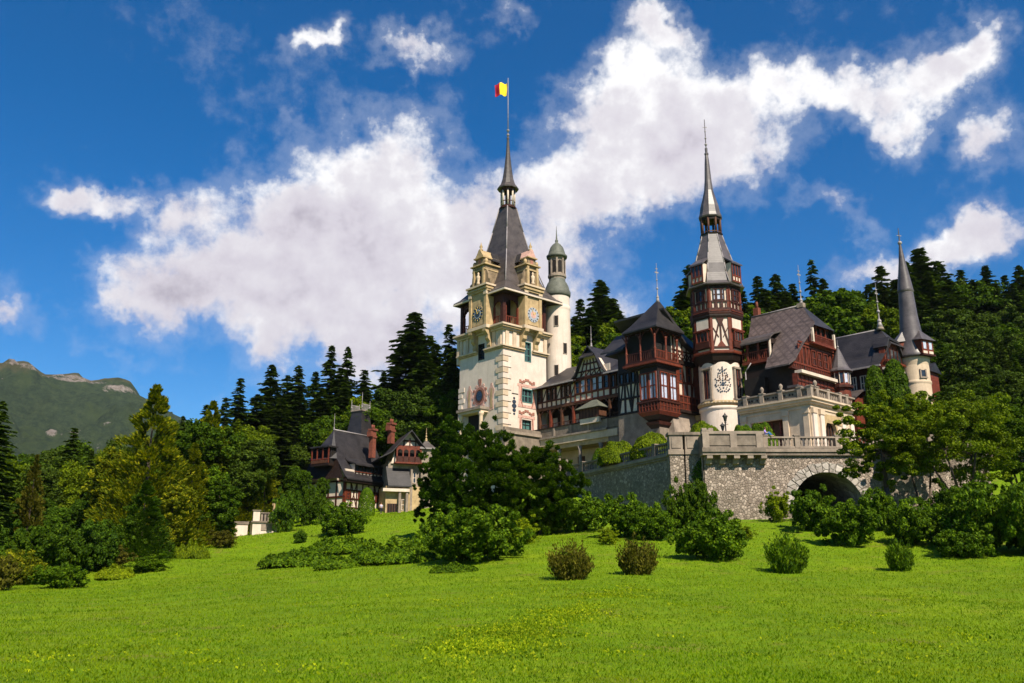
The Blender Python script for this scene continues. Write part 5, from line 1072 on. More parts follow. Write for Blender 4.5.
# front slope, back slope and jerkin-headed left end as one swept shell
rows = []
for n_, z_ in prf: rows.append((n_, z_))
for (n0, q0), (n1, q1), l0, l1 in zip(prf, prf[1:], (s0, s0+.3, s0+.6), (s0+.3, s0+.6, s0+2.6)):
    v = [V.p(l0, n0, q0), V.p(s1, n0, q0), V.p(s1, n1, q1), V.p(l1, n1, q1)]; v += [(x, y, z-.2) for x, y, z in v]
    b.add(v, [(0, 1, 2, 3), (7, 6, 5, 4), (0, 4, 5, 1), (1, 5, 6, 2), (2, 6, 7, 3), (3, 7, 4, 0)], 'roofb')
roofquad(b, V, [(-4.6, rz_), (-DP-1.2, ez)], s0+2.6, s1, 'roofb')
b.add([V.p(s0+2.6, -4.6, rz_), V.p(s0+.6, -1.6, ez+3.0), V.p(s0-.4, -2.2, ez+3.0), V.p(s0-.4, -7, ez+3.0), V.p(s0+.6, -7.6, ez+3.0)], [(0, 1, 2), (0, 2, 3), (0, 3, 4)], 'roofb')
b.add([V.p(s0+.6, -1.6, ez+3.0), V.p(s0, .6, ez-.3), V.p(s0, -DP, ez-.3), V.p(s0+.6, -7.6, ez+3.0)], [(0, 1, 2, 3)], 'dark')
b.tube(V.p(s0+2.6, -4.6, rz_+.05), V.p(s1, -4.6, rz_+.05), .13, .13, 6, 'metal'); b.box(V, s0, s1, .55, 1.3, ez-.9, ez-.45, 'dark')
build(b, 'roof', house)
b = MB(); q = V.p(s0+2.6, -4.6, 0); finial(b, q[0], q[1], rz_, rz_+2.8, 'metal', .12, 2); build(b, 'finial', house)
b = MB()     # gable balcony on the left end
b.box(V, s0-.9, s0+.2, -6.0, -2.0, zr(467), zr(464.5), 'dark'); b.box(V, s0-.3, s0+1, -6.6, -2.2, zr(465), zr(449), 'black'); 
for n_ in (-5.9, -4.7, -3.4, -2.1): b.box(V, s0-.9, s0-.75, n_-.1, n_+.1, zr(465), zr(449), 'redl')
b.box(V, s0-.92, s0-.8, -5.9, -2.1, zr(461), zr(460), 'redl'); b.box(V, s0-.94, s0-.8, -5.9, -2.1, zr(464.5), zr(461.4), 'brown'); b.box(V, s0-1.1, s0+1, -6.2, -1.8, zr(449), zr(447.5), 'roofb'); build(b, 'end_balcony', house)
b = MB(); d0, d1 = vs_(353), vs_(386.5)-.2     # long shed dormer
b.box(V, d0, d1, -2.5, .2, zr(476), zr(464), 'panel')
for x in np.linspace(d0+.1, d1-.1, 10): b.box(V, x-.1, x+.1, .2, .32, zr(475.5), zr(464.5), 'dark')
for x in np.linspace(d0+.1, d1-.1, 10)[:-1]: b.box(V, x+.12, x+(d1-d0)/9-.14, .2, .24, zr(471.5), zr(465), 'glass')
b.box(V, d0, d1, .2, .36, zr(472.2), zr(471.4), 'redl'); roofquad(b, V, [(.9, zr(464.5)), (-1.2, zr(460)), (-3.4, zr(451)+.2)], d0-.4, d1+.4, 'roofb'); build(b, 'dormer', house)
b = MB(); cq = V.p(vs_(360, -6), -6.2, 0); Yq = cq[1]     # mansard tower cap
cq = at(360, 425, Yq); f = Fr(cq, hd_); zz = lambda y: zrow(y, Yq)
rings(b, f, (0, 0), [(1.6, zz(445)), (1.5, zz(435)), (1.25, zz(425)), (1.0, zz(414)), (1.05, zz(413)), (1.05, zz(412))], 'roofb', True, 1.2)
b.box(f, -1.12, 1.12, -1.35, 1.35, zz(412), zz(410.8), 'palestone'); railing(b, f, -1.05, 1.05, zz(410.5), zz(405), 1.25, 'metal', .3, .06); railing(b, f, -1.05, 1.05, zz(410.5), zz(405), -1.25, 'metal', .3, .06)
for a_, n_, y_ in ((-1.0, 1.25, 394), (1.0, 1.25, 401), (-1.0, -1.25, 400), (1.0, -1.25, 403)): q = f.p(a_, n_, 0); b.tube((q[0], q[1], zz(411)), (q[0], q[1], zz(y_)), .07, .03, 6, 'metal'); b.ball((q[0], q[1], zz(408)), .16, 'metal')
build(b, 'tower_cap', house)
for px_, y0, y1, w_, n_ in ((372.6, 429, 452, .5, -3.2), (391, 423, 438, .55, -8.5)):
    b = MB(); Yq2 = 151.5 if px_ < 380 else 157.; q = at(px_, 440, Yq2); f = Fr(q, hd_); w_ *= .82; zz = lambda y: zrow(y, Yq2)
    b.box(f, -w_, w_, -w_, w_, zz(y1)-1, zz(y0), 'brick'); b.box(f, -w_-.2, w_+.2, -w_-.2, w_+.2, zz(y0+2), zz(y0), 'brick'); b.box(f, -w_-.12, w_+.12, -w_-.12, w_+.12, zz(y0+9), zz(y0+7), 'brick')
    b.box(f, -w_-.5, -w_-.05, -.5, .5, zz(y0+8), zz(y0+3), 'brick')
    for k_ in (-.5, .5): b.lathe(*f.p(k_*w_, 0, 0)[:2], [(.2, zz(y0)), (.14, zz(y0)+.7)], 8, 'brick')
    build(b, 'chimney', house)
# cross gable at the right
gq = at(408.5, 455, 149); g_ang = math.atan2(.33, .944); FGb = Fr(gq, g_ang); zz = lambda y: zrow(y, 149)
def gs(px): return FGb.hit(px, 455)[0]
gl, gr, gp = gs(395), gs(420), gs(409.5)
b = MB(); b.prism(FGb, [(gl-.6, zz(464)), (gr, zz(464)), (gr, zz(447)), (gp, zz(433)), (gl, zz(450))], -6, 0, 'panel')
for y_ in (446.5, 441): h2 = (zz(432)-zz(y_))/(zz(432)-zz(449)); b.box(FGb, gp-(gp-gl)*h2, gp+(gr-gp)*h2, 0, .1, zz(y_)-.15, zz(y_)+.15, 'red')
for k_ in (-.5, 0, .5): b.box(FGb, gp+k_*2-.1, gp+k_*2+.1, 0, .12, zz(446), zz(438), 'red')
b.box(FGb, gl, gr, .0, .06, zz(457), zz(448), 'black'); b.box(FGb, gl-.2, gr+.2, 0, 1.2, zz(464.5), zz(463), 'redl'); b.box(FGb, gl, gr, 1.05, 1.2, zz(463), zz(457.5), 'red')
for x in np.linspace(gl+.1, gr-.1, 5): b.box(FGb, x-.12, x+.12, 1.0, 1.2, zz(463), zz(447.5), 'redl')
xx = np.linspace(gl+.1, gr-.1, 5)
for x0, x1 in zip(xx, xx[1:]):
    mid = (x0+x1)/2; hw = (x1-x0)/2-.1; top = zz(447.5)
    for t in range(6):
        q0, q1 = t*math.pi/6, (t+1)*math.pi/6; b.prism(FGb, [(mid+hw*math.cos(q0), top-.9+hw*math.sin(q0)), (mid+hw*math.cos(q1), top-.9+hw*math.sin(q1)), (mid+hw*math.cos(q1), top+.1), (mid+hw*math.cos(q0), top+.1)], 1.02, 1.16, 'redl')
build(b, 'gable_front', house)
b = MB()
for ln in ([(gp, zz(431)), (gl-.8, zz(453)), (gl-2.8, zz(459.5))], [(gp, zz(431)), (gr+.7, zz(449))]):
    for (x0, q0), (x1, q1) in zip(ln, ln[1:]):
        v = [FGb.p(x0, 1.4, q0), FGb.p(x1, 1.4, q1), FGb.p(x1, -9, q1), FGb.p(x0, -9, q0)]; v += [(x, y, z-.2) for x, y, z in v]; b.add(v, [(0, 1, 2, 3), (7, 6, 5, 4), (0, 4, 5, 1), (1, 5, 6, 2), (2, 6, 7, 3), (3, 7, 4, 0)], 'roofb')
build(b, 'gable_roof', house)
b = MB(); lz0, lz1 = zz(487), zz(466)     # lower lean-to and ground floor at right
b.box(FGb, gs(386), gs(433), -7, .9, hb, zz(487), 'ochre'); b.box(FGb, gs(389), gs(433), -7, -.3, zz(487), zz(462), 'palestone')
roofquad(b, FGb, [(1.9, lz0), (-.6, lz1)], gs(387), gs(410), 'roofb'); b.box(FGb, gs(382), gs(408), .9, 2.0, zz(493), zz(490), 'panel'); b.box(FGb, gs(410), gs(412), -.3, 1.0, hb, zz(470), 'palestone')
build(b, 'ground_floor', house)
b = MB(); b.box(FGb, gs(388), gs(397.5), .9, .96, zz(515), zz(504.5), 'black')
for x in np.linspace(gs(388), gs(397.5), 5): b.box(FGb, x-.05, x+.05, .96, 1.02, zz(515), zz(504.5), 'brown')
build(b, 'garage_door', house)
for px_ in (399, 406): b = MB(); q = FGb.p(gs(px_), 1.6, 0); b.lathe(q[0], q[1], [(.3, hb), (.24, zz(505)), (.24, zz(493)), (.36, zz(492))], 10, 'palestone'); build(b, 'column', house)
for px_ in (402, 414, 422): x = gs(px_); window(FGb, x-.5, x+.5, zz(483 if px_ > 405 else 511), zz(472 if px_ > 405 else 500), .95 if px_ < 405 else -.2, house, 'panel', 'glass', 2, 2, .1, inset=.05)
b = MB(); q = at(426, 450, 150); f = Fr(q, g_ang); rings(b, f, (0, 0), [(1.0, hb), (1.0, zrow(449, 150))], 'palestone'); rings(b, f, (0, 0), [(1.4, zrow(450, 150)), (1.3, zrow(448.5, 150)), (.6, zrow(444, 150)), (.1, zrow(440, 150))], 'roofg')
finial(b, q[0], q[1], zrow(441, 150), zrow(428, 150), 'ochre', .2, 3); build(b, 'corner_turret', house)
# small white marker on the lawn
q = at(371, 511, 143); z_ = hz(q[0], q[1]); b = MB(); f = Fr(q, .1); b.box(f, -.05, .05, -.05, .05, z_-.1, z_+.6, 'iron'); b.box(f, -.2, .2, -.03, .03, z_+.45, z_+1.0, 'sign'); tag(build(b, 'notice_board', None, (q[0], q[1], z_)), 'small blank white board on a post beside the clipped bush', 'sign')
# ---------------------------------------------------------------- garden parapet with statue
q = at(254.5, 530, 119); gz0 = hz(q[0], q[1])-1; gb = Fr(q, R(22)); gx1 = gb.hit(277.5, 520)[0]
gar = thing('garden_parapet', (q[0], q[1], gz0), 'small white stone garden parapet at the edge of the woods', 'garden wall')
zz = lambda y: zrow(y, 120)
b = MB(); b.box(gb, -.3, gx1, -3, 0, gz0, zz(523), 'white'); b.box(gb, -.5, gx1+.2, -3.1, .2, zz(523), zz(521.5), 'greystone'); b.box(gb, .8, gx1-.4, -.1, .08, gz0+1.6, zz(524.5), 'palestone'); build(b, 'base_wall', gar)
b = MB(); b.box(gb, .7, gx1-.8, -.5, -.1, zz(521.5), zz(513.6), 'palestone'); b.box(gb, -.3, gx1, -.55, .02, zz(513.8), zz(512.6), 'greystone')
for x in np.arange(1.05, gx1-.9, .42): b.box(gb, x-.09, x+.09, -.1, -.04, zz(520.8), zz(514), 'black')
build(b, 'balustrade', gar)
for x0, y_ in ((-.3, 510.5), (gx1-.85, 512.6)): b = MB(); b.box(gb, x0, x0+.85, -.75, .1, zz(521.5), zz(y_+1), 'white'); b.box(gb, x0-.12, x0+.97, -.87, .22, zz(y_+1), zz(y_), 'greystone'); build(b, 'pillar', gar)
b = MB(); b.box(gb, -2.2, -.6, -3.2, -2.6, gz0, zz(524), 'white'); b.box(gb, -2.5, -.3, -3.3, -2.5, zz(524), zz(521), 'greystone'); build(b, 'side_block', gar)
q = gb.p(gx1-.45, -.33, 0); z0 = zz(512.6); st = thing('statue', (q[0], q[1], z0), 'weathered stone figure standing on the right pillar of the garden parapet', 'statue')
b = MB(); b.lathe(q[0], q[1], [(.3, z0), (.3, z0+.12), (.24, z0+.15), (.2, z0+.5), (.17, z0+.8), (.2, z0+1.05), (.22, z0+1.25), (.1, z0+1.38), (.06, z0+1.42)], 12, 'ochre'); b.ball((q[0], q[1], z0+1.54), .13, 'ochre', 1.2, 12)
b.tube((q[0]+.18, q[1], z0+1.25), (q[0]+.36, q[1]-.1, z0+.95), .07, .06, 8, 'ochre'); b.tube((q[0]+.36, q[1]-.1, z0+.95), (q[0]+.2, q[1]-.25, z0+1.1), .055, .04, 8, 'ochre'); b.tube((q[0]-.18, q[1], z0+1.25), (q[0]-.3, q[1]-.05, z0+.85), .07, .05, 8, 'ochre'); build(b, 'figure', st)
# ---------------------------------------------------------------- vegetation
LM = dict(
 fir=leafmat('fir_needles', (.013, .029, .004), (.031, .062, .006), (.062, .105, .010), .2),
 fir2=leafmat('spruce_needles', (.018, .036, .004), (.038, .070, .007), (.075, .115, .010), .2),
 gold=leafmat('golden_conifer', (.035, .06, .004), (.10, .135, .005), (.30, .29, .010), .35, .3),
 dec=leafmat('broad_leaves', (.018, .044, .003), (.042, .088, .004), (.09, .15, .005), .35),
 decl=leafmat('light_broad_leaves', (.04, .075, .003), (.095, .145, .004), (.17, .225, .006), .35),
 shrub=leafmat('glossy_shrub', (.020, .050, .003), (.055, .115, .004), (.13, .215, .006), .3),
 olive=leafmat('olive_shrub', (.035, .038, .006), (.075, .080, .010), (.13, .13, .018), .25),
 lime=leafmat('lime_foliage', (.06, .10, .003), (.14, .20, .005), (.24, .30, .008), .35),
 yew=leafmat('yew_foliage', (.013, .036, .003), (.036, .082, .004), (.080, .145, .007), .2),
 weed=leafmat('weeds', (.07, .14, .005), (.22, .31, .007), (.40, .45, .015), .4),
 brown=leafmat('dead_twigs', (.05, .035, .02), (.10, .06, .03), (.15, .10, .05), .1),
)
def unit(v): return v/np.maximum(1e-9, np.linalg.norm(v, axis=1, keepdims=True))
def leaf_me(name, P, S, Nn, asp=1.6, rng=nr, droop=None):
    """one small four-cornered leaf per point"""
    n = len(P); nrm = unit(Nn); t = unit(np.cross(nrm, rng.normal(size=(n, 3)))) if droop is None else unit(droop)
    bt = np.cross(nrm, t); S = np.asarray(S).reshape(-1, 1)
    V = np.stack([P-t*S*asp*.5, P+bt*S*.5+nrm*S*.08, P+t*S*asp*.5, P-bt*S*.5+nrm*S*.08], 1).reshape(-1, 3)
    me = bpy.data.meshes.new(name); fast_mesh(me, V, np.arange(4*n).reshape(-1, 4)); return me
def crown_pts(rng, clumps, per, cr, flat=.8):
    """clumps: list of (x,y,z); leaves gather on each clump's skin"""
    C = np.array(clumps); idx = rng.integers(0, len(C), per*len(C)); d = unit(rng.normal(size=(len(idx), 3)))
    rr = cr[idx] if np.ndim(cr) else np.full(len(idx), cr)
    r = rr*(.45+.55*rng.random(len(idx))**.5); P = C[idx]+d*r[:, None]*np.array([1, 1, flat]); return P, d
def dec_shape(rng, h, rx, z0f, nc, top=.5, lobes=5):
    """clump centres for a broad-leaved crown with lobes and hollows"""
    L = [(rng.uniform(-.5, .5)*rx, rng.uniform(-.5, .5)*rx, h*rng.uniform(z0f+.15, .88), rx*rng.uniform(.4, .62)) for _ in range(lobes)]+[(0, 0, h*.68, rx*.72), (0, 0, h*.83, rx*.45)]
    out = []
    while len(out) < nc:
        l = L[rng.integers(len(L))]; d = rng.normal(size=3); d /= np.linalg.norm(d); r = l[3]*rng.uniform(.7, 1.05)
        p = np.array([l[0]+d[0]*r, l[1]+d[1]*r, l[2]+d[2]*r*.95])
        if z0f*h < p[2] < h: out.append(p)
    return np.array(out)
PROTO = {}
def reg(name, me, trunk, h): PROTO[name] = (me, trunk, h)
def trunk_me(name, h, r, rng, lean=.03, limbs=6, spread=2.5):
    b = MB(); pts = [(0, 0, -1.2)]; 
    for i in range(1, 7): t = i/6; pts.append((rng.uniform(-1, 1)*lean*h*t, rng.uniform(-1, 1)*lean*h*t, h*.9*t))
    for i in range(6): b.tube(pts[i], pts[i+1], r*(1-i/6)+.03, r*(1-(i+1)/6)+.03, 7, 'bark')
    for i in range(limbs):
        t = .3+.55*i/max(1, limbs); k = min(5, int(t*6)); p = pts[k]; a = rng.uniform(0, 6.28); e = (p[0]+spread*math.cos(a)*(1.1-t), p[1]+spread*math.sin(a)*(1.1-t), p[2]+spread*.7)
        b.tube(p, e, r*.4*(1-t*.6), .03, 5, 'bark')
    me = bpy.data.meshes.new(name); me.from_pydata(b.v, [], b.f)
    for m_ in b.ms: me.materials.append(m_)
    return me
def make_dec(name, seed, h, rx, nc, per, leaf, z0f=.18, cr=.14):
    rng = np.random.default_rng(seed); C = dec_shape(rng, h, rx, z0f, nc); c_r = h*cr*rng.uniform(.35, 1.0, len(C))*.6
    P, d = crown_pts(rng, C, per, c_r, .75); S = leaf*rng.uniform(.6, 1.3, len(P))
    reg(name, leaf_me(name+'_crown', P, S, d*.7+rng.normal(size=d.shape)*.6+np.array([0, 0, .3]), 1.5, rng), trunk_me(name+'_trunk', h*.85, h*.018, rng, spread=rx*.6), h)
def make_fir(name, seed, h, r0, whorls, br, leaf, power=.9, gap=.12, base_=.06, droop=.35, topk=.6, sway=.0):
    rng = np.random.default_rng(seed); P = []; Nn = []; T_ = []; S = []
    for i in range(whorls):
        t = i/(whorls-1); z = h*(base_+(1-base_)*t**.93); R0 = r0*((1-t)**power)*rng.uniform(.72, 1.12)+.12; nb = max(4, int(br*(1-t*topk)))
        a0 = rng.uniform(0, 6.28)
        for j in range(nb):
            if rng.random() < gap and t < .93: continue
            a = a0+6.283*j/nb+rng.uniform(-.3, .3); L_ = R0*rng.uniform(.6, 1.16); m_ = max(3, int(L_/leaf*2.6)); z = h*(base_+(1-base_)*min(1, max(0, t+rng.uniform(-.7, .7)/whorls))**.93)
            for k in range(m_):
                s = (k+.6)/m_; rad = L_*s; zz = z-droop*L_*s**1.2+.22*L_*max(0, s-.55)*1.2*(1-droop)
                wd = leaf*(1.9*(1-s)+.5)
                for side in (-1, 1, 0):
                    off = side*wd*rng.uniform(.15, .6); ca, sa = math.cos(a), math.sin(a)
                    P.append((ca*rad-sa*off, sa*rad+ca*off, zz+rng.uniform(-.25, .10)*leaf)); tt = np.array([ca-sa*side*.8, sa+ca*side*.8, -.35-.25*rng.random()]); T_.append(tt)
                    nn = np.array([rng.normal()*.35, rng.normal()*.35, 1.0]); nn = np.cross(np.cross(tt, nn), tt); Nn.append(nn); S.append(leaf*rng.uniform(.6, 1.1))
    P = np.array(P); reg(name, leaf_me(name+'_crown', P, np.array(S), np.array(Nn), 1.9, rng, np.array(T_)), trunk_me(name+'_trunk', h*.97, h*.014, rng, .004, 0), h)
make_fir('fir_a', 11, 26, 5.0, 44, 12, .42, .72, .14, .06, .3); make_fir('fir_b', 12, 26, 4.2, 46, 11, .40, .66, .2, .06, .22); make_fir('fir_c', 13, 26, 5.6, 42, 13, .44, .62, .16, .06, .28)
make_fir('gold_a', 14, 24, 5.6, 46, 16, .50, .62, .1, .02, .12, .5); make_fir('gold_b', 15, 20, 3.6, 40, 13, .46, .7, .14, .02, .1, .5); make_fir('thin', 16, 26, 2.6, 30, 6, .5, .5, .35, .3)
def make_plume(name, seed, h, r0, nc, per, leaf):
    """feathery conifer: upswept sprays gathered on a cone"""
    rng = np.random.default_rng(seed); C = []
    while len(C) < nc:
        t = rng.random()**1.25; a = rng.uniform(0, 6.28); R0 = r0*((1-t)**.8)*(1+.22*math.sin(a*3+t*11)+.15*math.sin(a*5-t*7)); k = rng.uniform(.55, 1.0); C.append((math.cos(a)*R0*k, math.sin(a)*R0*k, h*(.04+.93*t)))
    C = np.array(C); cr = r0*.17*(1.25-C[:, 2]/h)*rng.uniform(.6, 1.2, nc); P, d = crown_pts(rng, C, per, cr, 1.3)
    rad = P*np.array([1, 1, 0]); rad = unit(rad); T_ = rad*.7+d*.4+np.array([0, 0, .9]); Nn = d*.6+rad*.5+rng.normal(size=d.shape)*.45+np.array([0, 0, .3])
    reg(name, leaf_me(name+'_crown', P, leaf*rng.uniform(.6, 1.3, len(P)), Nn, 1.9, rng, T_), trunk_me(name+'_trunk', h*.9, h*.014, rng, .004, 0), h)
make_plume('plume', 17, 24, 5.4, 330, 85, .26); make_plume('plume_b', 18, 22, 4.2, 280, 85, .25)
make_dec('dec_a', 21, 18, 6.0, 260, 125, .30, cr=.115); make_dec('dec_b', 22, 18, 5.0, 240, 120, .28, .1, .11); make_dec('dec_c', 23, 16, 6.5, 270, 120, .31, .12, .12)
make_dec('tall', 24, 20, 3.6, 130, 150, .30, .05)
def mset(o, m_):
    if not len(o.data.materials): o.data.materials.append(LM['dec'])
    o.material_slots[0].link = 'OBJECT'; o.material_slots[0].material = LM[m_]
def put(kind, name, x, y, z, h, w_, mat, label, cat, group=None, trunk=True, rot=None):
    me, tm, h0 = PROTO[kind]; o = bpy.data.objects.new(name, None); COL.objects.link(o); o.location = (x, y, z)
    o.rotation_euler = (0, 0, rnd.uniform(0, 6.28) if rot is None else rot); s = h/h0; o.scale = (s*w_, s*w_, s); o.empty_display_size = .5
    tag(o, label, cat, group); WL[o.name] = (x, y, z)
    c_ = bpy.data.objects.new('crown' if trunk else 'foliage', me); COL.objects.link(c_); c_.parent = o; mset(c_, mat)
    if trunk: t_ = bpy.data.objects.new('trunk', tm); COL.objects.link(t_); t_.parent = o
    return o
def tree(kind, name, px, ptop, Y, w_, mat, label, cat='tree', group=None):
    x = at(px, ptop, Y)[0]; x, y = float(x), float(Y); zt2 = zrow(ptop, Y)
    for _ in range(3):   # keep the crown tip on its column
        pp = proj((x, y, zt2))[0]; x += (px-pp)*(Y*cp+zt2*sp)/F
    z = hz(x, y)-.4; return put(kind, name, x, y, z, max(2.5, zt2-z), w_, mat, label, cat, group)
DF = ('dark fir on the skyline of the wooded slope', 'tree')
sky_firs = [(241,379,165,1.0),(226,398,160,.9),(207,405,150,1.),(272,365,175,1.15),(288,376,180,1.),(299,366,178,.9),(316,372,182,1.),(332,346,180,.85),(348,347,182,.8),(341,368,178,1.1),(365,370,182,1.1),(384,372,175,.9),
 (300,392,172,1.3),(322,388,174,1.3),(345,385,175,1.2),(368,392,172,1.2),(258,395,168,1.3),(282,398,168,1.3),(400,345,180,1.0),(415,313,178,1.25),(431,336,186,.8),(437,345,178,1.1),(449,325,172,.9),(425,352,168,1.2),(455,352,164,1.1),(580,300,185,1.0),(574,318,180,1.1),(600,281,190,1.35),(612,300,188,1.2),(620,312,180,1.),(590,308,178,1.),(566,318,176,.9),
 (757,277,190,1.1),(775,275,192,1.0),(742,292,185,1.1),(690,266,182,1.0),(682,292,180,1.2),(765,290,180,1.2),(822,279,188,1.0),(880,267,182,1.25),(868,285,178,1.1),(918,249,186,1.45),(938,262,190,1.2),(905,262,180,1.),(960,270,195,1.0),(985,266,200,1.1),(1004,276,190,1.0),(1018,266,200,1.2),(948,280,186,1.2),(972,280,188,1.1),(994,284,186,1.2),(1012,284,184,1.1),(928,272,182,1.1),(640,318,180,1.2),(655,306,182,1.1),(728,286,186,1.1),(786,292,184,1.2),(850,300,180,1.1),(862,294,184,1.),(895,280,182,1.2),(792,284,190,1.)]
for i, (px_, y_, Y, w_) in enumerate(sky_firs): tree(rnd.choice(['fir_a', 'fir_a', 'fir_b', 'fir_c']), 'fir_tree', px_, y_, Y, w_*1.4, rnd.choice(['fir', 'fir', 'fir2']), 'tall dark fir with a pointed tip among the firs on the wooded skyline', 'tree', 'firs on the skyline')
tree('thin', 'fir_tree', 811, 261, 184, 1.0, 'fir', 'thin sparse fir behind the ridge finial of the gabled wing', 'tree'); tree('thin', 'fir_tree', 700, 262, 178, 1.1, 'fir', 'sparse fir close behind the octagonal turret, left side', 'tree')
# slopes clothed in broad-leaved trees and spruces, filled row by row
rr = random.Random(42)
def fill(x0, x1, tops, Ys, kinds, mats, step, label, group, name='broadleaf_tree', wv=(.9, 1.25), jit=14):
    for Y in Ys:
        px_ = x0+rr.uniform(0, step)
        while px_ < x1:
            ty = np.interp(px_, [t[0] for t in tops], [t[1] for t in tops])+ (max(Ys)-Y)*tops[0][2]+rr.uniform(-jit, jit)
            x = at(px_, ty, Y)[0]; z = hz(x, Y); zt2 = zrow(ty, Y)
            if zt2-z > 4: tree(rr.choice(kinds), name, px_, ty, Y+rr.uniform(-4, 4), rr.uniform(*wv), rr.choice(mats), label, 'tree', group)
            px_ += step*rr.uniform(.8, 1.25)
fill(170, 470, [(170, 435, .9), (240, 425, 0), (300, 415, 0), (360, 410, 0), (420, 385, 0), (470, 375, 0)], [176, 166], ['dec_a', 'dec_b', 'dec_c', 'fir_a', 'tall'], ['dec', 'dec', 'decl', 'fir2', 'dec'], 17, 'bushy green broad-leaved tree in the woods behind the lower house', 'trees behind the lower house')
fill(395, 470, [(395, 395, .9), (470, 390, 0)], [170, 164], ['dec_a', 'fir_c', 'fir_a'], ['dec', 'fir', 'fir'], 16, 'dark tree in the woods between the lower house and the clock tower', 'trees left of the clock tower', 'forest_tree')
fill(560, 700, [(560, 342, .8), (600, 338, 0), (630, 334, 0), (665, 316, 0), (700, 310, 0)], [182, 172], ['dec_a', 'dec_b', 'dec_c'], ['dec', 'decl', 'decl'], 18, 'leafy green tree behind the gallery wing roof', 'trees behind the gallery wing')
fill(725, 885, [(725, 308, .8), (780, 308, 0), (838, 290, 0), (870, 306, 0)], [184, 172], ['dec_a', 'dec_b', 'dec_c'], ['dec', 'decl', 'dec'], 18, 'leafy tree behind the castle between the octagonal turret and the round turret', 'trees behind the castle roofs')
fill(925, 1100, [(925, 294, 1.1), (960, 292, 0), (1000, 296, 0), (1060, 293, 0)], [192, 180, 168, 157, 148, 140], ['dec_a', 'fir_c', 'dec_c', 'fir_a', 'tall'], ['dec', 'fir2', 'dec', 'fir2'], 19, 'dense dark green broad-leaved tree on the slope right of the round turret', 'trees right of the castle', jit=10)
fill(895, 1080, [(895, 385, .9), (1080, 375, 0)], [128, 118], ['dec_b', 'dec_c'], ['dec', 'fir2'], 24, 'shaded tree low on the slope behind the tree by the terrace', 'shaded trees behind the terrace tree')
fill(-60, 260, [(-60, 440, .6), (60, 452, 0), (120, 438, 0), (200, 420, 0), (260, 425, 0)], [150, 136, 122], ['dec_a', 'dec_b', 'fir_a', 'tall'], ['dec', 'fir2', 'decl'], 21, 'mixed tree in the woods at the left side', 'woods on the left')
fill(-60, 232, [(-60, 505, .2), (60, 500, 0), (200, 490, 0), (330, 478, 0)], [118, 108], ['dec_b', 'dec_c', 'tall'], ['dec', 'dec', 'yew'], 22, 'low bushy tree at the back of the woodland edge', 'low trees of the woodland edge', wv=(1.1, 1.5))
# named trees at the left
for a in [('fir_c','fir_tree',3,402,84,1.1,'fir','tall dark fir at the left edge of the photo'),('plume_b','conifer',38,452,88,.9,'olive','olive feathery conifer right of the dark fir at the left edge'),('fir_a','fir_tree',75,428,128,1.3,'fir','broad dark fir with tip below the rocky patch of the mountain'),
 ('plume','golden_conifer',158,380,103,1.45,'gold','tallest bright yellow-green conifer in the left woods'),('dec_a','golden_tree',118,452,108,1.0,'gold','round-topped golden tree left of the tallest golden conifer'),('plume','golden_tree',196,440,106,1.3,'gold','golden conifer just right of the tallest one'),
 ('plume_b','conifer',214,398,125,1.4,'gold','olive-gold conifer behind the golden ones'),('plume_b','golden_conifer',268,448,128,1.3,'gold','narrow golden tree above the garden parapet'),('plume','golden_tree',244,458,125,1.4,'gold','golden tree left of the garden statue'),
 ('dec_b','golden_tree',176,482,98,1.0,'gold','golden tree with crown just right of and above the dark yew'),('tall','broadleaf_tree',108,515,100,1.2,'gold','small yellowish tree between the dark bush and the woods'),('dec_b','broadleaf_tree',60,505,96,1.2,'yew','dark rounded tree in front of the left woods'),('plume','yew_tree',148,478,92,1.8,'yew','broad dark green yew in front of the golden conifers'),
 ('dec_b','broadleaf_tree',212,465,112,.9,'shrub','blue-green leafy tree right of the golden conifers'),('tall','broadleaf_tree',296,462,132,1.1,'dec','dark leafy tree right of the garden parapet'),('dec_b','broadleaf_tree',322,476,137,.62,'dec','small leafy tree screening the left end wall of the lower house'),('dec_c','broadleaf_tree',308,484,136,.8,'dec','leafy tree against the left end of the lower house')]: tree(*a)
# ---- shrubs
def make_shrub(name, seed, rx, h, nc, per, leaf, cr=.3, z0=.05, asp=1.6):
    rng = np.random.default_rng(seed); C = []
    while len(C) < nc:
        d = rng.normal(size=3); d /= np.linalg.norm(d); az = math.atan2(d[1], d[0]); lb = 1+.20*math.sin(3*az+seed)+.16*math.sin(5*az+seed*2)*abs(d[2]+.5)+.10*rng.normal(); k = rng.uniform(.35, .95)*lb; p = np.array([d[0]*rx*k, d[1]*rx*k, h*.46+d[2]*h*.48*k])
        if p[2] > z0*h: C.append(p)
    P, d = crown_pts(rng, C, per, cr*rng.uniform(.5, 1.2, nc)*min(rx, h), .8); P[:, 2] = np.abs(P[:, 2])
    S = leaf*rng.uniform(.6, 1.3, len(P)); reg(name, leaf_me(name+'_foliage', P, S, d*.8+rng.normal(size=d.shape)*.6+np.array([0, 0, .35]), asp, rng), None, h)
make_shrub('sh_a', 31, 1.3, 1.9, 190, 80, .08, .15); make_shrub('sh_b', 32, 1.5, 1.8, 200, 80, .085, .16); make_shrub('sh_c', 33, 1.0, 1.7, 180, 60, .06, .15); make_shrub('sh_d', 34, 1.8, 1.5, 200, 80, .08, .15)
make_shrub('big', 35, 2.6, 2.9, 420, 95, .105, .115); make_shrub('fine', 36, .85, 1.6, 220, 70, .055, .26, asp=3)
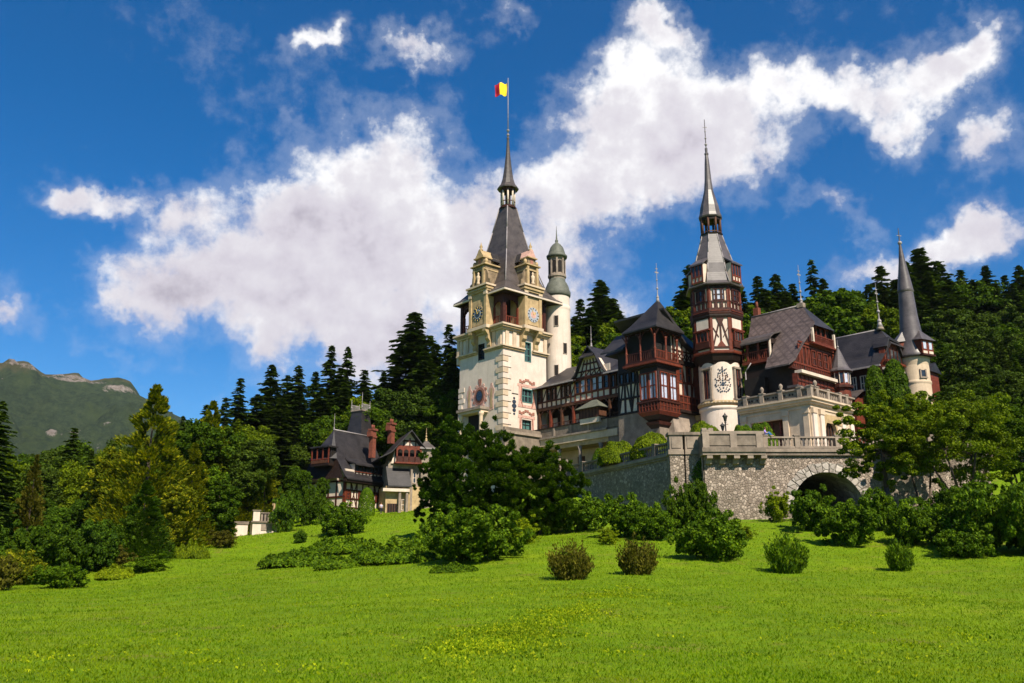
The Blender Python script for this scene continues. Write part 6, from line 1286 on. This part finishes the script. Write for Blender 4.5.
def make_twig(name, seed, r_, h, ns):
    """upright twiggy bush: vase of thin shoots with small leaves"""
    rng = np.random.default_rng(seed); P = []; Nn = []; T_ = []; S = []
    for i in range(ns):
        a = rng.uniform(0, 6.28); k = rng.random()**.6; L_ = h*rng.uniform(.5, 1.12)*(1-.3*k*k)*(1+.13*math.sin(3*a+seed)); bx, by = math.cos(a)*k, math.sin(a)*k
        for j in range(34):
            s = rng.uniform(.03, 1); w2 = r_*(.42+.68*s**.7); P.append((bx*w2+rng.normal()*.045, by*w2+rng.normal()*.045, L_*s)); T_.append((bx*.4+rng.normal()*.4, by*.4+rng.normal()*.4, 1)); Nn.append(rng.normal(size=3)+np.array([bx, by, .2])); S.append(rng.uniform(.04, .09))
    reg(name, leaf_me(name+'_foliage', np.array(P), np.array(S), np.array(Nn), 2.2, rng, np.array(T_)), None, h)
make_twig('twig', 41, .95, 1.7, 230); make_twig('twig_b', 43, .8, 1.6, 200); make_twig('twig_c', 47, .75, 1.5, 210)
def make_mound(name, seed, rx, ry, h, n_, leaf):
    rng = np.random.default_rng(seed); a = rng.uniform(0, 6.28, n_); k = np.sqrt(rng.random(n_)); x = np.cos(a)*k*rx; y = np.sin(a)*k*ry
    bumpy = .75+.25*np.sin(x*3.1+seed)*np.cos(y*2.7)+.15*np.sin(x*7+y*5); z = h*np.clip(1-k**2.2, 0, 1)**.6*bumpy*(.8+.2*rng.random(n_))
    reg(name, leaf_me(name+'_foliage', np.stack([x, y, z], 1), leaf*rng.uniform(.6, 1.4, n_), np.stack([x/rx*.6, y/ry*.6, np.ones(n_)], 1)+rng.normal(size=(n_, 3))*.5, 1.6, rng), None, h)
make_mound('mound', 51, 3.2, 2.2, .9, 9000, .12); make_mound('mound_b', 52, 2.4, 1.6, .7, 7000, .11)
def shrub(kind, name, px, pb, Y, wpx, hpx, mat, label, cat='bush', group=None):
    """pb = picture row of its foot, wpx/hpx its size in the picture"""
    q = at(px, pb, Y); z = hz(q[0], q[1]); d_ = Y*cp+(z-EYE)*sp; k = d_/F; me, _, h0 = PROTO[kind]
    xs_ = np.empty(len(me.vertices)*3, np.float32); me.vertices.foreach_get('co', xs_); w0 = np.percentile(xs_[0::3], 98)-np.percentile(xs_[0::3], 2)
    h = hpx*k; w_ = .82*wpx*k/w0/(h/h0)
    return put(kind, name, float(q[0]), float(q[1]), z-.08, h, w_, mat, label, cat, group, False)
def yof(px, pb, lo=20, hi=170):
    """distance at which the ground line of this picture point lies"""
    r = ray(px, pb); best = None
    for Y in np.arange(lo, hi, .5):
        t = Y/r[1]; 
        if hz(r[0]*t, Y) >= EYE+r[2]*t: return float(Y)
    return float(hi)
SH = [('twig',570,580,46,36,'olive','dark olive twiggy bush alone on the meadow, leftmost of the row of small bushes'),('twig_b',638,575,40,35,'olive','dark olive twiggy bush, second from left in the row on the meadow'),('sh_b',714,560,74,48,'shrub','wide glossy green bush in front of the bastion'),
 ('twig_c',788,573,40,38,'shrub','small dark conifer-like bush below the arch'),('twig_c',901,571,26,30,'shrub','smallest upright dark bush on the right of the meadow'),('sh_d',965,558,60,30,'shrub','low rounded bright bush near the right edge of the meadow'),
 ('sh_a',853,546,64,50,'shrub','leafy bush with bright top in front of the right side of the arch'),('sh_a',812,532,52,46,'shrub','leafy bush in front of the arch opening'),('sh_c',779,522,30,34,'lime','small light green bush at the left foot of the arch'),('sh_b',918,545,58,46,'shrub','leafy bush beneath the tree by the terrace'),
 ('big',996,552,100,72,'shrub','large dark laurel at the right edge'),('big',1050,556,90,78,'shrub','dark laurel cut by the right edge of the photo'),('big',960,535,64,50,'dec','dark bush behind the low rounded one on the right'),
 ('sh_a',582,532,60,44,'shrub','leafy bush at the left end of the shaded terrace wall'),('sh_a',628,538,54,46,'shrub','tall leafy bush below the shaded terrace wall'),('sh_b',655,540,48,36,'shrub','leafy bush left of the bastion corner'),('big',692,536,50,56,'dec','tall dark bush climbing the bastion corner'),
 ('big',470,562,100,56,'shrub','largest leafy bush in front of the dark yew'),('sh_c',520,545,40,30,'lime','light green bush right of the largest leafy bush'),('sh_d',548,533,50,26,'lime','pale low shrub below the yews'),
 ('sh_b',341,535,50,32,'shrub','bright rounded bush on the lawn before the lower house'),('fine',300,543,13,13,'yew','tiny dark bush on the lawn left of the rounded one'),('sh_c',110,568,40,26,'olive','brownish dome bush at the left woodland edge'),
 ('sh_d',208,540,64,28,'shrub','wide leafy bush left of the garden parapet'),('sh_b',168,545,44,24,'shrub','leafy bush between the dark yew and the wide bush'),('mound_b',190,558,46,18,'decl','pale green mound of ground plants by the woodland edge'),('sh_c',222,548,30,20,'olive','dark small bush next to the wide leafy one'),
 ('sh_c',80,560,30,20,'lime','light green small bush at the left woodland edge'),('big',30,580,80,56,'dec','large dark shrub in the left woodland edge'),('big',85,572,70,50,'yew','dark shrub behind the brownish dome bush'),('big',125,560,60,42,'dec','green shrub left of the dark yew foot'),('big',200,545,60,40,'dec','dark shrub behind the wide leafy bush'),('big',-10,570,70,70,'yew','dark shrub at the very left edge'),('sh_b',18,585,50,34,'gold','yellowish bush at the far left edge'),('sh_d',60,588,56,24,'shrub','low green bush near the far left'),('mound_b',115,578,60,14,'lime','low pale mound in front of the brownish dome bush'),
 ('sh_c',148,572,40,18,'shrub','low bush in front of the dark yew'),('sh_b',38,560,60,50,'olive','tall olive bush in the left woodland edge'),('sh_d',-20,592,60,40,'olive','olive bush cut by the left edge'),('sh_a',285,532,30,44,'yew','dark bush right of the statue'),('sh_a',312,525,34,40,'dec','leafy bush between the statue and the lower house'),
 ('sh_b',440,545,40,26,'shrub','small bush left of the largest leafy bush'),('sh_c',608,545,22,20,'lime','small light bush between the two terrace wall bushes'),('sh_c',742,540,24,16,'lime','little light green bush right of the bastion bush'),('sh_b',880,530,46,40,'shrub','bush at the foot of the terrace tree')]
for (kind, px_, pb, wp, hp, mat, lab) in SH: shrub(kind, 'bush', px_, pb, yof(px_, pb), wp, hp, mat, lab)
for (px_, pb, wp, hp, k_) in ((395,563,130,24,'mound'),(300,566,90,18,'mound_b'),(345,553,90,18,'mound'),(420,555,70,22,'mound_b'),(340,568,80,12,'mound_b'),(455,572,60,10,'mound_b')):
    shrub(k_, 'ground_shrubs', px_, pb, yof(px_, pb), wp, hp, 'shrub', {395:'long low thicket on the meadow left of the largest leafy bush',300:'low pale thicket at the left end of the meadow shrubs',345:'low thicket uphill of the pale one',420:'dense thicket touching the largest leafy bush',340:'thin flat thicket below the others',455:'flat weeds under the largest leafy bush'}[px_], 'thicket')
# clipped hedges on the terrace
rng = np.random.default_rng(78); n_ = 8000; d_ = unit(rng.normal(size=(n_, 3))); d_[:, 2] = np.abs(d_[:, 2]); q_ = 1+.05*np.sin(d_[:, 0]*7)+.05*np.sin(d_[:, 1]*9+d_[:, 2]*5)-.07*rng.random(n_)
reg('clip', leaf_me('clipped', d_*q_[:, None]*np.array([1.6, 1.6, 1.]), .075*rng.uniform(.7, 1.3, n_), d_+rng.normal(size=(n_, 3))*.35, 1.5, rng), None, 1.)
def hedge(px_, pyb, Y, wpx, top, mat, label, kind='clip'):
    q = at(px_, pyb, Y); z = zt_; zt2 = zrow(top-1, Y); me, _, h0 = PROTO[kind]; h = (zt2-z)/1.0; k = (Y*cp+14*sp)/F
    return put(kind, 'hedge', float(q[0]), float(q[1]), z, h, wpx*k/3.2/(h/h0), mat, label, 'hedge', None, False)
hedge(703, 430, 99.5, 40, 424, 'decl', 'clipped hedge mound behind the bastion parapet'); hedge(742, 434, 100.5, 30, 427, 'shrub', 'low hedge behind the parapet right of the lamp'); hedge(762, 434, 102, 34, 425, 'shrub', 'low hedge behind the person on the balustrade')
hedge(618, 450, 109, 42, 443, 'decl', 'left rounded hedge above the shaded terrace wall'); hedge(652, 445, 104, 42, 434.5, 'decl', 'right rounded hedge above the shaded terrace wall'); hedge(602, 455, 114, 24, 450, 'shrub', 'small hedge at the left of the rounded hedges')
# ivy climbing the turret base and the bastion recess
rng = np.random.default_rng(9)
def ivy(name, pts, n_, leaf, mat, label):
    P = np.array([pts(rng.random(), rng.random()) for _ in range(n_)]); o3 = P.mean(0); me = leaf_me(name, P-o3, leaf*rng.uniform(.6, 1.3, n_), rng.normal(size=(n_, 3))*.5+np.array([-.3, -1, .4]), 1.2, rng)
    me.materials.append(LM[mat]); o = bpy.data.objects.new(name, me); COL.objects.link(o); o.location = tuple(o3); tag(o, label, 'ivy')
pv = at(721.5, 400, 120)
ivy('ivy', lambda u, v: (pv[0]+3.15*math.cos(R(-30))+(u-.5)*.8*(1-v*.5)+.15*math.sin(v*9), pv[1]+3.15*math.sin(R(-30))-.3+rng.random()*.3, 15.5+v*(9+2*(u > .5))), 1500, .16, 'shrub', 'narrow strand of ivy on the right side of the white turret base')
ivy('ivy', lambda u, v: (17.9+2.4*u, 95.6+1.2*(1-u)+rng.random()*.3, 8.5+6.2*v*(.5+.5*u)), 2600, .18, 'yew', 'dark ivy filling the recess left of the bastion')
# twin columnar green mass in front of the rear wing
for px_, top, w_, lab in ((876, 366, .95, 'left of two tall clipped green columns in front of the rear wing'), (896, 360, 1.05, 'right and taller of two clipped green columns by the round turret')):
    rng = np.random.default_rng(px_); n_ = 9000; a = rng.uniform(0, 6.28, n_); t = rng.random(n_); prof = np.sqrt(np.clip(1-(t*1.0)**5, 0, 1))*(.9+.1*np.sin(a*5+t*9)+.06*np.sin(t*40)); rr_ = 2.0*prof*(.86+.14*rng.random(n_))
    P = np.stack([np.cos(a)*rr_, np.sin(a)*rr_, t*10], 1); reg('col%d' % px_, leaf_me('column', P, .2*rng.uniform(.6, 1.3, n_), np.stack([np.cos(a), np.sin(a), .5+0*a], 1)+rng.normal(size=(n_, 3))*.45, 1.5, rng), PROTO['tall'][1], 10)
    q = at(px_, 390, 112); put('col%d' % px_, 'columnar_tree', float(q[0]), 112., 15.4, zrow(top, 112)-15.4, w_*.7, 'dec', lab, 'tree', None, False)
# topiary dome
rng = np.random.default_rng(77); n_ = 7000; a = rng.uniform(0, 6.28, n_); t = rng.random(n_); rr_ = 1.75*np.clip(1-t**3.2, 0, 1)**.5*(.93+.07*rng.random(n_)); P = np.stack([np.cos(a)*rr_, np.sin(a)*rr_, t*4.6], 1)
reg('dome', leaf_me('dome', P, .14*rng.uniform(.7, 1.2, n_), np.stack([np.cos(a), np.sin(a), .4+0*a], 1)+rng.normal(size=(n_, 3))*.35, 1.5, rng), None, 4.6)
shrub('dome', 'topiary', 366, 516, 142, 20, 29, 'shrub', 'clipped cone-shaped bush standing before the lower house', 'topiary')
# ---- nearer trees with open crowns
def big_tree(name, seed, px, pb, Y, wpx, top, mat, label, stems, leaf, nc, per, z0f, fan=.25, cat='tree', yewlike=False):
    rng = np.random.default_rng(seed); q = at(px, pb, Y); x, y = float(q[0]), float(q[1]); z = hz(x, y); h = zrow(top, Y)-z; k = (Y*cp+(z+h*.5)*sp)/F; rx = wpx*k/2
    C = []; 
    while len(C) < nc:
        d = rng.normal(size=3); d /= np.linalg.norm(d); s = rng.uniform(.45, 1)**.7
        lob = 1+.22*math.sin(3*math.atan2(d[1], d[0])+seed)+.16*math.sin(5*d[2]*2+d[0]*4+seed)+.06*rng.normal()*(0 if yewlike else 1)
        p = np.array([d[0]*rx*s*lob, d[1]*rx*.8*s*lob, h*(z0f+(1-z0f)*(.5+.47*d[2]*s*lob))]); 
        if h*z0f*.8 < p[2] < h*1.02: C.append(p)
    P, d = crown_pts(rng, C, per, rx*(.085 if yewlike else .14)*rng.uniform(.5, 1.25, nc), .9 if yewlike else .6)
    if yewlike: T_ = d*np.array([1, 1, .2])+np.array([0, 0, .55])+rng.normal(size=d.shape)*.3; Nn = np.cross(np.cross(T_, np.array([0, 0, 1.])), T_)+rng.normal(size=d.shape)*.3
    else: T_ = None; Nn = d*.6+rng.normal(size=d.shape)*.6+np.array([0, 0, .4])
    o = thing(name, (x, y, z), label, cat); me = leaf_me('crown', P, leaf*rng.uniform(.6, 1.3, len(P)), Nn, 2.4 if yewlike else 1.6, rng, T_); me.materials.append(LM[mat])
    c_ = bpy.data.objects.new('crown', me); COL.objects.link(c_); c_.parent = o
    b = MB(); C = np.array(C)
    for i in range(stems):
        a = 6.28*i/max(1, stems)+rng.uniform(-.3, .3); sx2 = .25*math.cos(a) if stems > 1 else 0; sy2 = .25*math.sin(a) if stems > 1 else 0; L_ = h*(z0f+.25)
        e = (sx2+math.cos(a)*fan*rx*(stems > 1), sy2+math.sin(a)*fan*rx*(stems > 1), L_); m_ = (sx2*1.6+(e[0]-sx2)*.35, sy2*1.6+(e[1]-sy2)*.35, L_*.5); r0 = .34 if stems == 1 else .16
        b.tube((x+sx2, y+sy2, z-.4), (x+m_[0], y+m_[1], z+m_[2]), r0, r0*.75, 8, 'bark'); b.tube((x+m_[0], y+m_[1], z+m_[2]), (x+e[0], y+e[1], z+e[2]), r0*.75, r0*.5, 8, 'bark')
        near = C[np.argsort(np.linalg.norm(C-np.array(e), axis=1))[:14 if stems == 1 else 7]]
        for t in near: b.tube((x+e[0], y+e[1], z+e[2]), (x+t[0], y+t[1], z+t[2]), r0*.35, .03, 5, 'bark')
    build(b, 'trunk', o)
big_tree('broadleaf_tree', 61, 889, 512, 84, 84, 392, 'decl', 'broad-leaved tree with dark single trunk in front of the right end of the terrace', 1, .16, 150, 170, .30)
big_tree('multi_stem_tree', 62, 968, 512, 82, 118, 394, 'decl', 'spreading tree with many thin stems right of the single-trunk tree', 7, .15, 190, 170, .30, .5)
big_tree('multi_stem_tree', 63, 1030, 515, 86, 80, 400, 'dec', 'dark-crowned tree cut by the right edge', 4, .17, 120, 170, .25, .4)
big_tree('broadleaf_tree', 64, 925, 505, 92, 60, 405, 'dec', 'darker tree between the single-trunk tree and the multi-stemmed tree', 2, .17, 110, 160, .28, .3)
big_tree('yew_tree', 65, 472, 540, 92, 96, 420, 'yew', 'dark spreading yew hiding the foot of the clock tower', 2, .15, 700, 150, .03, .3, 'tree', True)
big_tree('yew_tree', 66, 535, 535, 90, 86, 446, 'dec', 'lighter conifer right of the dark yew, below the gallery wing', 2, .15, 560, 140, .03, .3, 'tree', True)
big_tree('yew_tree', 67, 441, 535, 96, 46, 452, 'yew', 'low dark yew nearest the lower house', 1, .15, 420, 140, .03, .3, 'tree', True)
# ---- grass and weeds as uncountable ground cover
def scatter(name, pts_xy, size, upr, mat, label, asp=3.2, rngs=5):
    rng = np.random.default_rng(rngs); n_ = len(pts_xy); z = H(pts_xy[:, 0], pts_xy[:, 1]); S = size*rng.uniform(.5, 1.4, n_); T_ = np.stack([rng.normal(size=n_)*upr, rng.normal(size=n_)*upr, np.ones(n_)], 1)
    P = np.stack([pts_xy[:, 0], pts_xy[:, 1], z+S*asp*.35], 1); me = leaf_me(name, P, S, rng.normal(size=(n_, 3)), asp, rng, T_); me.materials.append(mat)
    o = bpy.data.objects.new(name, me); COL.objects.link(o); tag(o, label, None, None, 'stuff')
grass_m = leafmat('grass_blades', (.065, .14, .003), (.115, .215, .003), (.19, .27, .006), .5, 0)
rng = np.random.default_rng(8)
Y_ = 14+136*rng.random(330000)**1.75; X_ = (rng.random(330000)-.5)*Y_*1.32
k_ = (Y_ < 90) | ((X_ < -3) & (Y_ < 148)); Y_ = Y_[k_]; X_ = X_[k_]
scatter('grass', np.stack([X_, Y_], 1), .016+.00042*Y_, .55, grass_m, 'short meadow grass', 3.2)
W_ = []
def wc(px, py, n_, sx_, sy_):
    Y = yof(px, py, 14, 80); q = at(px, py, Y)
    for _ in range(n_): W_.append((q[0]+rng.normal()*sx_, q[1]+rng.normal()*sy_))
for t in np.linspace(0, 1, 26): wc(640-170*t+rng.normal()*8, 585+66*t+rng.normal()*5, int(260+380*t), .5+.3*t, .7)
for t in np.linspace(0, 1, 10): wc(560-90*t, 590+12*t+rng.normal()*3, 50, 1.2, 1.2)
for _ in range(90): wc(rng.uniform(20, 1000), rng.uniform(590, 682), int(rng.uniform(15, 90)), .35, .5)
scatter('meadow_weeds', np.array(W_), .055, 1.2, LM['weed'], 'patches of yellow-green weeds in the meadow', 1.6, 6)
# ---------------------------------------------------------------- air between here and the mountain
b = MB(); f = Fr((0, 0), 0); b.box(f, -8200, 8200, -8200, 8200, -140, 780, 'sign'); hz_ = build(b, 'haze', None, (0, 0, 0)); hz_.data.materials.clear()
hm = bpy.data.materials.new('haze_air'); hm.use_nodes = True; nt = hm.node_tree
for n in list(nt.nodes): nt.nodes.remove(n)
pv_ = nt.nodes.new('ShaderNodeVolumePrincipled'); pv_.inputs['Color'].default_value = (.72, .82, .95, 1); pv_.inputs['Density'].default_value = .00003; pv_.inputs['Anisotropy'].default_value = .2
ou = nt.nodes.new('ShaderNodeOutputMaterial'); nt.links.new(pv_.outputs[0], ou.inputs['Volume']); hz_.data.materials.append(hm); tag(hz_, kind='stuff', label='thin pale summer haze')
